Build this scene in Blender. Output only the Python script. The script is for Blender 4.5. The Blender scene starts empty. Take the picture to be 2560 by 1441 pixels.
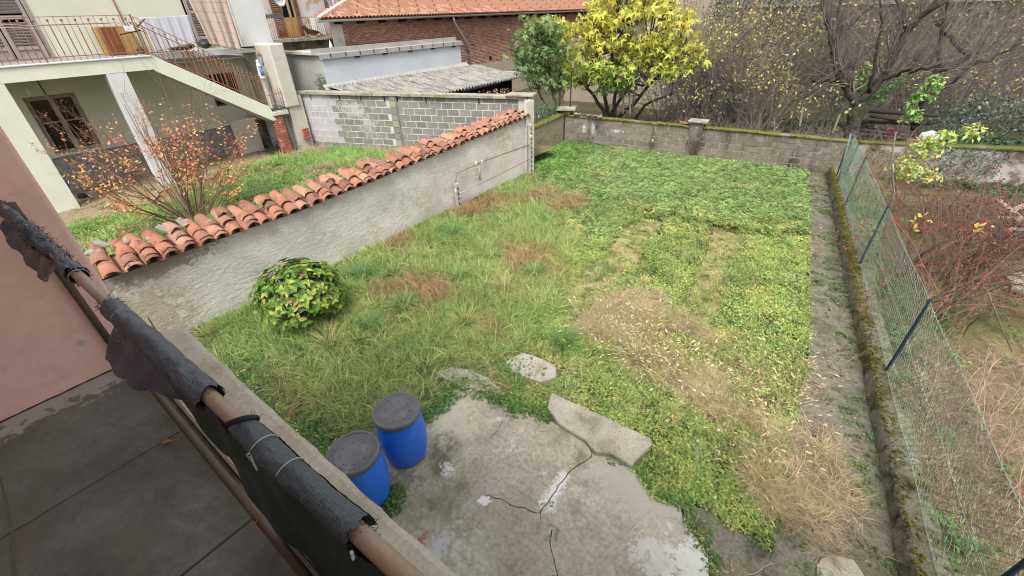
import bpy, bmesh, math, random
import numpy as np
from mathutils import Vector, Matrix, Euler
rad = math.radians
random.seed(7)
rng = np.random.default_rng(7)
scene = bpy.context.scene

# ------------------------------------------------------------------ camera
F, PITCH, ROLL, AZ, CH = 1058.2, 0.579197, -0.0315312, -0.66671, 4.4
def cam_rows():
    fw = np.array([math.sin(AZ)*math.cos(PITCH), math.cos(AZ)*math.cos(PITCH), -math.sin(PITCH)])
    rt = np.array([math.cos(AZ), -math.sin(AZ), 0.0]); up = np.cross(rt, fw)
    c, s = math.cos(ROLL), math.sin(ROLL)
    return c*rt+s*up, -(-s*rt+c*up), fw
R_RT, R_DN, R_FW = cam_rows()
cam = bpy.data.cameras.new('camera'); cam.lens = F/2560*36; cam.sensor_width = 36
cam.clip_start = 0.05; cam.clip_end = 500
cam_o = bpy.data.objects.new('camera', cam); scene.collection.objects.link(cam_o)
mw = Matrix.Identity(4)
for i in range(3):
    mw[i][0] = R_RT[i]; mw[i][1] = -R_DN[i]; mw[i][2] = -R_FW[i]
mw[2][3] = CH
cam_o.matrix_world = mw; scene.camera = cam_o

# ------------------------------------------------------------------ light
world = bpy.data.worlds.new('World'); scene.world = world; world.use_nodes = True
nt = world.node_tree; nt.nodes.clear()
out = nt.nodes.new('ShaderNodeOutputWorld'); bg = nt.nodes.new('ShaderNodeBackground')
sky = nt.nodes.new('ShaderNodeTexSky'); sky.sky_type = 'NISHITA'; sky.sun_disc = False
SUN_EL, SUN_AZ = rad(58), rad(150)      # azimuth clockwise from +Y
sky.sun_elevation = SUN_EL; sky.sun_rotation = SUN_AZ
sky.air_density = 1.0; sky.dust_density = 3.0; sky.ozone_density = 1.0
hs = nt.nodes.new('ShaderNodeHueSaturation'); hs.inputs['Saturation'].default_value = 0.08
nt.links.new(sky.outputs[0], hs.inputs['Color']); nt.links.new(hs.outputs[0], bg.inputs[0])
bg.inputs[1].default_value = 0.11
nt.links.new(bg.outputs[0], out.inputs[0])
sl = bpy.data.lights.new('sun', 'SUN'); sl.energy = 1.5; sl.angle = rad(22); sl.color = (1, 0.96, 0.9)
so = bpy.data.objects.new('sun', sl); scene.collection.objects.link(so)
sd = Vector((math.sin(SUN_AZ)*math.cos(SUN_EL), math.cos(SUN_AZ)*math.cos(SUN_EL), math.sin(SUN_EL)))
so.rotation_euler = sd.to_track_quat('Z', 'Y').to_euler(); so.location = sd*60
scene.view_settings.view_transform = 'Standard'; scene.view_settings.look = 'None'
scene.view_settings.exposure = 1.62; scene.view_settings.gamma = 1
scene.view_settings.use_curve_mapping = False
scene.cycles.filter_width = 1.1; scene.cycles.max_bounces = 6; scene.cycles.diffuse_bounces = 3; scene.cycles.transparent_max_bounces = 12

# ------------------------------------------------------------------ geometry from sight lines onto real planes
def ray(x, y): return ((x-1280)/F)*R_RT + ((y-720.5)/F)*R_DN + R_FW
ORG = np.array([0, 0, CH])
def onz(x, y, z=0.0): d = ray(x, y); return ORG + d*((z-CH)/d[2])
def onx(x, y, X): d = ray(x, y); return ORG + d*(X/d[0])
def ony(x, y, Y): d = ray(x, y); return ORG + d*(Y/d[1])
def project(P):
    P = np.asarray(P, float) - ORG
    a, b, c = P@R_RT, P@R_DN, P@R_FW
    c = np.where(c > 0.05, c, 0.05)
    return 1280+F*a/c, 720.5+F*b/c
def inpoly(px, py, poly):
    px = np.asarray(px); py = np.asarray(py); r = np.zeros(px.shape, bool); n = len(poly)
    for i in range(n):
        x1, y1 = poly[i]; x2, y2 = poly[(i+1) % n]
        c = ((y1 > py) != (y2 > py)) & (px < (x2-x1)*(py-y1)/((y2-y1) if y2 != y1 else 1e-9)+x1)
        r ^= c
    return r

# ------------------------------------------------------------------ materials
def lin(v):
    v /= 255.0
    return v/12.92 if v <= 0.04045 else ((v+0.055)/1.055)**2.4
KA = 0.72
def A(r, g, b, k=None):
    k = KA if k is None else k
    return (lin(r)*k, lin(g)*k, lin(b)*k, 1)
class NT:
    def __init__(s, name):
        s.m = bpy.data.materials.new(name); s.m.use_nodes = True; s.t = s.m.node_tree
        s.t.nodes.clear(); s.out = s.n('ShaderNodeOutputMaterial')
    def n(s, t, **k):
        o = s.t.nodes.new(t)
        for a, b in k.items(): setattr(o, a, b)
        return o
    def l(s, a, b): s.t.links.new(a, b)
    def val(s, sock, v):
        if hasattr(v, 'is_linked') or hasattr(v, 'links'): s.l(v, sock)
        else: sock.default_value = v
    def mix(s, f, a, b, mode='MIX'):
        o = s.n('ShaderNodeMix', data_type='RGBA', blend_type=mode)
        s.val(o.inputs[0], f); s.val(o.inputs[6], a); s.val(o.inputs[7], b); return o.outputs[2]
    def math(s, op, a, b=0.0, c=None):
        o = s.n('ShaderNodeMath', operation=op); s.val(o.inputs[0], a); s.val(o.inputs[1], b)
        if c is not None: s.val(o.inputs[2], c)
        return o.outputs[0]
    def noise(s, vec, scale, detail=5, rough=0.6, dist=0.0):
        o = s.n('ShaderNodeTexNoise'); s.l(vec, o.inputs['Vector']); o.inputs['Scale'].default_value = scale
        o.inputs['Detail'].default_value = detail; o.inputs['Roughness'].default_value = rough
        o.inputs['Distortion'].default_value = dist; return o.outputs['Fac']
    def ramp(s, f, stops, interp='LINEAR'):
        o = s.n('ShaderNodeValToRGB'); o.color_ramp.interpolation = interp; e = o.color_ramp.elements
        while len(e) < len(stops): e.new(0.5)
        for i, (p, c) in enumerate(stops): e[i].position = p; e[i].color = c
        s.l(f, o.inputs[0]); return o.outputs[0]
    def step(s, f, lo, hi):
        o = s.n('ShaderNodeMapRange'); s.val(o.inputs[0], f)
        o.inputs[1].default_value = lo; o.inputs[2].default_value = hi; return o.outputs[0]
    def smap(s, vec, sc, rot=(0, 0, 0)):
        o = s.n('ShaderNodeMapping'); s.l(vec, o.inputs[0]); o.inputs['Scale'].default_value = sc
        o.inputs['Rotation'].default_value = rot; return o.outputs[0]

def MAT(name, cols, scale=3.0, rough=0.85, bump=0.4, bscale=60.0, bdist=0.01, rnd=0.0, stains=(), spots=(),
        stretch=(1, 1, 1), strot=(0, 0, 0), spec=0.25, fine=0.25, local=False, metal=0.0, rndcols=None, attr=None, bdetail=6, bstretch=None):
    """cols: 2-4 colours along a noise; stains: (colour, scale, lo, hi[, stretch]); spots: (centre, radii, colour, ragged)"""
    N = NT(name); g = N.n('ShaderNodeNewGeometry'); tc = N.n('ShaderNodeTexCoord'); oi = N.n('ShaderNodeObjectInfo')
    pos = g.outputs['Position']
    if local:
        ad = N.n('ShaderNodeVectorMath', operation='ADD'); N.l(tc.outputs['Object'], ad.inputs[0]); N.l(oi.outputs['Location'], ad.inputs[1]); pos = ad.outputs[0]
    sp = N.smap(pos, stretch, strot) if stretch != (1, 1, 1) else pos
    f = N.noise(sp, scale, 6, 0.65)
    n = len(cols)
    c = N.ramp(f, [(0.3+0.4*i/max(1, n-1), cols[i]) for i in range(n)])
    if rndcols:
        rc = N.ramp(oi.outputs['Random'], [(i/(len(rndcols)), q) for i, q in enumerate(rndcols)], 'CONSTANT' if False else 'LINEAR')
        c = N.mix(0.72, c, rc)
    if attr:
        at = N.n('ShaderNodeAttribute', attribute_name=attr); c = N.mix(0.75, c, at.outputs['Color'])
    if fine:
        f2 = N.noise(sp, scale*14, 4, 0.7)
        c = N.mix(1.0, c, N.ramp(f2, [(0.3, (1-fine,)*3+(1,)), (0.7, (1+fine*0.6,)*3+(1,))]), 'MULTIPLY')
    for s_ in stains:
        col, sc, lo, hi = s_[:4]
        v = N.smap(pos, s_[4]) if len(s_) > 4 else pos
        c = N.mix(N.step(N.noise(v, sc, 7, 0.7, 0.3), lo, hi), c, col)
    for cen, rr, col, rag in spots:
        sb = N.n('ShaderNodeVectorMath', operation='SUBTRACT'); N.l(pos, sb.inputs[0]); sb.inputs[1].default_value = cen
        dv = N.n('ShaderNodeVectorMath', operation='DIVIDE'); N.l(sb.outputs[0], dv.inputs[0]); dv.inputs[1].default_value = rr
        le = N.n('ShaderNodeVectorMath', operation='LENGTH'); N.l(dv.outputs[0], le.inputs[0])
        nn = N.noise(pos, 3.0/max(0.05, min(rr[:2])), 9, 0.8)
        d = N.math('ADD', le.outputs['Value'], N.math('MULTIPLY', N.math('SUBTRACT', nn, 0.46), rag*3.2))
        o = N.math('MULTIPLY', N.step(d, 1.0, 0.72), .8)
        c = N.mix(o, c, col)
    if rnd:
        k = N.math('MULTIPLY_ADD', oi.outputs['Random'], 2*rnd, 1-rnd)
        cb = N.n('ShaderNodeCombineColor')
        for i in range(3): N.l(k, cb.inputs[i])
        c = N.mix(1.0, c, cb.outputs[0], 'MULTIPLY')
    b = N.n('ShaderNodeBsdfPrincipled'); N.l(c, b.inputs['Base Color']); b.inputs['Roughness'].default_value = rough
    b.inputs['Specular IOR Level'].default_value = spec; b.inputs['Metallic'].default_value = metal
    if bump:
        bv = N.smap(pos, bstretch, strot) if bstretch else pos
        bn = N.n('ShaderNodeBump'); bn.inputs['Strength'].default_value = bump; bn.inputs['Distance'].default_value = bdist
        h = N.noise(bv, bscale, bdetail, 0.65, 0.2); N.l(h, bn.inputs['Height']); N.l(bn.outputs[0], b.inputs['Normal'])
    N.l(b.outputs[0], N.out.inputs[0]); return N.m

def LEAF(name, inst=False, trans=0.35, rough=0.55, spec=0.3):
    N = NT(name)
    at = N.n('ShaderNodeAttribute', attribute_name='tint')
    if inst:
        at.attribute_type = 'INSTANCER'
        lv = N.n('ShaderNodeAttribute', attribute_name='lv')
        c = N.mix(1.0, at.outputs['Color'], lv.outputs['Color'], 'MULTIPLY')
    else: c = at.outputs['Color']
    b = N.n('ShaderNodeBsdfPrincipled'); N.l(c, b.inputs['Base Color']); b.inputs['Roughness'].default_value = rough
    b.inputs['Specular IOR Level'].default_value = spec
    t = N.n('ShaderNodeBsdfTranslucent'); N.l(c, t.inputs[0])
    mx = N.n('ShaderNodeMixShader'); mx.inputs[0].default_value = trans
    N.l(b.outputs[0], mx.inputs[1]); N.l(t.outputs[0], mx.inputs[2]); N.l(mx.outputs[0], N.out.inputs[0]); return N.m

def PLAIN(name, col, rough=0.7, spec=0.3, metal=0.0):
    N = NT(name); b = N.n('ShaderNodeBsdfPrincipled'); b.inputs['Base Color'].default_value = col
    g = N.n('ShaderNodeNewGeometry'); f = N.noise(g.outputs['Position'], 25, 3)
    N.l(N.mix(1.0, col, N.ramp(f, [(0.3, (.8, .8, .8, 1)), (0.7, (1.15, 1.15, 1.15, 1))]), 'MULTIPLY'), b.inputs['Base Color'])
    b.inputs['Roughness'].default_value = rough; b.inputs['Specular IOR Level'].default_value = spec; b.inputs['Metallic'].default_value = metal
    N.l(b.outputs[0], N.out.inputs[0]); return N.m

# ------------------------------------------------------------------ object helpers
def props(o, label=None, cat=None, group=None, kind=None):
    if label: o['label'] = label
    if cat: o['category'] = cat
    if group: o['group'] = group
    if kind: o['kind'] = kind
    return o
def empty(name, loc=(0, 0, 0), label=None, cat=None, group=None, rz=0.0):
    o = bpy.data.objects.new(name, None); scene.collection.objects.link(o); o.location = loc
    o.rotation_euler = (0, 0, rz); o.empty_display_size = 0.1
    return props(o, label, cat, group)
def link(name, me, mat=None, parent=None, world_coords=True):
    o = bpy.data.objects.new(name, me); scene.collection.objects.link(o)
    if mat and not me.materials: me.materials.append(mat)
    if parent:
        o.parent = parent
        if world_coords:      # mesh given in world coordinates: undo every ancestor's placement
            m = Matrix.Identity(4); p = parent
            while p: m = p.matrix_basis @ m; p = p.parent
            o.matrix_basis = m.inverted()
    return o
def copy_tree(root, loc, rz=None, sc=None):
    r = root.copy(); scene.collection.objects.link(r); r.location = loc
    if rz is not None: r.rotation_euler = (r.rotation_euler[0], r.rotation_euler[1], rz)
    if sc: r.scale = (sc, sc, sc)
    for ch in list(root.children):
        c = ch.copy(); scene.collection.objects.link(c); c.parent = r
        for g in ch.children:
            d = g.copy(); scene.collection.objects.link(d); d.parent = c
    return r
class MB:
    def __init__(s): s.v = []; s.f = []; s.sm = []
    def add(s, vs, fs, smooth=False):
        n = len(s.v); s.v += [tuple(map(float, p)) for p in vs]; s.f += [tuple(n+i for i in q) for q in fs]; s.sm += [smooth]*len(fs); return s
    def box(s, lo, hi, M=None, jit=0.0):
        x0, y0, z0 = lo; x1, y1, z1 = hi
        vs = [(x0,y0,z0),(x1,y0,z0),(x1,y1,z0),(x0,y1,z0),(x0,y0,z1),(x1,y0,z1),(x1,y1,z1),(x0,y1,z1)]
        if jit: vs = [tuple(c+random.uniform(-jit, jit) for c in p) for p in vs]
        if M is not None: vs = [M @ Vector(p) for p in vs]
        return s.add(vs, [(0,3,2,1),(4,5,6,7),(0,1,5,4),(1,2,6,5),(2,3,7,6),(3,0,4,7)])
    def bar(s, p, q, w, h, up=(0, 0, 1), jit=0.0):
        p = Vector(p); q = Vector(q); d = (q-p); L = d.length; d.normalize(); u = Vector(up)
        r = d.cross(u)
        if r.length < 1e-4: r = d.cross(Vector((1, 0, 0)))
        r.normalize(); u = r.cross(d)
        M = Matrix(((r.x, d.x, u.x, p.x), (r.y, d.y, u.y, p.y), (r.z, d.z, u.z, p.z), (0, 0, 0, 1)))
        return s.box((-w/2, 0, -h/2), (w/2, L, h/2), M, jit)
    def tube(s, pts, r, n=8, cap=True, smooth=True):
        pts = [Vector(p) for p in pts]; rs = r if hasattr(r, '__len__') else [r]*len(pts)
        t = (pts[1]-pts[0]).normalized(); u = t.orthogonal().normalized(); vs = []; fs = []
        for i, p in enumerate(pts):
            a = pts[min(i+1, len(pts)-1)]-pts[max(i-1, 0)]
            if a.length > 1e-9: t = a.normalized()
            u = (u-t*u.dot(t)).normalized(); w = t.cross(u)
            for k in range(n):
                an = 2*math.pi*k/n; vs.append(p+(u*math.cos(an)+w*math.sin(an))*rs[i])
        for i in range(len(pts)-1):
            for k in range(n): fs.append((i*n+k, i*n+(k+1) % n, (i+1)*n+(k+1) % n, (i+1)*n+k))
        if cap: fs += [tuple(range(n))[::-1], tuple((len(pts)-1)*n+k for k in range(n))]
        return s.add(vs, fs, smooth)
    def lathe(s, prof, c=(0, 0, 0), n=32, smooth=True):
        vs = []; fs = []
        for r, z in prof:
            for k in range(n): a = 2*math.pi*k/n; vs.append((c[0]+r*math.cos(a), c[1]+r*math.sin(a), c[2]+z))
        for i in range(len(prof)-1):
            for k in range(n): fs.append((i*n+k, i*n+(k+1) % n, (i+1)*n+(k+1) % n, (i+1)*n+k))
        return s.add(vs, fs, smooth)
    def prism(s, poly, z0, z1):
        n = len(poly); vs = [(x, y, z0) for x, y in poly]+[(x, y, z1) for x, y in poly]
        fs = [tuple(range(n))[::-1], tuple(range(n, 2*n))]+[(i, (i+1) % n, n+(i+1) % n, n+i) for i in range(n)]
        return s.add(vs, fs)
    def mesh(s, name='m'):
        me = bpy.data.meshes.new(name); me.from_pydata(s.v, [], s.f); me.polygons.foreach_set('use_smooth', s.sm); me.update(); return me
    def build(s, name, mat, parent=None): return link(name, s.mesh(name), mat, parent)
def bevel(o, w=0.01, seg=2):
    m = o.modifiers.new('bevel', 'BEVEL'); m.width = w; m.segments = seg; m.limit_method = 'ANGLE'; return o
def ccw(poly):
    a = sum(poly[i][0]*poly[(i+1) % len(poly)][1]-poly[(i+1) % len(poly)][0]*poly[i][1] for i in range(len(poly)))
    return poly if a > 0 else poly[::-1]

def fastmesh(name, V, Fc, col=None, colname='tint', smooth=False):
    V = np.asarray(V, np.float32).reshape(-1, 3); Fc = np.asarray(Fc, np.int32); k = Fc.shape[1]
    me = bpy.data.meshes.new(name); me.vertices.add(len(V)); me.vertices.foreach_set('co', V.ravel())
    me.loops.add(Fc.size); me.loops.foreach_set('vertex_index', Fc.ravel())
    me.polygons.add(len(Fc)); me.polygons.foreach_set('loop_start', np.arange(0, Fc.size, k, dtype=np.int32))
    me.polygons.foreach_set('loop_total', np.full(len(Fc), k, np.int32))
    if smooth: me.polygons.foreach_set('use_smooth', np.ones(len(Fc), bool))
    me.update(calc_edges=True)
    if col is not None:
        a = me.color_attributes.new(colname, 'FLOAT_COLOR', 'POINT'); c = np.ones((len(V), 4), np.float32); c[:, :3] = col
        a.data.foreach_set('color', c.ravel())
    return me
def eul(rx, ry, rz):
    cx, sx, cy, sy, cz, sz = np.cos(rx), np.sin(rx), np.cos(ry), np.sin(ry), np.cos(rz), np.sin(rz)
    R = np.empty(np.shape(rx)+(3, 3))
    R[..., 0, 0] = cz*cy; R[..., 0, 1] = cz*sy*sx-sz*cx; R[..., 0, 2] = cz*sy*cx+sz*sx
    R[..., 1, 0] = sz*cy; R[..., 1, 1] = sz*sy*sx+cz*cx; R[..., 1, 2] = sz*sy*cx-cz*sx
    R[..., 2, 0] = -sy; R[..., 2, 1] = cy*sx; R[..., 2, 2] = cy*cx
    return R
def stamp(tv, tf, pos, R, sc):
    """copies of a small template at many places -> verts, faces, owner index"""
    tv = np.asarray(tv, float); tf = np.asarray(tf); N = len(pos)
    V = np.einsum('nij,kj->nki', R, tv)*np.asarray(sc).reshape(-1, 1, 1)+np.asarray(pos)[:, None, :]
    Fc = tf[None]+(np.arange(N)*len(tv))[:, None, None]
    return V.reshape(-1, 3), Fc.reshape(-1, tf.shape[1]), np.repeat(np.arange(N), len(tv))
def tubes(paths, radii, n=3):
    P = np.asarray(paths, float); N, K, _ = P.shape; r = np.broadcast_to(np.asarray(radii, float), (N, K))
    T = np.gradient(P, axis=1); T /= np.linalg.norm(T, axis=2, keepdims=True)+1e-9
    ref = np.where(np.abs(T[:, :1, 2:3]) > 0.9, np.array([1., 0, 0]), np.array([0, 0, 1.]))
    U = np.cross(T, np.broadcast_to(ref, T.shape)); U /= np.linalg.norm(U, axis=2, keepdims=True)+1e-9; W = np.cross(T, U)
    a = np.arange(n)*2*math.pi/n
    V = P[:, :, None]+(U[:, :, None]*np.cos(a)[:, None]+W[:, :, None]*np.sin(a)[:, None])*r[:, :, None, None]
    base = (np.arange(N)*K*n)[:, None, None]+(np.arange(K-1)*n)[None, :, None]; k = np.arange(n); k2 = (k+1) % n
    Fc = np.stack([base+k, base+k2, base+n+k2, base+n+k], -1).reshape(-1, 4)
    return V.reshape(-1, 3), Fc, np.repeat(np.arange(N), K*n)
def ribbons(paths, widths, side):
    """flat blades: paths N,K,3; widths N,K; side N,3"""
    P = np.asarray(paths, float); N, K, _ = P.shape; w = np.broadcast_to(np.asarray(widths, float), (N, K))[:, :, None]; s = side[:, None, :]
    V = np.stack([P-s*w/2, P+s*w/2], 2)
    base = (np.arange(N)*K*2)[:, None]+(np.arange(K-1)*2)[None]
    Fc = np.stack([base, base+1, base+3, base+2], -1).reshape(-1, 4)
    return V.reshape(-1, 3), Fc, np.repeat(np.arange(N), K*2)
def merge(parts):
    Vs, Fs, Cs, n = [], [], [], 0
    for V, Fc, C in parts:
        if Fc.shape[1] == 3: Fc = np.concatenate([Fc, Fc[:, 2:]], 1)
        Vs.append(V); Fs.append(Fc+n); Cs.append(np.broadcast_to(C, V.shape)); n += len(V)
    return np.concatenate(Vs), np.concatenate(Fs), np.concatenate(Cs)
def c3(r, g, b, k=1.0): return np.array([lin(r)*k, lin(g)*k, lin(b)*k])
def pick(cols, n, w=None, jit=0.15):
    cols = np.array(cols); i = rng.choice(len(cols), n, p=w); c = cols[i]*(1+rng.normal(0, jit, (n, 1))); return np.clip(c, 0.002, 1)
def vnoise(x, y, s, seed=0):
    """smooth 2-D value noise 0..1"""
    x = np.asarray(x)*s; y = np.asarray(y)*s; xi = np.floor(x).astype(int); yi = np.floor(y).astype(int); fx = x-xi; fy = y-yi
    h = lambda a, b: (np.sin(a*127.1+b*311.7+seed*74.7)*43758.5453) % 1.0
    fx = fx*fx*(3-2*fx); fy = fy*fy*(3-2*fy)
    return (h(xi, yi)*(1-fx)+h(xi+1, yi)*fx)*(1-fy)+(h(xi, yi+1)*(1-fx)+h(xi+1, yi+1)*fx)*fy

# instanced ground stuff (grass, ground cover): one object each
PROTO = {}
def proto_coll(name, meshes):
    c = bpy.data.collections.new(name)
    for i, me in enumerate(meshes):
        o = bpy.data.objects.new('%s_%02d' % (name, i), me); c.objects.link(o)
    PROTO[name] = (c, len(meshes)); return c
def scatter(name, pts, rz, tilt, scl, tint, coll, label):
    c, n = PROTO[coll]; N = len(pts); me = bpy.data.meshes.new(name); me.vertices.add(N)
    me.vertices.foreach_set('co', np.asarray(pts, np.float32).ravel())
    a = me.attributes.new('rot', 'FLOAT_VECTOR', 'POINT'); r = np.zeros((N, 3), np.float32); r[:, 0] = tilt*rng.normal(0, 1, N); r[:, 1] = tilt*rng.normal(0, 1, N); r[:, 2] = rz; a.data.foreach_set('vector', r.ravel())
    a = me.attributes.new('scl', 'FLOAT', 'POINT'); a.data.foreach_set('value', np.asarray(scl, np.float32))
    a = me.attributes.new('idx', 'INT', 'POINT'); a.data.foreach_set('value', rng.integers(0, n, N).astype(np.int32))
    a = me.attributes.new('tint', 'FLOAT_COLOR', 'POINT'); cc = np.ones((N, 4), np.float32); cc[:, :3] = tint; a.data.foreach_set('color', cc.ravel())
    me.update()
    o = bpy.data.objects.new(name, me); scene.collection.objects.link(o)
    g = bpy.data.node_groups.new(name+'_nodes', 'GeometryNodeTree')
    g.interface.new_socket('Geometry', in_out='INPUT', socket_type='NodeSocketGeometry')
    g.interface.new_socket('Geometry', in_out='OUTPUT', socket_type='NodeSocketGeometry')
    gi = g.nodes.new('NodeGroupInput'); go = g.nodes.new('NodeGroupOutput'); ip = g.nodes.new('GeometryNodeInstanceOnPoints')
    ci = g.nodes.new('GeometryNodeCollectionInfo'); ci.inputs[0].default_value = c; ci.inputs[1].default_value = True; ci.inputs[2].default_value = True
    def na(nm, t):
        q = g.nodes.new('GeometryNodeInputNamedAttribute'); q.data_type = t; q.inputs[0].default_value = nm; return q.outputs[0]
    g.links.new(gi.outputs[0], ip.inputs['Points']); g.links.new(ci.outputs[0], ip.inputs['Instance']); ip.inputs['Pick Instance'].default_value = True
    g.links.new(na('idx', 'INT'), ip.inputs['Instance Index']); g.links.new(na('rot', 'FLOAT_VECTOR'), ip.inputs['Rotation']); g.links.new(na('scl', 'FLOAT'), ip.inputs['Scale'])
    g.links.new(ip.outputs[0], go.inputs[0])
    m = o.modifiers.new('scatter', 'NODES'); m.node_group = g
    return props(o, label, None, None, 'stuff')

def chain(p):
    m = Matrix.Identity(4)
    while p: m = p.matrix_basis @ m; p = p.parent
    return m
_inv = {}
def place(name, me, M, parent, mat=None):
    o = bpy.data.objects.new(name, me); scene.collection.objects.link(o)
    if parent:
        if parent.name not in _inv: _inv[parent.name] = chain(parent).inverted()
        o.parent = parent; o.matrix_basis = _inv[parent.name] @ M
    else: o.matrix_basis = M
    return o
def frame(o, ux, uy, uz):
    ux, uy, uz = Vector(ux), Vector(uy), Vector(uz)
    return Matrix(((ux.x, uy.x, uz.x, o[0]), (ux.y, uy.y, uz.y, o[1]), (ux.z, uy.z, uz.z, o[2]), (0, 0, 0, 1)))

# ------------------------------------------------------------------ palette
m_soil = MAT('soil', [A(70, 60, 42), A(110, 96, 66), A(84, 78, 50)], 2.5, bump=.8, bscale=30, bdist=.03)
m_yard = MAT('yard', [A(96, 84, 58), A(140, 122, 88), A(100, 100, 60), A(86, 78, 56)], 1.2, bump=.8, bscale=25, bdist=.03)
m_far = MAT('far_ground', [A(60, 66, 40), A(96, 88, 60)], .5, bump=.5, bscale=8, bdist=.05)
m_patio = MAT('patio_concrete', [A(150, 144, 124), A(176, 170, 152), A(196, 191, 176)], 1.5, rough=.9, bump=.35, bscale=45, bdist=.006, fine=.34,
              stains=[(A(128, 124, 92), 1.1, .54, .72), (A(208, 206, 200), 2.6, .60, .72), (A(112, 106, 88), 5, .63, .75), (A(150, 128, 100), 1.7, .66, .8), (A(96, 90, 76), 22, .63, .72), (A(116, 112, 96), .9, .56, .66), (A(214, 211, 200), 6, .66, .72)],
              spots=[((*onz(1735, 1410)[:2], .06), (.34, .42, .5), A(222, 222, 220), 1.6), ((*onz(1640, 1400)[:2], .06), (.3, .25, .5), A(205, 203, 196), 1.8),
                     *[((*onz(960+(1270-110*t)/2.844, 940+(740+195*t)/2.844)[:2], .06), (.09+.03*t, .09, .4), A(232, 231, 228), 1.2) for t in (0, .25, .5, .75, 1)], ((*onz(1122, 1178)[:2], .06), (.12, .1, .4), A(225, 224, 222), 1.8), ((*onz(1090, 1385)[:2], .06), (.13, .3, .4), A(196, 198, 200), 1.6),
                     ((*onz(1052, 1360)[:2], .06), (.06, .13, .3), A(160, 96, 70), 1.8), ((*onz(1600, 1230)[:2], .06), (.9, .45, .5), A(176, 172, 160), 1.6),
                     ((*onz(1010, 1200)[:2], .06), (.3, .18, .4), A(120, 116, 104), 1.6), ((*onz(1130, 1050)[:2], .06), (.5, .3, .5), A(190, 184, 164), 1.8)])
m_slab = MAT('old_slab', [A(140, 136, 116), A(176, 170, 154), A(190, 186, 174)], 3, bump=.6, bscale=60, bdist=.006, fine=.35, stains=[(A(112, 116, 72), 2, .58, .75), (A(110, 104, 90), 14, .6, .7)])
m_path = MAT('path_concrete', [A(88, 84, 70), A(130, 126, 110), A(104, 100, 84)], 2.2, bump=.6, bscale=40, bdist=.01, fine=.4,
             stains=[(A(80, 84, 48), 1.6, .52, .66), (A(70, 58, 42), 3, .56, .68), (A(176, 172, 158), 4.5, .66, .74)])
m_kerb = MAT('kerb_concrete', [A(168, 158, 138), A(196, 188, 170), A(206, 200, 184)], 3, bump=.35, bscale=90, bdist=.004, fine=.22, stains=[(A(176, 146, 112), 1.6, .6, .78), (A(130, 124, 110), 9, .64, .74)])
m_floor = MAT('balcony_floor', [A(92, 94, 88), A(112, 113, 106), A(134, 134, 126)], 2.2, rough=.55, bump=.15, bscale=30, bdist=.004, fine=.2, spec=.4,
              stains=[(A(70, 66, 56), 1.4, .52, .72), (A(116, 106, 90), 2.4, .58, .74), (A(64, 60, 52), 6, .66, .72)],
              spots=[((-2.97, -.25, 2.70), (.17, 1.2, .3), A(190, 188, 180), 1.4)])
m_pink = MAT('pink_plaster', [A(218, 178, 166, .92), A(226, 188, 176, .92), A(230, 198, 186, .92)], 1.2, bump=.3, bscale=14, bdist=.01, fine=.08,
             stains=[(A(200, 156, 142, .9), 2, .58, .8), (A(176, 136, 124), 22, .72, .76), (A(226, 198, 190), 9, .70, .74), (A(130, 90, 80), 30, .74, .77)],
             spots=[((-2.93, .21, 3.7), (.3, .04, 1.2), A(226, 190, 186), .8)])
m_render = MAT('rough_render', [A(190, 186, 174), A(212, 208, 197), A(224, 221, 212)], 1.6, bump=.9, bscale=14, bdist=.024, fine=.14, stretch=(1, 1, 1), bdetail=9, bstretch=(1, .7, 1.5),
               stains=[(A(168, 150, 118), 1.2, .60, .76), (A(116, 112, 100), 5, .62, .75, (1, .4, 1)), (A(206, 204, 198), 3, .60, .72), (A(150, 92, 62), 2.7, .735, .75, (1, .35, 1))],
               spots=[((-7.7, 1.0, 1.32), (.3, 1.2, .28), A(124, 116, 104), 1.0), ((-7.7, .7, .5), (.3, .8, .8), A(176, 166, 142), 1.2)])
m_terra = MAT('terracotta', [A(170, 116, 96), A(184, 132, 110), A(160, 108, 90)], 5, bump=.3, bscale=50, bdist=.004, rnd=.1, local=True, fine=.2,
              rndcols=[A(152, 102, 82), A(184, 124, 94), A(116, 88, 76), A(172, 116, 92), A(186, 148, 126), A(130, 94, 80), A(184, 130, 100), A(92, 76, 70), A(150, 110, 92)],
              stains=[(A(76, 60, 54), 5, .55, .70), (A(192, 176, 160), 6, .60, .72), (A(80, 80, 44), 11, .68, .75)])
m_roof = MAT('roof_tile', [A(150, 106, 84), A(164, 120, 98)], 4, bump=.2, bscale=40, bdist=.004, local=False, fine=.15, rnd=.12,
             rndcols=[A(148, 102, 82), A(162, 118, 96), A(136, 92, 76), A(170, 130, 108)], stains=[(A(150, 92, 76), 1.3, .6, .8)])
m_mortar = MAT('mortar', [A(196, 194, 184), A(216, 214, 206)], 6, bump=.5, bscale=60, bdist=.006)
m_mortar_d = MAT('dark_mortar', [A(126, 120, 108), A(176, 172, 162)], 6, bump=.5, bscale=60, bdist=.006, stains=[(A(74, 70, 58), 2, .5, .7)])
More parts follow.
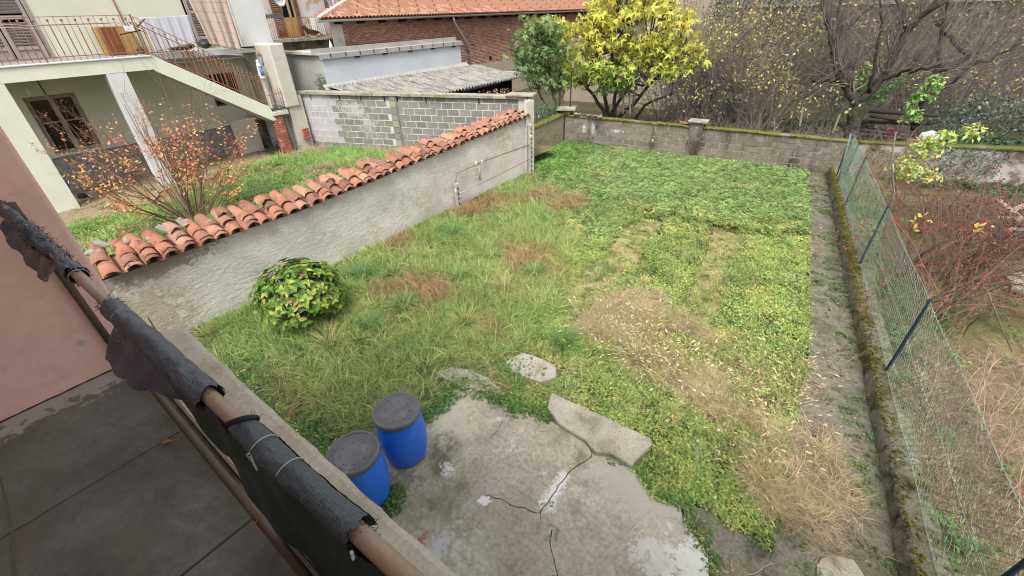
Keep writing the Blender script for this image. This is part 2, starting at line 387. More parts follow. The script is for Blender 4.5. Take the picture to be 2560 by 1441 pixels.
m_cmu = MAT('concrete_block', [A(128, 126, 120), A(148, 146, 140)], 8, bump=.6, bscale=70, bdist=.008, rnd=.14, local=False, fine=.2,
            stains=[(A(196, 194, 188), 3.2, .64, .70), (A(96, 92, 82), 1.1, .60, .75)],
            spots=[((-13.7, 8.9, 1.72), (.75, .5, .34), A(180, 182, 180), 1.5), ((-13.2, 9.05, 1.2), (.4, .3, .5), A(176, 178, 176), 1.8),
                   ((-8.62, 10.72, 1.95), (.05, .2, .12), A(176, 50, 60), 1.9), ((-8.72, 10.68, 1.72), (.05, .2, .2), A(186, 60, 70), 1.9), ((-8.6, 10.72, 1.5), (.06, .2, .1), A(176, 50, 60), 1.9)])
m_cmu_lav = MAT('smeared_block', [A(176, 172, 178), A(196, 192, 198)], 5, bump=.5, bscale=40, bdist=.01, rnd=.05, fine=.2, stains=[(A(140, 136, 134), 3, .56, .7), (A(156, 158, 196), 1.7, .6, .75)])
m_cmu_old = MAT('old_block', [A(112, 104, 92), A(138, 130, 116), A(124, 118, 104)], 5, bump=.7, bscale=60, bdist=.01, rnd=.15, fine=.28,
                stains=[(A(200, 198, 192), 2.3, .62, .67), (A(62, 56, 46), 1.2, .50, .66, (1, 1, .35)), (A(92, 82, 52), .8, .62, .78), (A(176, 178, 182), 4.7, .66, .70)],
                spots=[((-8.0, 14.85, .62), (.12, .3, .2), A(214, 214, 212), 1.8), ((-7.65, 14.9, .62), (.1, .3, .28), A(206, 206, 206), 1.9),
                       ((-6.7, 15.0, .62), (.25, .3, .1), A(196, 200, 206), 1.8), ((-4.0, 15.3, .4), (.35, .3, .4), A(76, 60, 40), 1.8)])
m_moss_top = MAT('mossy_coping', [A(78, 82, 40), A(112, 118, 48), A(84, 80, 56)], 3, bump=.9, bscale=60, bdist=.02, fine=.35, stains=[(A(136, 130, 112), 1.4, .52, .62), (A(70, 60, 44), 4, .62, .72)])
m_cop = MAT('coping_concrete', [A(124, 120, 100), A(166, 162, 146), A(186, 182, 168)], 3, bump=.7, bscale=60, bdist=.01, fine=.35, stains=[(A(106, 112, 56), 1.1, .56, .70), (A(82, 78, 66), 7, .60, .7)])
m_curb = MAT('curb', [A(112, 106, 84), A(156, 150, 128), A(96, 92, 62)], 5, bump=1.0, bscale=45, bdist=.03, fine=.45,
             stains=[(A(92, 84, 32), 2.2, .50, .62), (A(206, 204, 196), 11, .62, .67), (A(60, 54, 34), 3.5, .56, .68), (A(120, 122, 36), 3, .60, .68)])
m_moss = MAT('moss', [A(90, 92, 36), A(124, 126, 46), A(70, 70, 32)], 8, bump=1, bscale=60, bdist=.02, fine=.3)
m_green = MAT('green_plaster', [A(204, 206, 188), A(214, 216, 200)], .9, bump=.12, bscale=30, bdist=.004, fine=.04, stains=[(A(176, 178, 158), .7, .58, .8), (A(214, 216, 208), 2.1, .70, .73)])
m_green_l = MAT('pale_green_plaster', [A(218, 222, 202), A(230, 233, 216)], 1.2, bump=.15, bscale=30, bdist=.004, fine=.05, stains=[(A(226, 228, 222), 2.4, .62, .68), (A(180, 178, 156), 1.1, .66, .85)])
m_white = MAT('white_plaster', [A(206, 206, 206), A(222, 222, 222)], 1, bump=.1, bscale=30, bdist=.004, fine=.04, stains=[(A(186, 186, 182), .9, .64, .85)])
m_whiteb = MAT('white_building', [A(188, 194, 202), A(204, 208, 214)], .6, bump=.08, bscale=20, bdist=.004, fine=.05, stains=[(A(168, 172, 176), .8, .58, .8)])
m_grimy = MAT('grimy_plaster', [A(160, 160, 154), A(182, 182, 176)], 1.2, bump=.2, bscale=30, bdist=.005, fine=.1, stains=[(A(120, 120, 110), 1.5, .6, .8)],
              spots=[((-15.3, 8.9, 2.35), (.5, .9, .45), A(70, 74, 52), 1.2)])
m_oldplaster = MAT('old_plaster', [A(184, 180, 166), A(206, 202, 190), A(196, 190, 172)], 2, bump=.3, bscale=25, bdist=.008, fine=.1, stains=[(A(150, 144, 126), 1.6, .58, .75), (A(180, 120, 100), 3.3, .70, .73), (A(96, 100, 80), 1.1, .68, .85)])
m_stucco = MAT('roughcast', [A(168, 154, 134), A(186, 172, 154)], 3, bump=.8, bscale=30, bdist=.03, fine=.25, stains=[(A(140, 128, 110), .8, .55, .75)])
m_brick = MAT('red_brick', [A(180, 134, 120), A(196, 150, 134)], 6, bump=.5, bscale=60, bdist=.006, fine=.2, rnd=.12, attr='tint', stains=[(A(190, 160, 140), 1.3, .66, .75), (A(110, 80, 72), .8, .6, .8)])
m_brickj = MAT('brick_joint', [A(168, 140, 124), A(190, 164, 146)], 5, bump=.4, bscale=50, bdist=.006)
m_wwash = MAT('whitewashed_brick', [A(186, 184, 186), A(206, 204, 206)], 6, bump=.5, bscale=40, bdist=.01, rnd=.08, fine=.2, stains=[(A(150, 96, 84), 3, .62, .68), (A(130, 126, 124), 2, .6, .75)])
m_clad = MAT('grey_stone', [A(136, 132, 133), A(160, 156, 157)], 9, bump=.7, bscale=70, bdist=.008, rnd=.08, fine=.25)
m_corr = MAT('fibre_cement', [A(116, 113, 108), A(150, 147, 141), A(168, 165, 158)], 3, bump=.4, bscale=60, bdist=.006, fine=.3, stains=[(A(92, 88, 84), 4, .50, .62, (.22, 5.5, 1)), (A(70, 66, 64), 9, .60, .66, (.8, 1.6, 1)), (A(106, 104, 84), 1, .64, .8)])  # dark streaks painted down the slope stand in for groove shade
m_metal = MAT('sheet_metal', [A(150, 148, 144), A(176, 174, 170)], 2, rough=.45, bump=.05, fine=.05, spec=.5)
m_galv = MAT('galvanised', [A(166, 166, 170), A(186, 186, 188)], 3, rough=.4, bump=.05, fine=.08, spec=.5, metal=.4)
m_rust = MAT('rusty_paint', [A(140, 98, 72), A(164, 116, 86)], 6, rough=.7, bump=.2, bscale=50, bdist=.002, fine=.2, stains=[(A(110, 74, 54), 3, .6, .75)])
m_dark = PLAIN('dark_void', A(24, 22, 22), .9)
m_glassd = PLAIN('dark_glass', A(30, 30, 32), .12, .6)
m_wood = MAT('weathered_wood', [A(140, 128, 112), A(172, 162, 146)], 6, bump=.3, bscale=30, bdist=.004, stretch=(4, 4, .5), fine=.2)
m_shut = MAT('grey_shutter', [A(150, 142, 136), A(172, 166, 160)], 5, bump=.2, bscale=30, bdist=.003, fine=.15, stains=[(A(120, 108, 98), 3, .6, .75)])
m_brownwood = MAT('brown_wood', [A(116, 70, 44), A(140, 86, 54)], 5, bump=.2, bscale=30, bdist=.003, fine=.15)
m_ochre = MAT('ochre_wood', [A(168, 134, 84), A(188, 154, 100)], 4, bump=.15, bscale=30, bdist=.003, fine=.12)
m_pipe = MAT('old_paint_pipe', [A(150, 130, 108), A(172, 150, 126)], 5, rough=.5, bump=.12, bscale=40, bdist=.001, fine=.1, spec=.45, stains=[(A(170, 104, 60), 6, .66, .72), (A(110, 92, 78), 3, .62, .75)])
m_bark = MAT('bark', [A(52, 46, 42), A(80, 72, 66)], 12, bump=.8, bscale=50, bdist=.02, fine=.3, stains=[(A(92, 98, 34), 1.6, .60, .72)])
m_barkg = MAT('grey_bark', [A(110, 104, 96), A(140, 134, 126)], 10, bump=.6, bscale=50, bdist=.01, fine=.3)
m_leaf = LEAF('leaf'); m_leafg = LEAF('glossy_leaf', trans=.25, rough=.35, spec=.5)
m_cover = LEAF('cover_leaf', inst=True, trans=.3, spec=.18, rough=.7); m_blade = LEAF('grass_blade', inst=True, trans=.3)
m_twig = LEAF('twig', trans=0, rough=.85, spec=.1)

# ------------------------------------------------------------------ ground
NZ = 0.40      # level of the neighbour's yard beyond the tiled wall
def ground_sheet(name, poly, z, mat, label=None, kind='structure', thick=.05):
    o = MB().prism(ccw(poly), z-thick, z).build(name, mat); return props(o, label, None, None, kind)
far = MB().add([(-160, -60, -.30), (200, -60, -.30), (200, 330, -.30), (-160, 330, -.30)], [(0, 1, 2, 3)]).build('ground', m_far); props(far, kind='structure')
# own garden, gently uneven
def bumpy(name, x0, x1, y0, y1, z, amp, mat, step=.15, s=1.3):
    xs = np.arange(x0, x1+step, step); ys = np.arange(y0, y1+step, step); X, Y = np.meshgrid(xs, ys)
    Zz = z+amp*(vnoise(X, Y, s, 3)-.5)*2+amp*.5*(vnoise(X, Y, s*3.3, 5)-.5)*2
    nx, ny = len(xs), len(ys); i = np.arange(ny-1)[:, None]*nx+np.arange(nx-1)[None]
    Fc = np.stack([i, i+1, i+nx+1, i+nx], -1).reshape(-1, 4)
    o = link(name, fastmesh(name, np.stack([X, Y, Zz], -1), Fc, smooth=True), mat); return props(o, kind='structure')
bumpy('garden_soil', -9.2, 1.6, -.6, 16.2, -.02, .015, m_soil)
bumpy('yard_soil', -19.5, -7.95, -3, 12.8, NZ-.02, .02, m_yard)
bumpy('neighbour_garden_soil', 1.1, 16, -2, 24, -.05, .05, m_yard, .25)
bumpy('orchard_soil', -30, 30, 14.6, 44, -.12, .08, m_far, .5, .5)

def zpoly(pts, z=0.0, sc=1.0, o=(0, 0)): return [tuple(onz(o[0]+x/sc, o[1]+y/sc, z)[:2]) for x, y in pts]
def jag(poly, closed=True, amp=.012, step=.08):
    r = []; n = len(poly)
    for i in range(n if closed else n-1):
        a = np.array(poly[i]); b = np.array(poly[(i+1) % n]); L = np.linalg.norm(b-a); k = max(1, int(L/step))
        for j in range(k): q = a+(b-a)*j/k; r.append((q[0]+random.uniform(-amp, amp), q[1]+random.uniform(-amp, amp)))
    if not closed: r.append(tuple(poly[-1]))
    return r
PZ = .05
z3 = lambda pts, z=PZ: zpoly(pts, z, 2.844, (960, 940))
crackA = jag(z3([(1230, 345), (1430, 455), (1475, 560), (1400, 612), (1310, 690), (1262, 745), (1200, 840), (1100, 975), (1112, 1015), (1190, 1092), (1180, 1180), (1200, 1300), (1235, 1450), (1260, 1700)]), False, .012, .06)
off = lambda pts, d: [(x+d, y) for x, y in pts]
# left slab: outer rim from the wall of the house round to the crack
rimL = jag(z3([(430, 200), (500, 95), (620, 92), (700, 112), (800, 205), (960, 255), (1100, 275), (1215, 335)]), False, .02, .1)
leftpoly = [(-3.75, .40), (-3.3, 1.9)]+rimL+crackA+[(crackA[-1][0]+.1, .40)]
# notch for the second crack
patioL = MB().prism(ccw(leftpoly), -.05, PZ).build('patio', m_patio); props(patioL, kind='structure')
rimR = jag(z3([(1500, 545), (1610, 548), (1720, 620), (1800, 690), (1860, 790), (1990, 890), (2090, 900), (2130, 1020), (2200, 1100), (2310, 1250), (2330, 1425), (2300, 1700)]), False, .02, .1)
ca = [p for p in crackA[6:]]
rightpoly = off(ca, .012)[::-1]+rimR
patioR = MB().prism(ccw(rightpoly), -.05, PZ-.008).build('patio', m_patio); props(patioR, kind='structure')
# low mossy concrete beside the patio and its pale broken corner
patio_edge = jag(z3([(2100, 905), (2290, 950), (2560, 1120), (2900, 1330), (3200, 1425), (3300, 1700), (2200, 1700), (2330, 1425), (2310, 1250), (2200, 1100), (2140, 1020)], .01), True, .02)
ground_sheet('patio_edge', patio_edge, .012, m_path)
# path strip along the curb
path = jag([tuple(onz(x, y)[:2]) for x, y in [(2015, 445), (2018, 600), (2020, 760), (2022, 900), (1980, 1060), (1960, 1240), (1900, 1500)]], False, .03, .2)
path += [(3.2, .4), (2.2, 2.0), (1.62, 4.6), (1.3, 6.3), (.72, 10.9), (.1, 15.7), (-.6, 15.7)]
ground_sheet('garden_path', path, .02, m_path)
# hairline crack as a narrow dark slot of soil-filled joint
def slot(name, pts, w, z, mat, parent=None):
    m = MB(); pts = [np.array(p) for p in pts]; L = []; Rr = []
    for i, p in enumerate(pts):
        d = pts[min(i+1, len(pts)-1)]-pts[max(0, i-1)]; d /= np.linalg.norm(d)+1e-9; n = np.array([-d[1], d[0]]); k = w*(random.uniform(.3, 1.1) if 0 < i < len(pts)-1 else .1)
        L.append(p+n*k/2); Rr.append(p-n*k/2)
    vs = [(*p, z) for p in L]+[(*p, z) for p in Rr]; n = len(pts)
    return m.add(vs, [(i, n+i, n+i+1, i+1) for i in range(n-1)]).build(name, mat, parent)
m_crack = PLAIN('crack_soil', A(84, 76, 60), 1)
m_splash = MAT('white_splash', [A(232, 232, 230), A(244, 244, 242)], 8, bump=.3, bscale=40, bdist=.003)
slot('crack', jag(z3([(700, 850), (790, 870), (860, 884), (905, 920), (960, 935), (1000, 935), (1060, 965), (1100, 975)]), False, .01, .04), .012, PZ+.003, m_crack, patioL)
slot('crack', jag(z3([(1920, 965), (1800, 1070), (1700, 1160), (1600, 1250), (1490, 1360)]), False, .01, .05), .010, PZ-.004, MAT('pale_crack', [A(196, 190, 172), A(206, 200, 186)], 9), patioR)
slot('crack', jag(z3([(850, 300), (800, 400), (745, 460)]), False, .01, .05), .008, PZ+.003, m_crack, patioL)
def blob(name, cen, rx, ry, ang, z, mat, parent, seed=0, n=40, rag=.45):
    random.seed(seed); vs = []
    for k in range(n):
        a = 2*math.pi*k/n; r = 1+rag*random.uniform(-1, .6); x = rx*r*math.cos(a); y = ry*r*math.sin(a)
        vs.append((cen[0]+x*math.cos(ang)-y*math.sin(ang), cen[1]+x*math.sin(ang)+y*math.cos(ang), z))
    return MB().add(vs, [tuple(range(n))]).build(name, mat, parent)
c0 = onz(960+715/2.844, 940+885/2.844, PZ); blob('paint_splash', c0, .075, .055, 1.0, PZ+.003, m_splash, patioL, 3)
# long raised slab, and broken pieces in the grass
sp = z3([(1190, 112), (1300, 165), (1500, 260), (1700, 350), (1890, 440), (1905, 480), (1800, 590), (1760, 640), (1610, 545), (1500, 540), (1430, 448), (1235, 335), (1165, 225)], .12)
slab_polys = [sp]
o = MB().prism(ccw(jag(sp, True, .008, .12)), -.05, .12).build('concrete_slab', m_slab); bevel(o, .012, 1)
props(o, 'long raised concrete slab along the far edge of the cracked patio', 'slab')
z2 = lambda pts, z: zpoly(pts, z, 3.556, (1280, 700))
sp = z2([(95, 640), (200, 675), (330, 728), (395, 778), (388, 860), (300, 890), (255, 905), (100, 850), (0, 800), (-60, 720)], .10)
slab_polys.append(sp[1:8])
o = MB().prism(ccw(jag(sp, True, .005, .09)), -.05, .10).build('concrete_slab', m_slab); bevel(o, .012, 1)
props(o, 'broken concrete slab with pale pointed corner lying in the grass', 'slab')
sp = [tuple(onz(x, y, .07)[:2]) for x, y in [(1085, 935), (1130, 918), (1180, 925), (1230, 950), (1260, 985), (1200, 975), (1140, 960)]]
o = MB().prism(ccw(jag(sp, True, .012, .09)), -.05, .07).build('concrete_slab', m_slab)
props(o, 'small overgrown concrete slab between the patio tip and the grass', 'slab')
sp = [tuple(onz(x, y, .05)[:2]) for x, y in [(2040, 1410), (2075, 1385), (2135, 1400), (2160, 1441), (2150, 1500), (2050, 1490)]]
o = MB().prism(ccw(jag(sp, True, .015, .08)), -.02, .05).build('concrete_slab', m_slab)
props(o, 'pale concrete slab sunk in the path at the bottom edge', 'slab')

# ------------------------------------------------------------------ curb with chain-link fence (right boundary)
def curb_x(y): return 1.40-(y-6.24)*.1455            # fence line
root = empty('boundary_curb', (1.4, 6, 0), 'low mossy concrete curb carrying the green chain-link fence', 'curb')
ys = np.arange(.3, 15.75, .12); prof = []
vs = []; K = 9
for y in ys:
    xc = curb_x(y); w = .15; h = .23+.05*vnoise(y, 0, .7, 2)
    pr = [(-w-.03, -.1), (-w-.02, .06), (-w, h*.6), (-w+.01, h-.03), (-w+.05, h), (0, h+.01), (w-.05, h), (w, h-.04), (w, -.1)]
    for k, (a, b) in enumerate(pr):
        n1 = (vnoise(y*3, k, 2.0, 7)-.5)*.04+(vnoise(y*11, k, 2, 9)-.5)*.02
        vs.append((xc+a+n1, y, b+n1*.6))
fs = [(i*K+k, (i+1)*K+k, (i+1)*K+k+1, i*K+k+1) for i in range(len(ys)-1) for k in range(K-1)]
m = MB(); m.add(vs, [q[::-1] for q in fs], True); m.build('curb_body', m_curb, root)
# moss cushions
MV = []; tv = []; 
me_ico = bpy.data.meshes.new('cushion'); bmx = bmesh.new(); bmesh.ops.create_icosphere(bmx, subdivisions=1, radius=1); bmx.to_mesh(me_ico); bmx.free()
ico_v = np.array([v.co for v in me_ico.vertices]); ico_f = np.array([p.vertices[:] for p in me_ico.polygons])
def cushions(n, fn, name, parent, mat, smin=.015, smax=.05, flat=.5):
    P = []; S = []
    for _ in range(n):
        q = fn()
        if q is None: continue
        P.append(q); S.append(random.uniform(smin, smax))
    N = len(P); V, Fc, ow = stamp(ico_v*np.array([1, 1, flat]), ico_f, P, eul(rng.uniform(-.4, .4, N), rng.uniform(-.4, .4, N), rng.uniform(0, 6, N)), S)
    V += rng.normal(0, .004, V.shape)
    o = link(name, fastmesh(name, V, Fc), mat, parent); o['kind'] = 'stuff'; return o
random.seed(11)
def fcurb():
    y = random.uniform(1, 15.6); d = .22+.5*vnoise(y, 1, .8, 4)+(.6 if y > 8.5 else 0)
    if random.random() > d: return None
    return (curb_x(y)+random.choice([random.uniform(-.16, -.04), random.uniform(-.16, .1)]), y, .235+.05*vnoise(y, 0, .7, 2)+random.uniform(-.02, .01))
cushions(5200, fcurb, 'moss', root, m_moss, .006, .024, .45)

m_wire = PLAIN('green_wire', A(150, 178, 160), .5, .4); m_post = PLAIN('post_paint', A(64, 88, 100), .5, .4)
m_wired = PLAIN('dark_wire', A(74, 88, 84), .6, .3)
def chainlink(p0, p1, z0, z1, cell, r, sag=0.0):
    """diamond mesh: every wire a zig-zag of short kinked pieces"""
    p0 = np.array(p0, float); p1 = np.array(p1, float); L = np.linalg.norm(p1-p0); u = (p1-p0)/L; nrm = np.array([-u[1], u[0]]); Hh = z1-z0
    nrow = int(Hh/cell*1.7); n = int(L/cell); zz = np.linspace(z0, z1, nrow+1); paths = []
    for i in range(n):
        s = i*cell+(np.arange(nrow+1) % 2)*cell*.5
        s2 = s+cell*.5*0
        for off_ in (0,):
            off3 = rng.normal(0, .0012, nrow+1)
            xs = s+off_+off3; bow = sag*np.sin(np.linspace(0, math.pi, nrow+1))*math.sin(i*.13)
            zz2 = zz+rng.normal(0, .0012, nrow+1)+.01*math.sin(i*.21)
            bias = .0025*(1-2*(np.arange(nrow+1) % 2))
            paths.append(np.stack([p0[0]+u[0]*xs+nrm[0]*(bow+bias), p0[1]+u[1]*xs+nrm[1]*(bow+bias), zz2], -1))
            xs2 = i*cell+((np.arange(nrow+1)+1) % 2)*cell*.5*1.0+off3
    P = np.array(paths)
    # second family: mirrored zig-zag that meets its neighbours so the wires form diamonds
    Q = P.copy(); fl = (np.arange(nrow+1) % 2); s = cell-fl*cell
    Q[:, :, 0] += u[0]*s-nrm[0]*.003; Q[:, :, 1] += u[1]*s-nrm[1]*.003
    V1, F1, _ = tubes(P, r, 3); V2, F2, _ = tubes(Q-np.array([0, 0, 0.0]), r, 3)
    return np.concatenate([V1, V2]), np.concatenate([F1, F2+len(V1)])
fen = empty('chain_link_fence', (1.4, 6, .25), 'green chain-link fence with slanted-looking steel posts on the mossy curb', 'fence')
fa = (curb_x(-.4), -.4); fb = (curb_x(14.9), 14.9)
V, Fc = chainlink(fa, fb, .27, 1.38, .084, .0034, .02)
link('wire_mesh', fastmesh('wire_mesh', V, Fc), m_wire, fen)
for zz_ in (1.385, .82, .28):
    MB().tube([(curb_x(y)+.012*math.sin(y*3), y, zz_-.015*abs(math.sin((y-6.24)*math.pi/3.1))) for y in np.arange(-.4, 15, .25)], .0028, 4).build('tension_wire', m_wire, fen)
for y, dx in ((3.13, 0), (6.24, 0), (9.36, .01), (12.47, .03)):
    m = MB(); x = curb_x(y); m.box((x-.02, y-.003, .1), (x+.02, y+.003, 1.42)); m.box((x-.003, y-.02, .1), (x+.003, y+.02, 1.42)); m.build('post', m_post, fen)
m = MB(); m.tube([(.2, 14.35, .2), (.06, 14.6, 1.45)], .018, 6); m.build('post', MAT('grey_post', [A(110, 130, 132), A(130, 150, 150)], 9), fen)
m = MB(); m.tube([(.12, 14.95, .2), (.07, 14.75, 1.42)], .016, 6); m.build('post', m_post, fen)

# ------------------------------------------------------------------ block walls
def block_wall(root, a, b, z0, ztop, bl, bh, mat, depth, skip=lambda s, z: False, matfn=None, face=.007, joint=.026, kind='block', jit=.004, back=None):
    """a->b in plan; the seen face looks to the right-hand side of a->b; every block a part"""
    a = np.array(a, float); b = np.array(b, float); L = np.linalg.norm(b-a); u = (b-a)/L; n = np.array([u[1], -u[0]])
    proto = {}
    rows = int(round((ztop-z0)/bh)); cnt = 0
    for r in range(rows):
        z = z0+r*bh; s = -(r % 2)*bl*.5
        while s < L-.02:
            s0 = max(0, s); s1 = min(L, s+bl); w = round(s1-s0-joint, 2)
            if w > .05 and not skip((s0+s1)/2, z+bh/2):
                mt = matfn((s0+s1)/2, z+bh/2) if matfn else mat; v = cnt % 3; key = (w, v, mt.name)
                if key not in proto:
                    random.seed(hash(w)*7+v); mb = MB().box((-w/2, 0, 0), (w/2, .05, bh-joint), jit=jit); me = mb.mesh(kind); me.materials.append(mt); proto[key] = me
                c = a+u*(s0+s1)/2+n*(face-.05+random.uniform(-.003, .003))
                # local x along wall, local y towards the viewer
                place(kind, proto[key], frame((c[0], c[1], z+joint/2), (u[0], u[1], 0), (n[0], n[1], 0), (0, 0, 1)), root); cnt += 1
            s += bl
    return cnt
def wall_core(root, a, b, z0, z1, depth, mat, name='mortar', cap=None):
    a = np.array(a, float); b = np.array(b, float); L = np.linalg.norm(b-a); u = (b-a)/L; n = np.array([u[1], -u[0]])
    M = frame((a[0], a[1], 0), (u[0], u[1], 0), (n[0], n[1], 0), (0, 0, 1))
    return MB().box((0, -depth, z0), (L, 0, z1), M).build(name, mat, root), M, L

# wall A: grey blocks behind the tiled wall
A0, A1 = np.array([-15.75, 8.15]), np.array([-7.95, 11.10])
wA = empty('block_wall', (-11.8, 9.6, NZ), 'grey concrete-block wall with pale joints and a thin coping behind the tiled wall', 'wall')
core, MA, LA = wall_core(wA, A0, A1, -.1, 2.20, .20, m_mortar)
uA = (A1-A0)/LA
def pil(s): return 3.72 < s < 3.92
block_wall(wA, A0, A1, NZ-.2, 2.20, .395, .205, m_cmu, .2, skip=lambda s, z: pil(s),
           matfn=lambda s, z: m_cmu_lav if s < 1.55 and z > .7 else m_cmu)
MB().box((3.70, -.02, NZ-.2), (3.95, .05, 2.19), MA).build('pilaster', m_cmu, wA)
for k in range(9): MB().box((3.72, .05, NZ+.02+k*.205), (3.91, .062, NZ+.2+k*.205), MA, jit=.004).build('block', [m_cmu, MAT('yellow_block', [A(160, 152, 128), A(176, 168, 144)], 5)][k % 3 == 1], wA)
cap = MB()
for k in range(8):
    s0 = k*LA/8; cap.box((s0+.004, -.30, 2.20), (s0+LA/8-.004, .085+.01*(k % 3), 2.275), MA, jit=.004)
o = cap.build('coping', m_cop, wA)
bevel(MB().box((LA-.62, -.34, 2.276), (LA+.22, .16, 2.325), MA, jit=.006).build('corner_cap', m_cop, wA), .012)
# end pier plastered
o = MB().box((LA-.25, -.32, NZ-.5), (LA+.02, .04, 2.195), MA).build('pier', m_render, wA)
for s_ in (.62, 1.78, 2.6, 3.5, 3.98, 5.0, 6.8):
    MB().box((s_, .013, 2.02), (s_+.035, .017, 2.2), MA).build('weep_slot', m_dark, wA)

# wall B: old mossy block wall closing the garden, with its left return
B0, B1 = np.array([-8.80, 14.82]), np.array([.30, 15.80])
wB = empty('block_wall', (-4.2, 15.3, 0), 'old stained block wall with green moss along its top at the garden end', 'wall')
core, MBm, LB = wall_core(wB, B0, B1, -.3, 1.0, .22, m_mortar_d)
block_wall(wB, B0, B1, 0.0, .99, .43, .198, m_cmu_old, .2)
def mosscap(root, M, s0, s1, z, d0, d1, th, mat, n=60, seed=1):
    vs = []; fs = []
    for i in range(n+1):
        s = s0+(s1-s0)*i/n; r = lambda k: (vnoise(s*4, k, 1, seed)-.5)*.05
        for k, (a_, b_) in enumerate([(-d0, 0), (-d0, th*.8+r(1)*.6), (-(d0-d1)*.5, th+r(2)*.5), (d1*.7, th*.9+r(3)*.5), (d1+r(4), th*.3), (d1-.01, -.02)]):
            vs.append(M @ Vector((s, a_, z+b_)))
    for i in range(n):
        for k in range(5): fs.append((i*6+k, i*6+k+1, (i+1)*6+k+1, (i+1)*6+k))
    fs.append(tuple(range(6))[::-1]); fs.append(tuple(n*6+k for k in range(6)))
    return MB().add(vs, fs, True).build('coping', mat, root)
mosscap(wB, MBm, 0, 4.55, 1.0, .24, .04, .045, m_moss_top, 70, 1)
mosscap(wB, MBm, 5.0, LB, 1.0, .24, .04, .045, m_moss_top, 60, 2)
random.seed(21)
def fB():
    s = random.uniform(0, LB)
    if 4.6 < s < 5.0 or vnoise(s, 0, 1.3, 8) < .35: return None
    v = MBm @ Vector((s, random.uniform(-.24, .06), 1.05)); return tuple(v-Vector((0, 0, .02)))
cushions(1500, fB, 'moss', wB, m_moss, .015, .045)
MB().box((4.58, -.26, -.1), (4.98, .06, 1.17), MBm).build('pier', m_cmu_old, wB)
bevel(MB().box((4.48, -.34, 1.17), (5.08, .13, 1.225), MBm, jit=.004).build('pier_cap', m_cop, wB), .008)
C0, C1 = np.array([-8.42, 11.2]), np.array([-8.86, 14.80])
wC = empty('block_wall', (-8.6, 13, 0), 'short low block wall with mossy top joining the rendered wall to the corner', 'wall')
core, MC, LC = wall_core(wC, C0, C1, -.3, 1.03, .22, m_mortar_d)
m_cmu_y = MAT('yellowish_block', [A(132, 126, 106), A(158, 150, 128)], 5, bump=.6, bscale=60, bdist=.01, rnd=.12, fine=.25, stains=[(A(84, 76, 60), 1.1, .58, .72), (A(190, 188, 176), 3, .66, .71)])
block_wall(wC, C0, C1, 0.0, 1.03, .40, .205, m_cmu_y, .2)
mosscap(wC, MC, 0, LC, 1.03, .24, .04, .045, m_moss_top, 40, 4)
def fC():
    v = MC @ Vector((random.uniform(.5, LC), random.uniform(-.22, .04), 1.08)); return tuple(v)
cushions(500, fC, 'moss', wC, m_moss, .015, .04)
# corner pile of broken cap stones
cp = empty('cap_stone_pile', (-8.8, 14.85, 1.05), 'broken pale cap stones stacked on the wall corner before the fig tree', 'stones')
m = MB(); M = Matrix.Translation((-8.85, 14.95, 1.22)) @ Euler((.04, -.05, .4)).to_matrix().to_4x4()
bevel(MB().box((-.36, -.3, 0), (.36, .3, .045), M, .02).build('cap_stone', m_cop, cp), .01)
M = Matrix.Translation((-8.85, 14.95, 1.08)) @ Euler((-.03, .05, .1)).to_matrix().to_4x4()
bevel(MB().box((-.22, -.2, 0), (.22, .2, .13), M, .02).build('pier_stone', m_cmu_old, cp), .01)
for k in range(7):
    M = Matrix.Translation((-8.4+k*.17, 14.9+random.uniform(-.05, .05), 1.09)) @ Euler((random.uniform(-.3, .3), random.uniform(-.3, .3), random.uniform(0, 3))).to_matrix().to_4x4()
    MB().box((-.08, -.06, 0), (.08, .06, .05), M, .02).build('rubble', [m_cop, m_cmu_old, m_terra][k % 3], cp)
# broken brick on the wall B
M = Matrix.Translation(tuple(MBm @ Vector((4.3, -.12, 1.07)))) @ Euler((.05, 0, .2)).to_matrix().to_4x4()
o = MB().box((-.13, -.07, 0), (.13, .07, .05), M, .008).build('loose_brick', m_terra); props(o, 'loose pinkish brick lying on the wall top left of the square pier cap', 'brick')

# fences of thin mesh on top of walls B and C
fe2 = empty('chain_link_fence', (-4, 15.6, 1.05), 'dark thin chain-link fence standing behind the old wall at the garden end', 'fence')
V, Fc = chainlink(MBm @ Vector((0, -.28, 0)).xyz if False else tuple((MBm @ Vector((0, -.28, 0)))[:2]), tuple((MBm @ Vector((LB+9, -.28, 0)))[:2]), 1.0, 2.0, .085, .0022)
link('wire_mesh', fastmesh('wire_mesh', V, Fc), m_wired, fe2)
MB().tube([tuple(MBm @ Vector((s, -.28, 2.0-.02*abs(math.sin(s*1.3))))) for s in np.arange(0, LB+9, .4)], .004, 4).build('tension_wire', m_wired, fe2)
for s in (.05, 2.45, 4.78, 7.4, 10, 13): 
    p = MBm @ Vector((s, -.28, 0)); MB().box((p.x-.02, p.y-.02, .9), (p.x+.02, p.y+.02, 2.08 if s > .1 else 2.5)).build('post', PLAIN('rusty_post', A(74, 62, 54)), fe2)
fe3 = empty('chain_link_fence', (-8.7, 13, 1.05), 'chain-link fence on the short mossy wall beside the green fig', 'fence')
V, Fc = chainlink(tuple((MC @ Vector((.2, -.2, 0)))[:2]), tuple((MC @ Vector((LC, -.2, 0)))[:2]), 1.05, 1.75, .075, .0017)
link('wire_mesh', fastmesh('wire_mesh', V, Fc), m_wire, fe3)
MB().tube([tuple(MC @ Vector((s, -.2, 1.75))) for s in np.arange(.2, LC, .3)], .004, 4).build('tension_wire', m_wired, fe3)

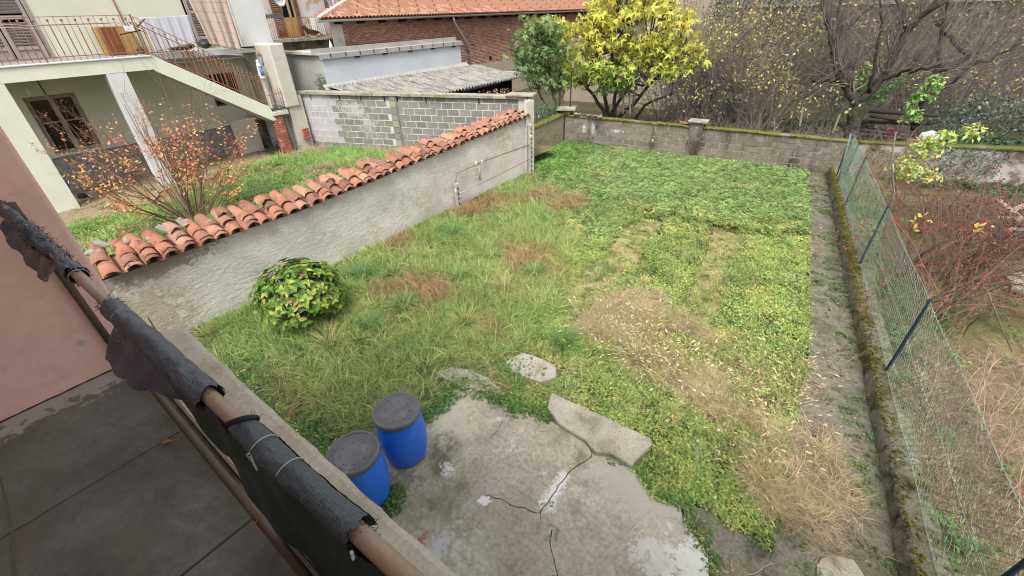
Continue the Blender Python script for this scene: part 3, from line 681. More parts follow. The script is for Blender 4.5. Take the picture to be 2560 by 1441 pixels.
# ------------------------------------------------------------------ rendered wall with roof tiles along its top
tw = empty('rendered_wall', (-8, 5.5, 0), 'long grey roughly rendered wall topped with clay roof tiles', 'wall')
def ztl(y): return 1.33+max(0, y-3.5)*.052
nY = 120; vs = []; fs = []
ysw = np.linspace(-1.2, 11.06, nY); zk = [-.3, .0, .15, .3, .45, .6, .75, .9, 1.05, 1.2, 1.0]
for i, y in enumerate(ysw):
    zt = ztl(y)+.03
    for k in range(14):
        z = -.3+(zt+.3)*k/13; n1 = (vnoise(y*1.0, z*1.0, 1.5, 1)-.5)*.030+(vnoise(y*2.2+z*1.2, z*4, 1.4, 2)-.5)*.010+(vnoise(y*5+z*4, z*9, 1.6, 3)-.5)*.006
        vs.append((-7.75+n1, y, z))
for i in range(nY-1):
    for k in range(13): fs.append((i*14+k, (i+1)*14+k, (i+1)*14+k+1, i*14+k+1))
MB().add(vs, fs, True).build('render_face', m_render, tw)
m = MB()
for i in range(nY-1):
    y0, y1 = ysw[i], ysw[i+1]; zt = ztl(y0)+.05; zb = ztl(y0)+.19-.012*y0
    m.box((-8.18, y0, -.3), (-7.80, y1, zt)); m.add([(-7.76, y0, zt), (-7.76, y1, zt), (-8.20, y1, zb), (-8.20, y0, zb)], [(0, 1, 2, 3)])
m.add([(-7.76, -1.2, 1.3), (-7.76, -1.2, 1.35), (-8.2, -1.2, 1.5), (-8.2, -1.2, 1.3)], [(0, 1, 2, 3)])
m.build('wall_core', MAT('tile_bed', [A(96, 88, 62), A(130, 120, 96)], 6, bump=.8, bscale=50, bdist=.02, stains=[(A(90, 98, 40), 3, .52, .65)]), tw)
MB().box((-7.97, 11.0, -.3), (-7.735, 11.12, 2.2)).build('wall_end', m_render, tw)
MB().box((-7.76, 10.72, -.3), (-7.70, 11.13, 2.19)).build('wall_end', m_render, tw)
def tile_mesh(L, r0, r1, th, inv=False, chip=0, seed=0):
    random.seed(seed); n = 7; vs = []; ks = [0, .5, 1]
    for j, t in enumerate(ks):
        r = r0+(r1-r0)*t
        for sh in (0, th):
            for k in range(n):
                a = math.pi*(.04+.92*k/(n-1)); zz = (r-sh)*math.sin(a)*.82; x = (r-sh)*math.cos(a)
                y = L*t+(random.uniform(-chip, chip) if j in (0, 2) else 0)
                vs.append((x, y, -zz if inv else zz))
    fs = []; S = 2*n
    for j in range(2):
        for k in range(n-1):
            fs.append((j*S+k, j*S+k+1, (j+1)*S+k+1, (j+1)*S+k)); fs.append((j*S+n+k+1, j*S+n+k, (j+1)*S+n+k, (j+1)*S+n+k+1))
        for k in (0, n-1): fs.append((j*S+k, (j+1)*S+k, (j+1)*S+n+k, j*S+n+k))
    for j in (0, 2):
        for k in range(n-1): fs.append((j*S+k+1, j*S+k, j*S+n+k, j*S+n+k+1))
    me = MB().add(vs, fs, True).mesh('roof_tile'); return me
tps = [tile_mesh(.43, .112, .092, .014, False, .010, i) for i in range(6)]; tpi = [tile_mesh(.42, .085, .09, .013, True, .008, 10+i) for i in range(3)]
tshort = [tile_mesh(.24, .112, .10, .013, False, .02, 20+i) for i in range(3)]
for me in tps+tpi+tshort: me.materials.append(m_terra)
random.seed(31); y = .62; k = 0
while y < 10.75:
    zl = ztl(y)+.085; zh = ztl(y)+.23-.012*y; ln = math.hypot(.45, zh-zl); sl_ = (zh-zl)/.45
    ya = y+random.uniform(-.02, .02); far_ = y/10.7
    def tile(me, xd, yy, zz, tz, pitch, roll=0.0):
        # local +y runs up the slope (towards -x)
        M = Matrix.Translation((xd, yy, zz)) @ Matrix.Rotation(rad(90)+tz, 4, 'Z') @ Matrix.Rotation(pitch, 4, 'X') @ Matrix.Rotation(roll, 4, 'Y')
        place('roof_tile', me, M, tw)
    p0 = math.atan(sl_)*.9
    # channel tile between columns
    tile(tpi[k % 3], -7.66+random.uniform(-.02, .02), ya+.125, zl+.03, random.uniform(-.05, .05), p0)
    # cover tiles: lower one, optional doubled piece, upper one
    xl = -7.63+random.uniform(-.03, .03); r1 = random.uniform(-.12, .12)
    tile(random.choice(tps), xl, ya, zl-.005, r1, p0+.05, random.uniform(-.08, .08))
    if random.random() < .6: tile(random.choice(tshort), xl-.07, ya+random.uniform(-.01, .02), zl+.035, r1+random.uniform(-.1, .1), p0+.08, random.uniform(-.1, .1))
    xu = -7.84+random.uniform(-.05, .04)
    tile(random.choice(tps), xu, ya+random.uniform(-.02, .03), zl+.05+(.21)*sl_*.9, r1+random.uniform(-.12, .12), p0+random.uniform(-.05, .08), random.uniform(-.1, .1))
    if random.random() < .25: tile(random.choice(tshort), xu-.12, ya+random.uniform(-.03, .03), zl+.10+.33*sl_, random.uniform(-.3, .3), p0, random.uniform(-.1, .1))
    y += .25*(1-.12*far_)+random.uniform(-.012, .012); k += 1
# stones and slate scraps holding the tiles down
def stone(loc, s, mat, label, cat='stone', name='stone'):
    me = bpy.data.meshes.new(name); b = bmesh.new(); bmesh.ops.create_icosphere(b, subdivisions=2, radius=1)
    for v in b.verts:
        v.co.x *= s[0]; v.co.y *= s[1]; v.co.z *= s[2]; v.co += v.co.normalized()*random.uniform(-.12, .12)*min(s)
    b.to_mesh(me); b.free(); o = link(name, me, mat); o.location = loc; o.rotation_euler = (0, 0, random.uniform(0, 3)); return props(o, label, cat)
def ontile(px, py, X=-8.1): q = onx(px, py, X); return q
m_peb = MAT('stone', [A(140, 134, 122), A(176, 170, 158)], 14, bump=.6, bscale=60, bdist=.01, fine=.3)
q = ontile(318, 603); stone(q, (.07, .05, .06), m_peb, 'round grey stone wedged between the second and third tile rows')
q = ontile(228, 632, -8.15); stone(q, (.06, .08, .05), m_peb, 'grey stone at the near end of the tiled wall top')
q = ontile(375, 596, -8.1); stone(q, (.06, .05, .04), m_peb, 'small grey stone behind the third tile row')
for (x0, y0, x1, y1), lab in (((242, 612, 278, 624), 'pale slate strip lying behind the first clay tiles'), ((398, 574, 430, 587), 'pale slate strip wedged between the fourth and fifth tile rows'), ((448, 556, 470, 572), 'narrow slate strip beside the fifth tile row')):
    a = ontile(x0, y0, -8.12); b = ontile(x1, y1, -8.02); o = MB().bar(a+np.array([0, 0, .06]), b+np.array([0, 0, .06]), .09, .03, jit=.008).build('slate_piece', m_peb); props(o, lab, 'slate')

# concrete posts with rods against the rendered wall
m_cpost = MAT('concrete_post', [A(176, 172, 160), A(196, 192, 180)], 6, bump=.4, bscale=60, bdist=.004, fine=.15, stains=[(A(150, 120, 96), 4, .66, .74)])
fr = empty('vine_support_rack', (-7.6, 9.2, 0), 'rusty rods strung between two pierced concrete posts against the rendered wall', 'rack')
def cpost(y, h, lab_):
    m = MB(); m.box((-7.66, y-.045, -.1), (-7.58, y+.045, h)); m.add([(-7.66, y-.045, h), (-7.58, y-.045, h), (-7.58, y+.045, h), (-7.66, y+.045, h), (-7.62, y, h+.05)], [(0, 1, 4), (1, 2, 4), (2, 3, 4), (3, 0, 4)])
    o = m.build('post', m_cpost, fr); hm = MB()
    for z in np.arange(.15, h-.05, .14): hm.box((-7.575, y-.018, z), (-7.572, y+.018, z+.07))
    hm.build('post_holes', m_dark, o)['kind'] = 'stuff'
cpost(7.50, .72, ''); cpost(10.80, 1.55, '')
MB().tube([(-7.60, 7.52, .98), (-7.60, 8.6, 1.03), (-7.60, 10.8, .98)], .011, 6).build('rod', m_rust, fr)
MB().tube([(-7.60, 7.52, .45), (-7.60, 9.0, .47)], .011, 6).build('rod', m_galv, fr)
MB().tube([(-7.60, 9.0, .47), (-7.60, 10.8, .55)], .010, 6).build('rod', m_rust, fr)
MB().tube([(-7.61, 7.47, .70), (-7.60, 7.52, .98)], .01, 6).build('rod', m_rust, fr)
MB().tube([(-7.62, 8.42, .55), (-7.62, 8.42, 1.02)], .02, 6).build('stub_pole', m_cpost, fr)
m_porc = PLAIN('white_porcelain', A(226, 226, 224), .3, .5)
for (x, y, z) in ((-7.46, 7.30, .63), (-7.55, 10.74, 1.24), (-7.6, 8.28, 1.06), (-7.58, 8.5, 1.04)):
    m = MB().lathe([(0, -.045), (.02, -.045), (.03, -.02), (.016, 0), (.028, .02), (.02, .045), (0, .045)], (x, y, z), 10); m.build('insulator', m_porc, fr)
MB().tube([(-7.6, 7.45, .55), (-7.46, 7.30, .60)], .008, 5).build('insulator_arm', m_rust, fr)

# ------------------------------------------------------------------ own balcony in the foreground
FZ = 2.70
own = empty('own_house', (0, -4, 0), 'pink plastered end wall and shaded balcony of the house the view is taken from', 'house')
bevel(MB().box((-3.30, -3.2, 0), (-3.01, .188, 6.3)).build('side_wall', m_pink, own), .02, 3)
MB().box((-3.01, -8, 0), (9, -1.75, 6.4)).build('back_wall', m_pink, own)
MB().box((-3.4, -3, 6.3), (9, -.30, 6.5)).build('balcony_roof', m_white, own)
MB().box((-3.01, -1.75, 2.46), (9, .30, FZ-.03)).build('balcony_slab', m_kerb, own)
m_kerb_o = MB()
xk = np.arange(-3.06, 3.01, .06); vs = []; K = 7
for i, x in enumerate(xk):
    e = (vnoise(x*9, 2, 1.5, 4)-.5)*.012; g = (vnoise(x*9, 7, 1.5, 5)-.5)*.006
    inset = .05*max(0, 1-i/1.0) if i < 1 else 0
    for a, b in [(.125, FZ-.04), (.125, FZ+.05), (.135, FZ+.06), (.375-inset+e, FZ+.062+g*.3), (.40-inset+e, FZ+.05), (.402-inset+e, FZ-.06), (.30, FZ-.2)]: vs.append((x, a, b))
fs = [(i*K+k, (i+1)*K+k, (i+1)*K+k+1, i*K+k+1) for i in range(len(xk)-1) for k in range(K-1)]
m_kerb_o.add(vs, [q for q in fs]); m_kerb_o.add(vs[:K], [tuple(range(K))])
m_kerb_o.build('kerb', m_kerb, own)
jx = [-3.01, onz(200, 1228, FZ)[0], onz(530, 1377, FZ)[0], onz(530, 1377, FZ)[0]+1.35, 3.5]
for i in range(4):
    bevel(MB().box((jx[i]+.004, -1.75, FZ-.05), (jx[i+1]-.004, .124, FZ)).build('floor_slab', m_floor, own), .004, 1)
MB().add([(-3.0, -1.7, FZ-.006), (3.4, -1.7, FZ-.006), (3.4, .12, FZ-.006), (-3.0, .12, FZ-.006)], [(0, 1, 2, 3)]).build('floor_joint', m_crack, own)
slot('floor_crack', [tuple(onz(x, y, FZ)[:2]) for x, y in [(-40, 1060), (0, 1190), (15, 1250), (32, 1330), (33, 1400), (45, 1500)]], .012, FZ+.002, MAT('old_joint', [A(104, 100, 92), A(120, 116, 108)], 9), own)
# skirting gap: dark ragged line where the pink wall meets the floor
slot('wall_gap', jag([(-3.003, -1.7), (-3.003, .02)], False, .003, .03), .014, FZ+.003, m_dark, own)
blob('paint_chip', (0, 0), .02, .015, 0, 0, m_mortar, own, 5)
for o in list(own.children):
    if o.name.startswith('paint_chip'):
        q = onx(202, 856, -3.01); o.matrix_basis = chain(own).inverted() @ Matrix.Translation((-3.007, q[1], q[2])) @ Matrix.Rotation(rad(90), 4, 'Y')

RZ, RY, RR = 3.72, .0975, .0160      # top rail centre
m_pipelow = MAT('dark_pipe', [A(84, 74, 62), A(106, 94, 80)], 5, rough=.6, bump=.12, bscale=40, bdist=.001, fine=.15)  # darker pipe colour for the lower rail and the left end post
rl = empty('balcony_rail', (-1.05, RY, FZ), 'old brown painted tube railing of the balcony, shade net rolled round it', 'railing')
rt = [(x, RY, RZ+.002*math.sin(x*2)) for x in np.arange(-3.01, 1.3, .1)]
MB().tube(rt, RR, 20).build('top_rail', m_pipe, rl)
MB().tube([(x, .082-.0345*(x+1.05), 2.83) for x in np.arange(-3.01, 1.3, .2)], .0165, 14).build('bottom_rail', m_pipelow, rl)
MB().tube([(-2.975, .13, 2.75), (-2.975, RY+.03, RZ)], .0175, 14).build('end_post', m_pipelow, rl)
MB().tube([(1.2, .088, 2.75), (1.2, RY, RZ)], .0175, 14).build('end_post', m_pipe, rl)
xr = lambda px, py: onz(px, py, RZ)[0]
def NETMAT(name, c1, c2, a=0.0, sc=1500):
    N = NT(name); g = N.n('ShaderNodeNewGeometry'); uv = N.n('ShaderNodeUVMap'); 
    at = N.n('ShaderNodeAttribute', attribute_name='tint')
    sep = N.n('ShaderNodeSeparateColor'); N.l(at.outputs['Color'], sep.inputs[0])
    s1 = N.math('SINE', N.math('MULTIPLY', sep.outputs[0], sc)); s2 = N.math('SINE', N.math('MULTIPLY', sep.outputs[1], sc*.8))
    nn = N.noise(N.smap(g.outputs['Position'], (1.6, .6, .6)), 190, 4, .75)
    w = N.math('ADD', N.math('MULTIPLY', N.math('ADD', s1, N.math('MULTIPLY', s2, .3)), .10), N.math('MULTIPLY', nn, 1.2))
    c = N.ramp(w, [(.25, c1), (.85, c2)]); b = N.n('ShaderNodeBsdfPrincipled'); N.l(c, b.inputs['Base Color']); b.inputs['Roughness'].default_value = .38
    b.inputs['Specular IOR Level'].default_value = .55
    bn = N.n('ShaderNodeBump'); bn.inputs['Strength'].default_value = .9; bn.inputs['Distance'].default_value = .0025; N.l(w, bn.inputs['Height']); N.l(bn.outputs[0], b.inputs['Normal'])
    if a:
        tr = N.n('ShaderNodeBsdfTransparent'); mx = N.n('ShaderNodeMixShader'); N.l(N.step(w, a-.12, a+.12), mx.inputs[0]); N.l(tr.outputs[0], mx.inputs[1]); N.l(b.outputs[0], mx.inputs[2]); N.l(mx.outputs[0], N.out.inputs[0])
    else: N.l(b.outputs[0], N.out.inputs[0])
    return N.m
m_net = NETMAT('shade_net_rolled', A(16, 20, 25), A(92, 104, 118)); m_netg = NETMAT('shade_net_hanging', A(8, 28, 22), A(30, 74, 58), .30, 1500)  # paler second colour of the rolled net paints in its knit highlights
m_netf = NETMAT('shade_net_flap', A(18, 24, 32), A(78, 92, 112), .36, 700)
m_thread = PLAIN('net_thread', A(36, 40, 46), .7); m_cord = PLAIN('cord', A(176, 196, 178), .7)
net = empty('shade_net', (-1.05, RY, RZ), 'dark frayed shade netting rolled round the balcony rail and hanging below it', 'netting')
def wrap(x0, x1, seed, base=.0215, lump=.005, ragged=.03, spiral=0.0):
    nx = max(8, int((x1-x0)/.004)); nt_ = 40; X = np.linspace(0, 1, nx); th = np.linspace(0, 2*math.pi, nt_+1)
    G, T = np.meshgrid(X, th, indexing='ij'); xx = x0+(x1-x0)*G
    e0 = ragged*(vnoise(np.cos(T)*2+5, np.sin(T)*2+5, 2.2, seed)-.2)+spiral*(T/(2*math.pi)); e1 = ragged*(vnoise(np.cos(T)*2+9, np.sin(T)*2+3, 2.2, seed+3)-.2)
    xx = xx+e0*(1-G)**4-e1*G**4
    cT, sT = np.cos(T)*.022, np.sin(T)*.022
    r = base+1.5*lump*(vnoise(xx*6+cT*34, sT*22+cT*9+3, 1.3, seed)-.4)+lump*1.1*(vnoise(xx*26+sT*60, cT*50+sT*31+9, 1, seed+1)-.5)
    r = r+.0022*(vnoise(xx*210+cT*40, T*9, 1, seed+2)-.5)+.0045*np.maximum(0, vnoise(xx*34+T*2.2, T*2.6-xx*12, 1, seed+7)-.55)*np.sin(T*.5+.2)
    ov = np.clip((T-3.6)/.5, 0, 1); r = r+.003*(ov if seed % 2 else 0)
    y = RY+r*np.cos(T)-.001; z = RZ+r*np.sin(T)-.003*np.abs(np.sin(xx*7))
    V = np.stack([xx, y, z], -1); i = np.arange(nx-1)[:, None]*(nt_+1)+np.arange(nt_)[None]
    Fc = np.stack([i, i+nt_+1, i+nt_+2, i+1], -1).reshape(-1, 4)
    col = np.stack([xx, T*.022, T*0], -1)
    o = link('rolled_net', fastmesh('rolled_net', V, Fc, col.reshape(-1, 3), smooth=True), m_net, net)
    return o
xa = xr(178, 692); xb = xr(262, 768); xc = xr(522, 1005); xd = xr(588, 1075); xe = xr(890, 1352)
wrap(-3.01, xa+.02, 1, .0215, .008, .05); wrap(xb, xc, 2, .0262, .007, .03); wrap(xd, xe, 3, .0242, .0035, .02)
wrap(-2.46, -2.23, 5, .028, .014, .12); wrap(xa-.16, xa+.015, 7, .025, .006, .05)
def fray(cx, n, L, seed, spread=.04, up=0.0):
    r_ = np.random.default_rng(seed); K = 5; a = r_.uniform(0, 2*math.pi, n); P = np.zeros((n, K, 3)); x = cx+r_.normal(0, spread, n)
    d = np.stack([r_.normal(0, .7, n), np.cos(a), np.sin(a)+up], -1); d /= np.linalg.norm(d, axis=1, keepdims=True)
    P[:, 0] = np.stack([x, RY+.022*np.cos(a), RZ+.022*np.sin(a)], -1)
    for k in range(1, K): d = d+r_.normal(0, .35, (n, 3)); d /= np.linalg.norm(d, axis=1, keepdims=True); P[:, k] = P[:, k-1]+d*(r_.uniform(.4, 1.2, n)*L/K)[:, None]
    V, Fc, _ = tubes(P, .0006, 3); o = link('frayed_threads', fastmesh('frayed_threads', V, Fc), m_thread, net); o['kind'] = 'stuff'
fray(-2.34, 300, .034, 1, .12, .2); fray(-2.05, 110, .024, 2, .08, .2); fray(xa+.02, 60, .02, 3, .008); fray(xb, 50, .02, 4, .01); fray(xc, 40, .014, 5, .006); fray(xe, 70, .014, 6, .008); fray(-2.85, 60, .02, 8, .1)
fray(xd+.01, 14, .03, 9, .008, .8)
# selvedge band at the start of the third roll
V = []
m = MB(); th = np.linspace(-.9, 2.6, 30)
band = [(xd-.012+.05*(t+.9)/3.5*0+.03*math.sin((t+.9)*.9), RY+.0255*math.cos(t), RZ+.0255*math.sin(t)) for t in th]
o = MB().tube(band, [.006*min(1, (i+1)/5, (30-i)/4) for i in range(30)], 8).build('net_selvedge', PLAIN('selvedge', A(40, 38, 44), .8), net)
for i, (px, py, k) in enumerate([(640, 1115, 1), (706, 1172, 1), (250, 765, 0), (300, 790, 1), (96, 615, 0), (196, 688, 0)]):
    x = xr(px, py); rr = .0255
    MB().tube([(x+.02*math.sin(t*.5+1), RY+rr*math.cos(t), RZ+rr*math.sin(t)) for t in np.linspace(-.6, 4.4, 24)], .0013, 5).build('tie_cord', m_cord, net)
x = xr(632, 1140)
MB().tube([(x, RY-.026, RZ+.010), (x-.01, RY-.029, RZ+.004), (x+.006, RY-.030, RZ-.002), (x+.004, RY-.027, RZ+.008), (x+.016, RY-.031, RZ-.008), (x+.022, RY-.032, RZ-.016)], .0026, 6).build('cord_knot', m_cord, net)
x = xr(880, 1375); MB().tube([(x, RY-.024, RZ-.0), (x+.004, RY-.027, RZ-.014), (x-.002, RY-.025, RZ-.024)], .003, 6).build('cord_knot', PLAIN('white_scrap', A(220, 220, 216)), net)
# hanging sheet between the rails
def sheet(name, x0, x1, nx, top, bot, mat, seed, yfn):
    nz = 26; U = np.linspace(0, 1, nx); W = np.linspace(0, 1, nz); G, T = np.meshgrid(U, W, indexing='ij')
    xx = x0+(x1-x0)*G; zt = np.vectorize(top)(xx); zb = np.vectorize(bot)(xx); zz = zt+(zb-zt)*T
    yy = yfn(xx, zz, T)
    V = np.stack([xx, yy, zz], -1); i = np.arange(nx-1)[:, None]*nz+np.arange(nz-1)[None]
    Fc = np.stack([i, i+1, i+nz+1, i+nz], -1).reshape(-1, 4)
    return link(name, fastmesh(name, V, Fc, np.stack([xx, zz, zz*0], -1).reshape(-1, 3), smooth=True), mat, net)
def zbot(x):      # lower rim climbs toward the left end
    t = (x+1.52)/.62
    return 3.60-.80*min(1, max(0, t))**.55-.02*math.sin(x*14)
sheet('hanging_net', -1.50, 1.25, 260, lambda x: RZ-.012, zbot, m_netg, 4, lambda x, z, T: RY+.002+.012*np.sin(T*3.1)+.012*np.sin(x*15+T*3)*T+.005*np.sin(x*41+T*5)*T)
sheet('hanging_net', -1.18, 1.25, 240, lambda x: RZ-.10-.12*abs(math.sin(x*3)), lambda x: 2.80, m_netg, 5, lambda x, z, T: RY+.022+.008*np.sin(x*11+T*2))
sheet('net_trim', -1.10, -.35, 90, lambda x: RZ-.06, lambda x: RZ-.20-.10*abs(math.sin(x*5+1)), m_netg, 8, lambda x, z, T: RY-.010-.012*np.sin(T*3)+.006*np.sin(x*31))
def fl_bot(x): 
    t = (x+1.60)/.50; return 3.655-.20*math.sin(math.pi*min(1, max(0, t*.62+.16)))**.7
sheet('net_flap', -1.45, -1.06, 70, lambda x: RZ-.006, lambda x: RZ-.105+.05*max(0, (x+1.30)/.3)-.006*math.sin(x*40), m_netf, 6, lambda x, z, T: RY-.015-.070*T*np.clip((-.98-x)/.30, .25, 1)+.004*np.sin(x*50+T*4))
sheet('net_flap', -2.72, -1.98, 90, lambda x: RZ+.004, lambda x: RZ-.10*math.sin(math.pi*min(1, max(0.02, (x+2.74)/.78)))**.6-.012*math.sin(x*37)**2, m_net, 9, lambda x, z, T: RY-.020-.045*T+.006*np.sin(x*31+T*4))
# the top rail is not quite parallel to the balcony edge
net.rotation_euler = (0, 0, .0345); rl.rotation_euler = (0, 0, .0345)
# wire on the lower rail, dry leaf on the floor
MB().tube([tuple(onz(x, y, 2.85)) for x, y in [(600, 1210), (622, 1250), (650, 1290), (636, 1312), (648, 1330)]], .0016, 5).build('wire_tie', m_rust, own)
MB().lathe([(.0222, -.006), (.026, 0), (.0222, .006)], (0, 0, 0), 14)
a = onz(402, 1108, FZ+.01)
V, Fc, _ = stamp([(0, 0, 0), (.02, .012, .006), (.05, 0, .002), (.02, -.012, .006)], [(0, 1, 2, 3)], [a], eul(np.zeros(1), np.zeros(1), np.array([.9])), [1.1])
o = link('fallen_leaf', fastmesh('fallen_leaf', V, Fc, np.broadcast_to(c3(176, 120, 60), V.shape)), m_leaf); props(o, 'dry curled brown leaf on the dark balcony floor', 'leaf')
# thin rod sticking up by the kerb end
q = onx(394, 868, -2.9); MB().tube([(-3.12, .28, 2.58), (-3.12, .282, 2.86)], .004, 6).build('bracket_rod', m_rust, own)

# ------------------------------------------------------------------ blue barrels
N = NT('blue_plastic'); b = N.n('ShaderNodeBsdfPrincipled'); g = N.n('ShaderNodeNewGeometry'); 
c = N.mix(N.step(N.noise(g.outputs['Position'], 5, 5, .7), .45, .8), (.014, .13, .60, 1), (.035, .18, .66, 1))
sx = N.n('ShaderNodeSeparateXYZ'); N.l(g.outputs['Position'], sx.inputs[0])
c = N.mix(N.step(N.math('ADD', sx.outputs[2], N.math('MULTIPLY', N.noise(g.outputs['Position'], 9, 4), .25)), .26, .16), c, A(110, 100, 104, .5))
N.l(c, b.inputs['Base Color']); b.inputs['Roughness'].default_value = .42; b.inputs['Specular IOR Level'].default_value = .4; N.l(b.outputs[0], N.out.inputs[0]); m_blue = N.m
m_lid = MAT('dark_plastic', [A(98, 96, 102), A(118, 116, 122)], 6, rough=.5, bump=.08, bscale=60, bdist=.002, fine=.12, spec=.4, stains=[(A(146, 146, 150), 7, .56, .74), (A(60, 56, 54), 4, .6, .75)])
def barrel(x, y, rz, label):
    r = empty('barrel', (x, y, PZ), label, 'barrel', 'blue plastic barrels on the patio', rz)
    MB().lathe([(0, .0), (.17, .0), (.205, .012), (.228, .05), (.243, .12), (.258, .25), (.265, .38), (.262, .50), (.252, .60), (.238, .68), (.228, .715), (.226, .728), (0, .728)], (0, 0, 0), 56).build('body', m_blue).parent = r
    lid = MB().lathe([(.229, .700), (.251, .702), (.257, .712), (.258, .745), (.252, .765), (.240, .772), (.230, .768), (.224, .748), (.212, .738), (.192, .738), (.186, .746), (.178, .746), (.172, .736), (.06, .737), (0, .738)], (0, 0, 0), 64).build('lid', m_lid); lid.parent = r
    hp = MB().lathe([(.0, .0005), (.006, .0005), (.0062, 0)], (0, 0, 0), 10).mesh('hole'); hp.materials.append(m_dark)
    rm = MB().lathe([(.0062, 0), (.0085, .001), (.0095, 0)], (0, 0, 0), 10)
    for k in range(9):
        a = 2*math.pi*k/8; rr = .135 if k < 8 else 0
        h = bpy.data.objects.new('hole', hp); scene.collection.objects.link(h); h.parent = lid; h.location = (rr*math.cos(a), rr*math.sin(a), .7385)
    MB().box((.247, -.03, .715), (.2625, .03, .745)).build('clasp', m_lid).parent = r
barrel(-2.965, 1.67, 2.2, 'far blue barrel with grey lid standing free at the patio edge')
barrel(-2.90, 1.07, 1.0, 'near blue barrel with grey lid half hidden behind the balcony kerb')

# ------------------------------------------------------------------ neighbour's pale green house on the left
XB, XF = -15.35, -17.30
hs_ = empty('green_house', (-17.3, 3, NZ), 'pale green two-storey house with balcony, outside stair and grey stone base', 'house')
def obox(name, lo, hi, mat, parent=hs_, bev=0): 
    o = MB().box(lo, hi).build(name, mat, parent)
    if bev: bevel(o, bev, 2)
    return o
# ground-floor wall round the window (window 1.74..2.79, 1.36..2.85) and round a barred window (6.15..7.05, 1.5..2.92)
def wall_holes(name, x, th, y0, y1, z0, z1, holes, mat, parent):
    m = MB(); ys = sorted({y0, y1, *[h[0] for h in holes], *[h[1] for h in holes]}); zs = sorted({z0, z1, *[h[2] for h in holes], *[h[3] for h in holes]})
    for i in range(len(ys)-1):
        for j in range(len(zs)-1):
            yc, zc = (ys[i]+ys[i+1])/2, (zs[j]+zs[j+1])/2
            if any(h[0] < yc < h[1] and h[2] < zc < h[3] for h in holes): continue
            m.box((x-th, ys[i], zs[j]), (x, ys[i+1], zs[j+1]))
    return m.build(name, mat, parent)
W1 = (1.74, 2.79, 1.36, 2.85); W2 = (6.15, 7.05, 1.95, 2.92); W3 = (6.10, 6.62, 1.30, 1.62)
wall_holes('ground_floor_wall', XF, .3, -4, 8.2, 1.33, 3.32, [W1, W2], m_green, hs_)
wall_holes('base_wall', XF-.01, .28, -4, 8.2, NZ-.3, 1.33, [], m_mortar_d, hs_)
obox('room_dark', (XF-2.5, -3.8, NZ-.3), (XF-.6, 8.0, 3.3), m_dark)
D1 = (1.45, 2.72, 3.70, 5.6); D2 = (6.25, 7.15, 3.70, 5.7)
wall_holes('upper_wall', XF, .3, -4, 8.2, 3.66, 6.2, [D1, D2], m_green, hs_)
MB().tube([(XF+.02, 4.62, 3.68), (XF+.02, 4.60, 4.6), (XF+.02, 4.55, 5.6)], .018, 6).build('rusty_downpipe', m_rust, hs_)
MB().tube([(XF+.015, 2.20, 3.3), (XF+.012, 2.22, 2.86)], .012, 6).build('cable', m_dark, hs_)
# balcony slab, beam, lip
obox('balcony_slab', (XF, -4, 3.50), (XB-.16, 4.30, 3.655), m_clad)
MB().prism([(XB-.16, -4), (XB, -4), (XB, 4.30), (XB-.16, 4.30)], 3.345, 3.64).build('beam', m_green_l, hs_)
bevel(MB().box((XB-.20, -4, 3.642), (XB+.03, 4.36, 3.675)).build('beam_lip', m_white, hs_), .008)
obox('ceiling', (XF, -4, 3.325), (XB-.162, 4.36, 3.498), m_green)
# recessed balcony part behind the stair with the white enclosure
XR = -16.30
obox('balcony_slab', (XF, 4.362, 3.50), (XR, 8.2, 3.62), m_green)
bevel(MB().box((XR+.002, 4.31, 3.50), (XR+.05, 7.1, 3.665)).build('slab_edge', m_white, hs_), .006)
wy0, wy1 = onx(612, 122, XR)[1], onx(682, 107, XR)[1]; wz = onx(646, 115, XR)[2]
bevel(MB().box((XF, wy0, wz), (XR+.06, wy1, 6.3)).build('white_enclosure', m_white, hs_), .01)
# pillars
for y0, y1, lab in ((.95, 1.41, ''), (3.25, 3.67, '')):
    bevel(MB().box((XB-.30, y0, NZ-.2), (XB-.004, y1, 3.343)).build('pillar', m_green_l if y0 < 1 else m_white, hs_), .008)
# stair: stringer, steps, soffit
sy0, sz0, sy1, sz1 = 4.30, 3.665, 6.98, 1.98
def strip(name, x0, x1, pts, mat):   # prism along x from a polygon in y,z
    n = len(pts); vs = [(x0, y, z) for y, z in pts]+[(x1, y, z) for y, z in pts]
    fs = [tuple(range(n)), tuple(range(n, 2*n))[::-1]]+[(i, n+i, n+(i+1) % n, (i+1) % n) for i in range(n)]
    return MB().add(vs, fs).build(name, mat, hs_)
strip('stringer', XB-.14, XB, [(4.302, 3.345), (4.302, 3.66), (4.40, 3.655), (6.98, 1.99), (7.08, 1.56), (6.95, 1.56), (4.32, 3.30)], m_green_l)
strip('stair_soffit', XR+.05, XB-.145, [(4.37, 3.30), (4.37, 3.50), (6.98, 1.80), (7.0, 1.50)], m_green)
for k in range(10):
    y = 4.38+k*.262; z = 3.66-(k+1)*.168
    obox('step', (XR+.06, y, z-.12), (XB-.15, y+.27, z), m_cop)
obox('landing', (XR-.9, 6.99, 1.72), (XB-.02, 7.56, 1.83), m_cop)
obox('landing_edge', (XB-.018, 6.99, 1.70), (XB+.05, 7.52, 1.80), m_mortar)
# end pillar of the property and masonry below it
bevel(MB().box((XR-1.0, 7.52, 1.86), (XB+.02, 8.02, 3.74)).build('end_pillar', m_oldplaster, hs_), .05, 4)
bm_ = m_oldplaster
obox('gate_wall', (XR-.9, 7.50, NZ-.3), (XB-.35, 8.1, 1.85), m_wwash)
obox('wall_stub', (XB-.32, 7.62, NZ-.3), (XB-.05, 8.15, 2.19), m_oldplaster)
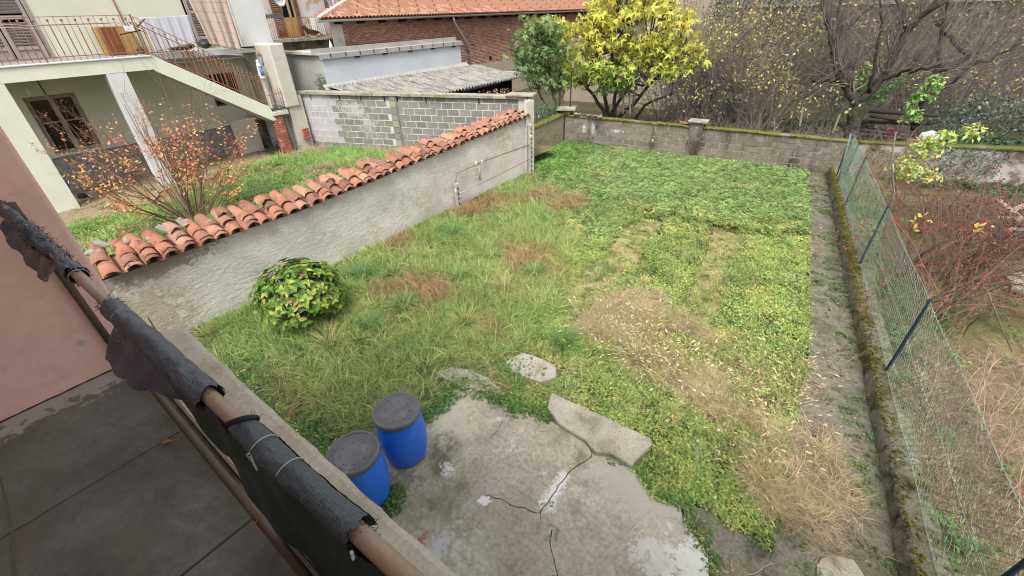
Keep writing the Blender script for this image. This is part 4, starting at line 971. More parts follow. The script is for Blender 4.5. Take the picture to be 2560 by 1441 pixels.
# stone cladding, each piece a part
random.seed(5); proto = []
for v in range(5):
    me = MB().box((-.205, 0, 0), (.205, .03, .148), jit=.006).mesh('stone_piece'); me.materials.append(m_clad); proto.append(me)
for r in range(6):
    z = NZ-.02+r*.155; y = -.9-(r % 2)*.21
    while y < 6.9:
        place('stone_piece', random.choice(proto), frame((XF+random.uniform(-.004, .004), y, z), (0, 1, 0), (1, 0, 0), (0, 0, 1)), hs_); y += .42
m = MB().box((XF-.01, -4, 1.325), (XF+.06, 6.9, 1.358)); bevel(m.build('base_ledge', m_white, hs_), .006)
# window with two open-paned leaves
wn = obox('window', (XF-.20, W1[0], W1[2]), (XF-.16, W1[1], W1[3]), m_glassd)
def fr_rect(name, x, y0, y1, z0, z1, w, t, mat, parent):
    m = MB(); m.box((x, y0, z0), (x+t, y0+w, z1)); m.box((x, y1-w, z0), (x+t, y1, z1)); m.box((x, y0+w, z0), (x+t, y1-w, z0+w)); m.box((x, y0+w, z1-w), (x+t, y1-w, z1)); return m.build(name, mat, parent)
fr_rect('window_frame', XF-.15, W1[0], W1[1], W1[2], W1[3], .05, .06, m_wood, wn)
ym = (W1[0]+W1[1])/2
for a, b in ((W1[0]+.052, ym-.002), (ym+.002, W1[1]-.052)):
    fr_rect('sash', XF-.13, a, b, W1[2]+.052, W1[3]-.052, .05, .05, m_wood, wn); MB().box((XF-.125, a+.05, 2.17), (XF-.085, b-.05, 2.20)).build('glazing_bar', m_wood, wn)
obox('window_sill', (XF-.15, W1[0]-.05, 1.36), (XF+.09, W1[1]+.05, 1.40), m_white, hs_, .005)
# barred window behind the stair
wn = obox('barred_window', (XF-.2, W2[0], W2[2]), (XF-.17, W2[1], W2[3]), m_glassd)
for k in range(8): y = W2[0]+.06+k*.115; MB().tube([(XF+.01, y, W2[2]), (XF+.01, y, W2[3])], .008, 5).build('window_bar', m_rust, wn)
fr_rect('window_frame', XF-.1, W2[0], W2[1], W2[2], W2[3], .05, .05, m_brownwood, wn)
# louvred doors
def louvre(y0, y1, z0, z1, x, mat, parent, name='shutter', lz=None, slat=.062):
    sh = fr_rect(name, x, y0, y1, z0, z1, .075, .045, mat, parent)
    mids = [z0+.22, z0+(z1-z0)*.46]; 
    for q in mids: MB().box((x, y0+.075, q), (x+.045, y1-.075, q+.08)).build('rail', mat, sh)
    MB().box((x+.004, y0+.075, z0+.075), (x+.02, y1-.075, z0+.22)).build('lower_panel', mat, sh)
    me = MB().box((0, 0, 0), (.008, y1-y0-.152, .062)).mesh('slat'); me.materials.append(mat)
    z = z0+.32
    while z < z1-.1:
        if not any(q-.06 < z < q+.08 for q in mids): place('slat', me, Matrix.Translation((x+.012, y0+.076, z)) @ Matrix.Rotation(rad(38), 4, 'Y'), sh)
        z += slat
    return sh
obox('door_dark', (XF-.25, D1[0], D1[2]), (XF-.2, D1[1], D1[3]), m_dark)
louvre(1.47, 2.07, 3.68, 5.58, XF-.06, m_shut, hs_); louvre(2.10, 2.70, 3.68, 5.58, XF-.04, m_shut, hs_)
fr_rect('door_frame', XF-.02, D1[0]-.06, D1[1]+.06, D1[2]-.06, D1[3], .06, .05, m_shut, hs_)
obox('door_dark', (XF-.25, D2[0], D2[2]), (XF-.2, D2[1], D2[3]), m_dark)
louvre(6.28, 6.72, 3.70, 5.65, XF+.06, m_shut, hs_); louvre(7.16, 7.42, 3.70, 5.65, XF+.25, m_shut, hs_)
obox('grey_post', (XR+.02, wy0-.20, 3.67), (XR+.06, wy0-.10, 6.2), m_shut)
# balcony railing, each baluster a part
rg = empty('balcony_railing', (XB, 1, 3.67), 'rusty wrought iron railing with twisted bars along the green house balcony', 'railing')
XL = XB-.06
bar_s = MB().tube([(0, 0, 0), (0, 0, .90)], .0075, 5).mesh('baluster'); bar_s.materials.append(m_rust)
tw_ = MB()
for k in range(14): tw_.box((-.009, -.009, .12+k*.042), (.009, .009, .12+(k+1)*.042), Matrix.Rotation(.8*k, 4, 'Z'))
tw_.tube([(0, 0, .0), (0, 0, .12)], .007, 5); tw_.tube([(0, 0, .70), (0, 0, .80)], .007, 5); tw_.lathe([(0, .79), (.02, .80), (.026, .82), (.018, .845), (0, .85)], (0, 0, 0), 8)
bar_t = tw_.mesh('baluster'); bar_t.materials.append(m_rust)
def railing(rt_, p, q, nseg, posts, hh=.89):
    p = Vector(p); q = Vector(q); d = q-p
    for f in (0.09, .72 if False else .73, hh):
        MB().bar(p+Vector((0, 0, f)), q+Vector((0, 0, f)), .022 if f == hh else .016, .012 if f == hh else .02).build('hand_rail' if f == hh else 'cross_rail', m_rust, rt_)
    for i in range(nseg+1):
        c = p+d*i/nseg
        if i in posts: MB().box((c.x-.016, c.y-.016, c.z-.02), (c.x+.016, c.y+.016, c.z+hh+.02)).build('post', m_rust, rt_)
        else: place('baluster', bar_t if i % 2 else bar_s, Matrix.Translation(c), rt_)
railing(rg, (XL, -.9, 3.68), (XL, 4.30, 3.68), 42, (0, 14, 26, 42))
rg2 = empty('stair_railing', (XB, 5.5, 2.8), 'rusty iron railing descending along the front of the outside stair', 'railing')
railing(rg2, (XL, 4.34, 3.66), (XL, 6.98, 1.99), 24, (12, 24), .88)
rg3 = empty('stair_railing', (XR, 5.5, 2.8), 'inner rusty iron railing of the outside stair, behind the front one', 'railing')
railing(rg3, (XR+.1, 4.45, 3.60), (XR+.1, 6.6, 2.2), 16, (8, 16), .80)
rg4 = empty('landing_gate', (XB, 7.2, 1.85), 'small rusty iron gate railing at the foot of the stair', 'gate')
p = Vector((XB-.03, 7.02, 1.83)); q = Vector((XB-.03, 7.50, 1.86))
for i in range(7): c = p+(q-p)*i/6; MB().tube([c, c+Vector((0, 0, .62+.05*(i % 2)))], .008, 5).build('baluster', m_rust, rg4)
for f in (.1, .48): MB().bar(p+Vector((0, 0, f)), q+Vector((0, 0, f)), .014, .014).build('cross_rail', m_rust, rg4)
o = obox('mat', (XR, 7.05, 1.831), (XB-.1, 7.5, 1.838), PLAIN('green_mat', A(40, 84, 68), .9), None); props(o, 'dark green mat on the landing behind the small gate', 'mat')
# clothes, boxes and other things on the balcony
def cloth(name, quad, mat, label, nx=40, nz=30, fold=.03, freq=9, cat='cloth', fringe=False):
    q = [Vector(p) for p in quad]; vs = []   # top-left, top-right, bottom-right, bottom-left
    for i in range(nx+1):
        for j in range(nz+1):
            u, v = i/nx, j/nz; p = q[0].lerp(q[1], u).lerp(q[3].lerp(q[2], u), v)
            f = fold*(.3+.7*v)*(math.sin(u*freq*2+math.sin(v*2)*.8)+.5*math.sin(u*freq*4.3+1+v)); vs.append((p.x+f, p.y, p.z+(-.02*math.sin(u*math.pi) if j == 0 else 0)+(.012*math.sin(u*37) if j == nz else 0)))
    fs = [(i*(nz+1)+j, (i+1)*(nz+1)+j, (i+1)*(nz+1)+j+1, i*(nz+1)+j+1) for i in range(nx) for j in range(nz)]
    me = MB().add(vs, fs, True).mesh(name); uv = me.uv_layers.new(name='UVMap')
    for l in me.loops:
        k = l.vertex_index; uv.data[l.index].uv = ((k//(nz+1))/nx, 1-(k % (nz+1))/nz)
    o = link(name, me, mat); s = o.modifiers.new('t', 'SOLIDIFY'); s.thickness = .006; return props(o, label, cat)
def CLOTHMAT(name, base, lines):
    N = NT(name); uv = N.n('ShaderNodeUVMap'); sp_ = N.n('ShaderNodeSeparateXYZ'); N.l(uv.outputs[0], sp_.inputs[0]); c = base
    g = N.n('ShaderNodeNewGeometry'); c = N.mix(N.noise(g.outputs['Position'], 6, 4), base, tuple(v*.88 for v in base[:3])+(1,))
    for ax, fr, ph, w, col, am in lines:
        s = N.math('FRACT', N.math('MULTIPLY_ADD', sp_.outputs[ax], fr, ph)); f = N.math('LESS_THAN', s, w); c = N.mix(N.math('MULTIPLY', f, am), c, col)
    b = N.n('ShaderNodeBsdfPrincipled'); N.l(c, b.inputs['Base Color']); b.inputs['Roughness'].default_value = .9; b.inputs['Specular IOR Level'].default_value = .1; N.l(b.outputs[0], N.out.inputs[0]); return N.m
m_wcloth = CLOTHMAT('white_cloth', A(208, 210, 218), [(0, 11, .1, .08, A(170, 174, 186), .5), (0, 23, .4, .1, A(190, 192, 202), .6)])
m_plaid = CLOTHMAT('plaid_cloth', A(214, 196, 186), [(0, 4, .1, .5, A(196, 164, 146), .55), (1, 3.5, .2, .5, A(206, 188, 180), .7), (0, 7, .15, .05, A(150, 88, 74), .85), (1, 5.2, .3, .035, A(150, 88, 74), .85), (0, 8, .5, .18, A(178, 140, 118), .5)])
XC = -15.9
cq = [onx(x, y, XC) for x, y in ((347, 44), (470, 38), (492, 106), (392, 130))]
cloth('white_cloth', cq, m_wcloth, 'white ribbed sheet hung over the balcony rail at the stair head', fold=.012, freq=14)
pq = [onx(x, y, XC+.05) for x, y in ((468, -6), (563, -6), (603, 126), (524, 112))]
cloth('plaid_cloth', pq, m_plaid, 'pink and beige plaid blanket hanging beside the white enclosure', fold=.035, freq=6)
# dark rubbish bags under the sheet, wooden cabinet, paper
cb = empty('cabinet', (XF+.5, 4.0, 3.67), 'worn brown wooden cabinet standing on the balcony by the stair head', 'cabinet')
ca_ = onx(292, 66, XF+.55); cbb = onx(348, 128, XF+.55)
y0, y1, z1 = onx(285, 120, XF+.5)[1]-.12, onx(345, 128, XF+.5)[1]+.08, onx(300, 66, XF+.5)[2]
MB().box((XF+.10, y0, 3.66), (XF+.5, y1, z1)).build('body', MAT('cabinet_wood', [A(150, 108, 78), A(176, 132, 98)], 5, fine=.15), cb)
MB().box((XF+.5, y0+.02, 3.68), (XF+.512, (y0+y1)/2-.004, z1-.02)).build('door', m_brownwood, cb); MB().box((XF+.5, (y0+y1)/2+.004, 3.68), (XF+.512, y1-.02, z1-.02)).build('door', m_ochre, cb)
MB().box((XF+.08, y0-.08, 3.66), (XF+.4, y0-.01, z1-.03)).build('lattice_side', m_ochre, cb)
q = [onx(x, y, XL+.03) for x, y in ((307, 63), (333, 64), (340, 81), (314, 80))]; cloth('paper_sheet', q, PLAIN('white_paper', A(232, 232, 234), .8), 'small white paper sheet clipped to the balcony railing', 6, 6, .002, 3, 'paper')
for (x, y, X_), s, lab in (((512, 112, XR-.2), (.2, .25, .13), 'black rubbish bag squashed under the plaid blanket'), ((450, 122, XR-.25), (.22, .45, .10), 'dark heap of bags behind the white sheet'), ((355, 128, XR-.3), (.12, .22, .07), 'dark bundle lying beside the wooden cabinet')):
    c = onx(x, y, X_); stone((c[0], c[1], 3.68+s[2]), s, PLAIN('black_plastic', A(40, 40, 42), .4, .5), lab, 'bag', 'bag')
# things glimpsed behind the blanket edge: chain hanging
ch = empty('hanging_chain', (XR+.1, 5.8, 4.1), 'rusty chain hanging between the white sheet and the plaid blanket', 'chain')
a = onx(481, 50, XR+.15); b_ = onx(500, 108, XR+.15); lk = MB().tube([(0, .012*math.cos(t), .02*math.sin(t)) for t in np.linspace(0, 2*math.pi, 9)], .004, 4, cap=False).mesh('chain_link'); lk.materials.append(m_rust)
for k in range(16): p = a+(b_-a)*k/15; place('chain_link', lk, Matrix.Translation(p) @ Matrix.Rotation(1.57*(k % 2), 4, 'Z'), ch)
# clothes-line bracket
br = empty('clothes_line', (XL, 4.3, 4.5), 'thin pale clothes line running to a dark bracket on the balcony post', 'line')
a = onx(346, 66, XL+.1); b_ = onx(362, 48, XL+.35); MB().tube([a, b_], .01, 5).build('bracket', m_dark, br); a2 = onx(300, 87, XL+.3); b2 = onx(352, 76, XL+.05); MB().tube([a2, b2], .012, 5).build('bracket', m_dark, br)
for py, pe in ((60, 49), (68, 50)):
    a = onx(-10, py, XL+.25); b_ = onx(360, pe, XL+.3); MB().tube([a+(b_-a)*t+np.array([0, 0, -.09*math.sin(t*math.pi)]) for t in np.linspace(0, 1, 14)], .005, 4).build('line', PLAIN('line_cord', A(216, 212, 190), .7), br)
# wall lantern, statue on pedestal
ln = empty('wall_lantern', (XR+.1, 7.4, 2.9), 'copper wall lantern with cloudy glass under the white enclosure', 'lantern')
c = onx(652, 148, -16.0)
MB().lathe([(.03, -.13), (.075, .10), (.0, .10)], c, 6, False).build('lantern_glass', PLAIN('lantern_glass', A(176, 190, 186), .2, .6), ln)
MB().lathe([(.0, .20), (.02, .17), (.085, .105), (.085, .095), (.0, .095)], c, 6, False).build('lantern_cap', m_brownwood, ln)
MB().tube([(c[0], c[1], c[2]-.13), (c[0]-.02, c[1]+.04, c[2]-.19), (c[0]-.02, c[1]+.13, c[2]-.14)], .012, 6).build('lantern_arm', m_rust, ln)
MB().box((c[0]-.05, c[1]+.12, c[2]-.24), (c[0]+.01, c[1]+.15, c[2]-.06)).build('wall_plate', m_rust, ln)
st = empty('statue', (XR, 7.2, 2.0), 'small white and blue robed statue standing on a white pedestal by the lantern', 'statue')
b0 = onx(655, 192, -15.9); t0 = onx(633, 152, -15.9); hgt = t0[2]-b0[2]+.02; cx, cy, cz = b0[0], b0[1], b0[2]
m_ws = PLAIN('white_glaze', A(222, 224, 228), .4); m_bs = PLAIN('blue_glaze', A(128, 150, 192), .4)
sb = MB(); vs = []; n = 16; prof = [(0, .10, .09), (.1, .105, .085), (.35, .085, .07), (.55, .08, .065), (.70, .085, .055), (.78, .06, .045), (.82, .035, .035), (.86, .045, .045), (.93, .045, .045), (.98, .025, .025), (1, .004, .004)]
for t, rx_, ry_ in prof:
    for k in range(n): a = 2*math.pi*k/n; f = 1+.07*math.sin(a*5)*(t < .6); vs.append((cx+rx_*math.cos(a)*f, cy+ry_*math.sin(a)*f, cz+t*hgt))
fs = [(i*n+k, i*n+(k+1) % n, (i+1)*n+(k+1) % n, (i+1)*n+k) for i in range(len(prof)-1) for k in range(n)]
sb.add(vs, fs, True).build('robe', m_ws, st)
mv = MB(); 
for k in range(5): mv.tube([(cx+.09-.01*k, cy-.06+.03*k, cz+.60*hgt), (cx+.11-.006*k, cy-.05+.025*k, cz+.3*hgt), (cx+.105, cy-.04+.02*k, cz+.05)], .018, 5)
mv.build('blue_sash', m_bs, st); MB().tube([(cx+.06, cy-.05, cz+.66*hgt), (cx+.11, cy, cz+.62*hgt), (cx+.06, cy+.05, cz+.66*hgt)], .02, 6).build('folded_arms', m_ws, st)
MB().lathe([(.0, .03), (.10, .03), (.12, .0), (.10, -.03), (.075, -.06), (.07, cz*-1+1.83+.08), (.10, 1.84-cz), (.0, 1.84-cz)], (cx, cy, cz-.03), 16).build('pedestal', m_white, st)
# dark awning bracket at the corner of the enclosure
q = onx(668, 42, XR+.1); o = obox('shelf_bracket', (XR-.3, q[1]+.0, q[2]-.04), (XR+.35, q[1]+.42, q[2]+.06), PLAIN('slate_paint', A(84, 88, 98), .5), hs_)
# brick pier below the stair foot, whitewashed wall with timber
m_brk = MAT('old_brick', [A(164, 96, 78), A(186, 118, 98)], 6, bump=.5, bscale=60, bdist=.006, rnd=.18, fine=.2, stains=[(A(206, 200, 192), 4, .58, .66)])
obox('pier_core', (XB-.24, 7.09, NZ-.3), (XB-.02, 7.27, 1.66), m_mortar)
random.seed(8); bpz = [MB().box((-.105, 0, 0), (.105, .10, .052), jit=.004).mesh('brick') for _ in range(3)]
for me in bpz: me.materials.append(m_brk)
for r in range(21):
    z = NZ+r*.062
    for off_ in ((-.17,) if r % 2 else (-.17,)):
        place('brick', bpz[r % 3], frame((XB-.11, 7.0+random.uniform(-.006, .006), z), (1, 0, 0), (0, 1, 0), (0, 0, 1)) , hs_)
        place('brick', bpz[(r+1) % 3], frame((XB-.08+random.uniform(-.01, .006), 7.19, z), (0, 1, 0), (1, 0, 0), (0, 0, 1)), hs_)
for r in range(20):     # whitewashed brick wall courses below the landing
    z = NZ+r*.066
    y = 7.30-(r % 2)*.11
    while y < 7.62:
        place('brick', bpw[r % 2] if 'bpw' in globals() else bpz[0], frame((XB-.40, y, z), (0, 1, 0), (1, 0, 0), (0, 0, 1)), hs_) if False else None
        y += .22
bpw = [MB().box((-.105, 0, 0), (.105, .04, .056), jit=.005).mesh('brick') for _ in range(3)]
for me in bpw: me.materials.append(m_wwash)
for r in range(19):
    z = NZ+.02+r*.067
    for c_ in range(2): place('brick', bpw[(r+c_) % 3], frame((XB-.35+random.uniform(-.006, .01), 7.36+c_*.22-(r % 2)*.06, z), (0, 1, 0), (1, 0, 0), (0, 0, 1)), hs_)
for r in range(6): place('brick', bpz[r % 3], frame((XB-.02, 7.93+random.uniform(-.02, .02), .75+r*.066), (0, 1, 0), (1, 0, 0), (0, 0, 1)), hs_)
MB().bar((XB-.29, 7.46, 1.66), (XB-.27, 7.50, NZ-.1), .05, .05, up=(1, 0, 0)).build('timber_prop', m_wood, hs_)
obox('lintel', (XB-.5, 7.28, 1.60), (XB-.1, 7.66, 1.69), m_wood)
obox('under_stair_wall', (XR-.6, 6.2, NZ-.2), (XR-.5, 6.99, 1.5), m_oldplaster)
# ledge and clay tiles stacked at the foot of the stair
sk = empty('tile_stack', (-14.6, 6.4, NZ), 'small heap of old clay tiles on the ground below the stair', 'tiles')
c0 = onz(636, 375, NZ)
for k in range(7): place('roof_tile', tps[k % 6], Matrix.Translation((c0[0]-.1+random.uniform(-.05, .05), c0[1]+random.uniform(-.12, .12), NZ+.02+k*.028)) @ Matrix.Rotation(random.uniform(-.3, .3), 4, 'Z'), sk)
# little dark sack by the pillar
c0 = onz(208, 496, NZ); stone((c0[0], c0[1], NZ+.06), (.12, .09, .08), PLAIN('black_cloth', A(44, 42, 44), .8), 'small dark bundle on the paving beside the first pillar', 'bundle', 'bundle')
# paving in front of the house
ground_sheet('paving', jag([(-17.3, -3), (-13.6, -3), (-13.7, 1.9), (-14.2, 2.7), (-15.0, 3.2), (-15.2, 6.8), (-17.3, 6.8)], True, .05, .2), NZ+.012, MAT('yard_paving', [A(130, 116, 92), A(156, 140, 112), A(120, 112, 88)], 2, bump=.6, bscale=40, bdist=.01, fine=.35, stretch=(1, 3, 1), stains=[(A(112, 118, 66), 1.5, .56, .68), (A(176, 110, 74), 6, .66, .71)]))

# ------------------------------------------------------------------ white low building and corrugated shed roof
wb = empty('white_building', (-15, 12, 2.3), 'low flat white building with metal parapet flashing', 'building')
yb0, yb1 = 9.0, 15.85
MB().box((-18.4, yb0, -.3), (-15.004, yb1, 3.32)).build('side_walls', m_grimy, wb)
MB().box((-15.0, yb0+.002, 2.0), (-14.97, yb1-.002, 3.30)).build('front_wall', m_whiteb, wb)
m = MB(); m.box((-15.35, yb0-.1, 3.322), (-14.88, yb1+.12, 3.352)); m.box((-14.905, yb0-.1, 3.20), (-14.88, yb1+.12, 3.32)); m.box((-15.35, yb0-.1, 3.352), (-15.30, yb1+.12, 3.50)); m.build('parapet_flashing', m_metal, wb)
m = MB(); m.box((-18.5, yb0-.12, 3.322), (-15.352, yb0+.2, 3.40)); m.build('side_flashing', m_oldplaster, wb)
for k in range(12):
    y = yb0+.3+k*.6; MB().box((-14.88, y, 3.24), (-14.862, y+.02, 3.36)).build('gutter_bracket', m_dark, wb)
for k in range(6): y = yb0+1.3+k*1.25; MB().box((-14.97, y, 3.15), (-14.90, y+.2, 3.19)).build('scupper', m_dark, wb)
MB().add([(-14.965, yb0-.2, 2.44), (-14.965, yb1+.3, 2.50), (-14.80, yb1+.3, 2.36), (-14.80, yb0-.2, 2.28)], [(0, 1, 2, 3)]).build('apron_flashing', m_metal, wb)
sh_ = empty('shed', (-13.5, 13, 2), 'shed with weathered corrugated fibre-cement roof behind the block wall', 'shed')
# roof: from (-14.9, z2.33) down to x~-12.3 (z2.0); spans y 9 .. 16.7
sx0, sz0_, sx1, sz1_ = -14.92, 2.36, -12.15, 1.98
ny = 300; ysr = np.linspace(8.6, 16.75, ny); vs = []; nX = 9
for i, y in enumerate(ysr):
    for j in range(nX):
        t = j/(nX-1); x = sx0+(sx1-sx0-.0)*t; 
        yw = 8.15+.378*(x+15.75)+.42
        yy = max(y, yw)
        vs.append((x, yy, sz0_+(sz1_-sz0_)*t+.036*math.sin(yy*2*math.pi/.18)))
fs = [(i*nX+j, i*nX+j+1, (i+1)*nX+j+1, (i+1)*nX+j) for i in range(ny-1) for j in range(nX-1)]
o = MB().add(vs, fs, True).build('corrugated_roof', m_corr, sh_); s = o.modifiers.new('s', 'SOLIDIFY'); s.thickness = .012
MB().box((-15.0, 16.70, 2.02), (-12.2, 17.05, 2.12), Matrix.Translation((0, 0, 0))).build('verge_flashing', m_metal, sh_)
MB().prism([(-14.9, 9.0), (-13.0, 9.75), (-12.7, 16.6), (-14.9, 16.6)], 0, 1.85).build('shed_interior', m_dark, sh_)
MB().bar((-12.55, 13.2, 1.86), (-12.6, 15.6, 1.86), .06, .10).build('fluorescent_fitting', m_metal, sh_)
# ------------------------------------------------------------------ brick building with tiled roof and downpipe
XE, XK = -18.55, -19.0; ZE = 4.30
bb = empty('brick_building', (XK, 20, 0), 'long red brick building with terracotta tiled roof and metal gutter', 'building')
MB().prism([(XK-.03, 12.2), (XK-.03, 36), (XK-6, 36), (XK-6, 20.5)], -.3, 4.2).build('wall_core', m_brickj, bb)
# bricks, joined: too many and too small to pick apart one by one
bl_, bh_ = .25, .075; P = []; C = []; S = []
rng2 = np.random.default_rng(3)
for r in range(40):
    z = 1.35+r*bh_
    for c_ in range(96):
        y = 12.75+c_*bl_+(.125 if r % 2 else 0)
        if y > 36: continue
        P.append((XK, y, z)); v = rng2.random(); S.append(1)
P = np.array(P); n = len(P); tvb = np.array([(-.04, -.118, 0), (.0, -.118, 0), (.0, .118, 0), (-.04, .118, 0), (-.04, -.118, .064), (.0, -.118, .064), (.0, .118, .064), (-.04, .118, .064)])
fb_ = np.array([(4, 5, 6, 7), (0, 1, 5, 4), (1, 2, 6, 5), (2, 3, 7, 6), (0, 3, 2, 1)]); P[:, 0] += rng2.uniform(-.008, .008, n)
V, Fc, ow = stamp(tvb, fb_, P, np.broadcast_to(np.eye(3), (n, 3, 3)), np.ones(n))
pal = np.array([A(184, 136, 120)[:3], A(200, 152, 136)[:3], A(160, 116, 104)[:3], A(208, 168, 152)[:3]]); bc = pal[rng2.choice(4, n, p=[.4, .3, .2, .1])]
o = link('brickwork', fastmesh('brickwork', V, Fc, bc[ow]), m_brick, bb); o['kind'] = 'stuff'
MB().box((XK-.03, 12.2, 1.0), (XK+.03, 12.74, 4.5)).build('corner_plaster', m_oldplaster, bb)
MB().box((XK-.03, 15, -.3), (XK+.05, 36, 1.75)).build('plinth', m_stucco, bb)
MB().box((XK-.0, 22.6, 1.9), (XK+.012, 22.85, 2.1)).build('wall_hole', m_dark, bb)
# hipped roof slope
SL = math.tan(rad(17)); y00 = 11.45
def roofz(x): return ZE+.04+(XE-x)*SL
rp = [(XE+.02, y00), (XE+.02, 37), (XE-7, 37), (XE-7, y00+9.6)]
m = MB(); m.add([(x, y, roofz(x)-.03) for x, y in rp]+[(x, y, roofz(x)-.12) for x, y in rp], [(0, 1, 2, 3), (7, 6, 5, 4), (0, 4, 5, 1), (1, 5, 6, 2), (2, 6, 7, 3), (3, 7, 4, 0)]); m.build('roof_boards', m_brownwood, bb)
tl = tile_mesh(.40, .10, .082, .012, False, 0, 3); tl.materials.append(m_roof)
cnt = 0; rest_P = []; pit = math.atan(SL)
cols_ = []
for c_ in range(125):
    y = y00+.12+c_*.2
    for r in range(11):
        xd = XE+.04-r*.33
        if y < y00+(XE-xd)*1.38+.02: continue
        cols_.append((r, y, xd))
cols_.sort(key=lambda q: (abs(q[1]-17)*0+q[1]*1.0+q[0]*3))
for r, y, xd in cols_:
    z = roofz(xd)+.005
    M = Matrix.Translation((xd, y, z)) @ Matrix.Rotation(rad(90), 4, 'Z') @ Matrix.Rotation(pit+.03, 4, 'X')
    if cnt < 300: place('roof_tile', tl, M, bb); cnt += 1
    else: rest_P.append(M)
tvv = np.array([v.co for v in tl.vertices]); tff = np.array([p.vertices[:] for p in tl.polygons]); Vs = []; 
Rm = np.array([[list(r_)[:3] for r_ in M.to_3x3()] for M in rest_P]); Tm = np.array([list(M.translation) for M in rest_P])
V, Fc, ow = stamp(tvv, tff, Tm, Rm, np.ones(len(Tm)))
o = link('roof_tiles_far', fastmesh('roof_tiles_far', V, Fc, smooth=True), m_roof, bb); o['kind'] = 'stuff'; o.name = 'roof_tiling'
# hip ridge, snow hooks, gutter, rafters, downpipe
MB().tube([(XE+.05, y00-.0, roofz(XE)+.05), (XE-6, y00+8.28, roofz(XE-6)+.05)], .075, 8).build('hip_ridge', m_mortar, bb)
hk = MB().add([(0, -.03, 0), (0, .03, 0), (-.10, .03, .0), (-.10, -.03, .0), (0.0, -.012, .13), (0, .012, .13)], [(0, 1, 5, 4), (1, 2, 5), (0, 4, 3), (2, 3, 4, 5)]).mesh('snow_hook'); hk.materials.append(m_rust)
for r in range(5):
    for k in range(22):
        y = y00+.9+k*1.2+(r % 2)*.6; xd = XE-.25-r*.72
        if y > y00+(XE-xd)*1.38+.2: place('snow_hook', hk, Matrix.Translation((xd, y, roofz(xd)+.10)), bb)
m = MB(); vs = []; n = 8
for y in (y00-.15, 37):
    for k in range(n): a = math.pi+math.pi*k/(n-1); vs.append((XE+.10+.075*math.cos(a), y, ZE-.0+.075*math.sin(a)))
m.add(vs, [(k, k+1, n+k+1, n+k) for k in range(n-1)]); o = m.build('gutter', m_galv, bb); s = o.modifiers.new('s', 'SOLIDIFY'); s.thickness = .01
rf = MB().box((0, -.06, -.08), (.55, .06, .08)).mesh('rafter_end'); rf.materials.append(m_dark)
for k in range(20): place('rafter_end', rf, Matrix.Translation((XK+.0-.03, y00+1.0+k*1.18, ZE-.10)), bb)
dpx = onx(1131, 48, XE)
p0 = (XE+.08, dpx[1], ZE-.06); p1 = (XE+.06, dpx[1]+.05, ZE-.3); q1 = onx(1171, 113, XK+.12); q2 = onx(1176, 163, XK+.12)
MB().tube([p0, p1, tuple(q1), (q1[0], q1[1], 1.5)], .055, 8).build('downpipe', m_galv, bb)
for f in (.25, .8): c = q1+(np.array([q1[0], q1[1], 1.5])-q1)*f; MB().tube([(c[0], c[1], c[2]-.03), (c[0], c[1], c[2]+.03)], .065, 8).build('pipe_collar', m_dark, bb)
# stuccoed building ends seen behind the fig tree
sb_ = empty('stucco_house', (-9, 23.5, 0), 'beige roughcast house wall glimpsed behind the fig trunks', 'house')
MB().box((-14.2, 23.6, -.3), (-9.55, 29, 3.0)).build('wall', m_stucco, sb_)
MB().box((-9.54, 23.3, -.3), (-8.0, 29, 6.2)).build('wall_bay', MAT('pale_stucco', [A(196, 182, 160), A(210, 198, 178)], 1.5, bump=.4, bscale=25, bdist=.01, stains=[(A(150, 96, 80), 1.1, .68, .72)]), sb_)
MB().box((-8.9, 23.27, 3.6), (-8.3, 23.31, 4.6)).build('dark_opening', m_dark, sb_)
# ------------------------------------------------------------------ old balcony house far left behind
XO = -26.0; XOF = -27.2
ob = empty('old_house', (XO, 16, 0), 'old peeling plaster house with brown shuttered doors on its iron balcony', 'house')
MB().box((XOF-3, 10, -.3), (XOF, 24, 9)).build('wall', MAT('peeling_plaster', [A(196, 190, 182), A(212, 208, 204)], .8, fine=.08, stains=[(A(176, 156, 124), .9, .56, .64), (A(160, 152, 140), 2.1, .62, .72)]), ob)
zb_ = onx(770, 95, XO)[2]
MB().box((XOF, 11.5, zb_-.14), (XO, 19.0, zb_)).build('balcony_slab', m_cop, ob)
for y in (13.2, 14.9, 16.4, 17.5): MB().box((XOF, y-.08, zb_-.45), (XO-.3, y+.08, zb_-.14)).build('corbel', m_cop, ob)
rO = empty('balcony_railing', (XO, 15, zb_), 'thin rusty upright-bar railing of the far peeling balcony', 'railing')
bO = MB().tube([(0, 0, 0), (0, 0, .98)], .010, 4).mesh('baluster'); bO.materials.append(m_rust)
for k in range(58): place('baluster', bO, Matrix.Translation((XO-.05, 12.2+k*.115, zb_)), rO)
for f in (.08, .98): MB().bar((XO-.05, 12.2, zb_+f), (XO-.05, 18.9, zb_+f), .03, .02).build('hand_rail', m_rust, rO)
def Yo(px, py): return onx(px, py, XOF)[1]
def pane_door(pxa, pxb, py, mat, nm, top=6.4):
    a, b = Yo(pxa, py), Yo(pxb, py); return (min(a, b), max(a, b))
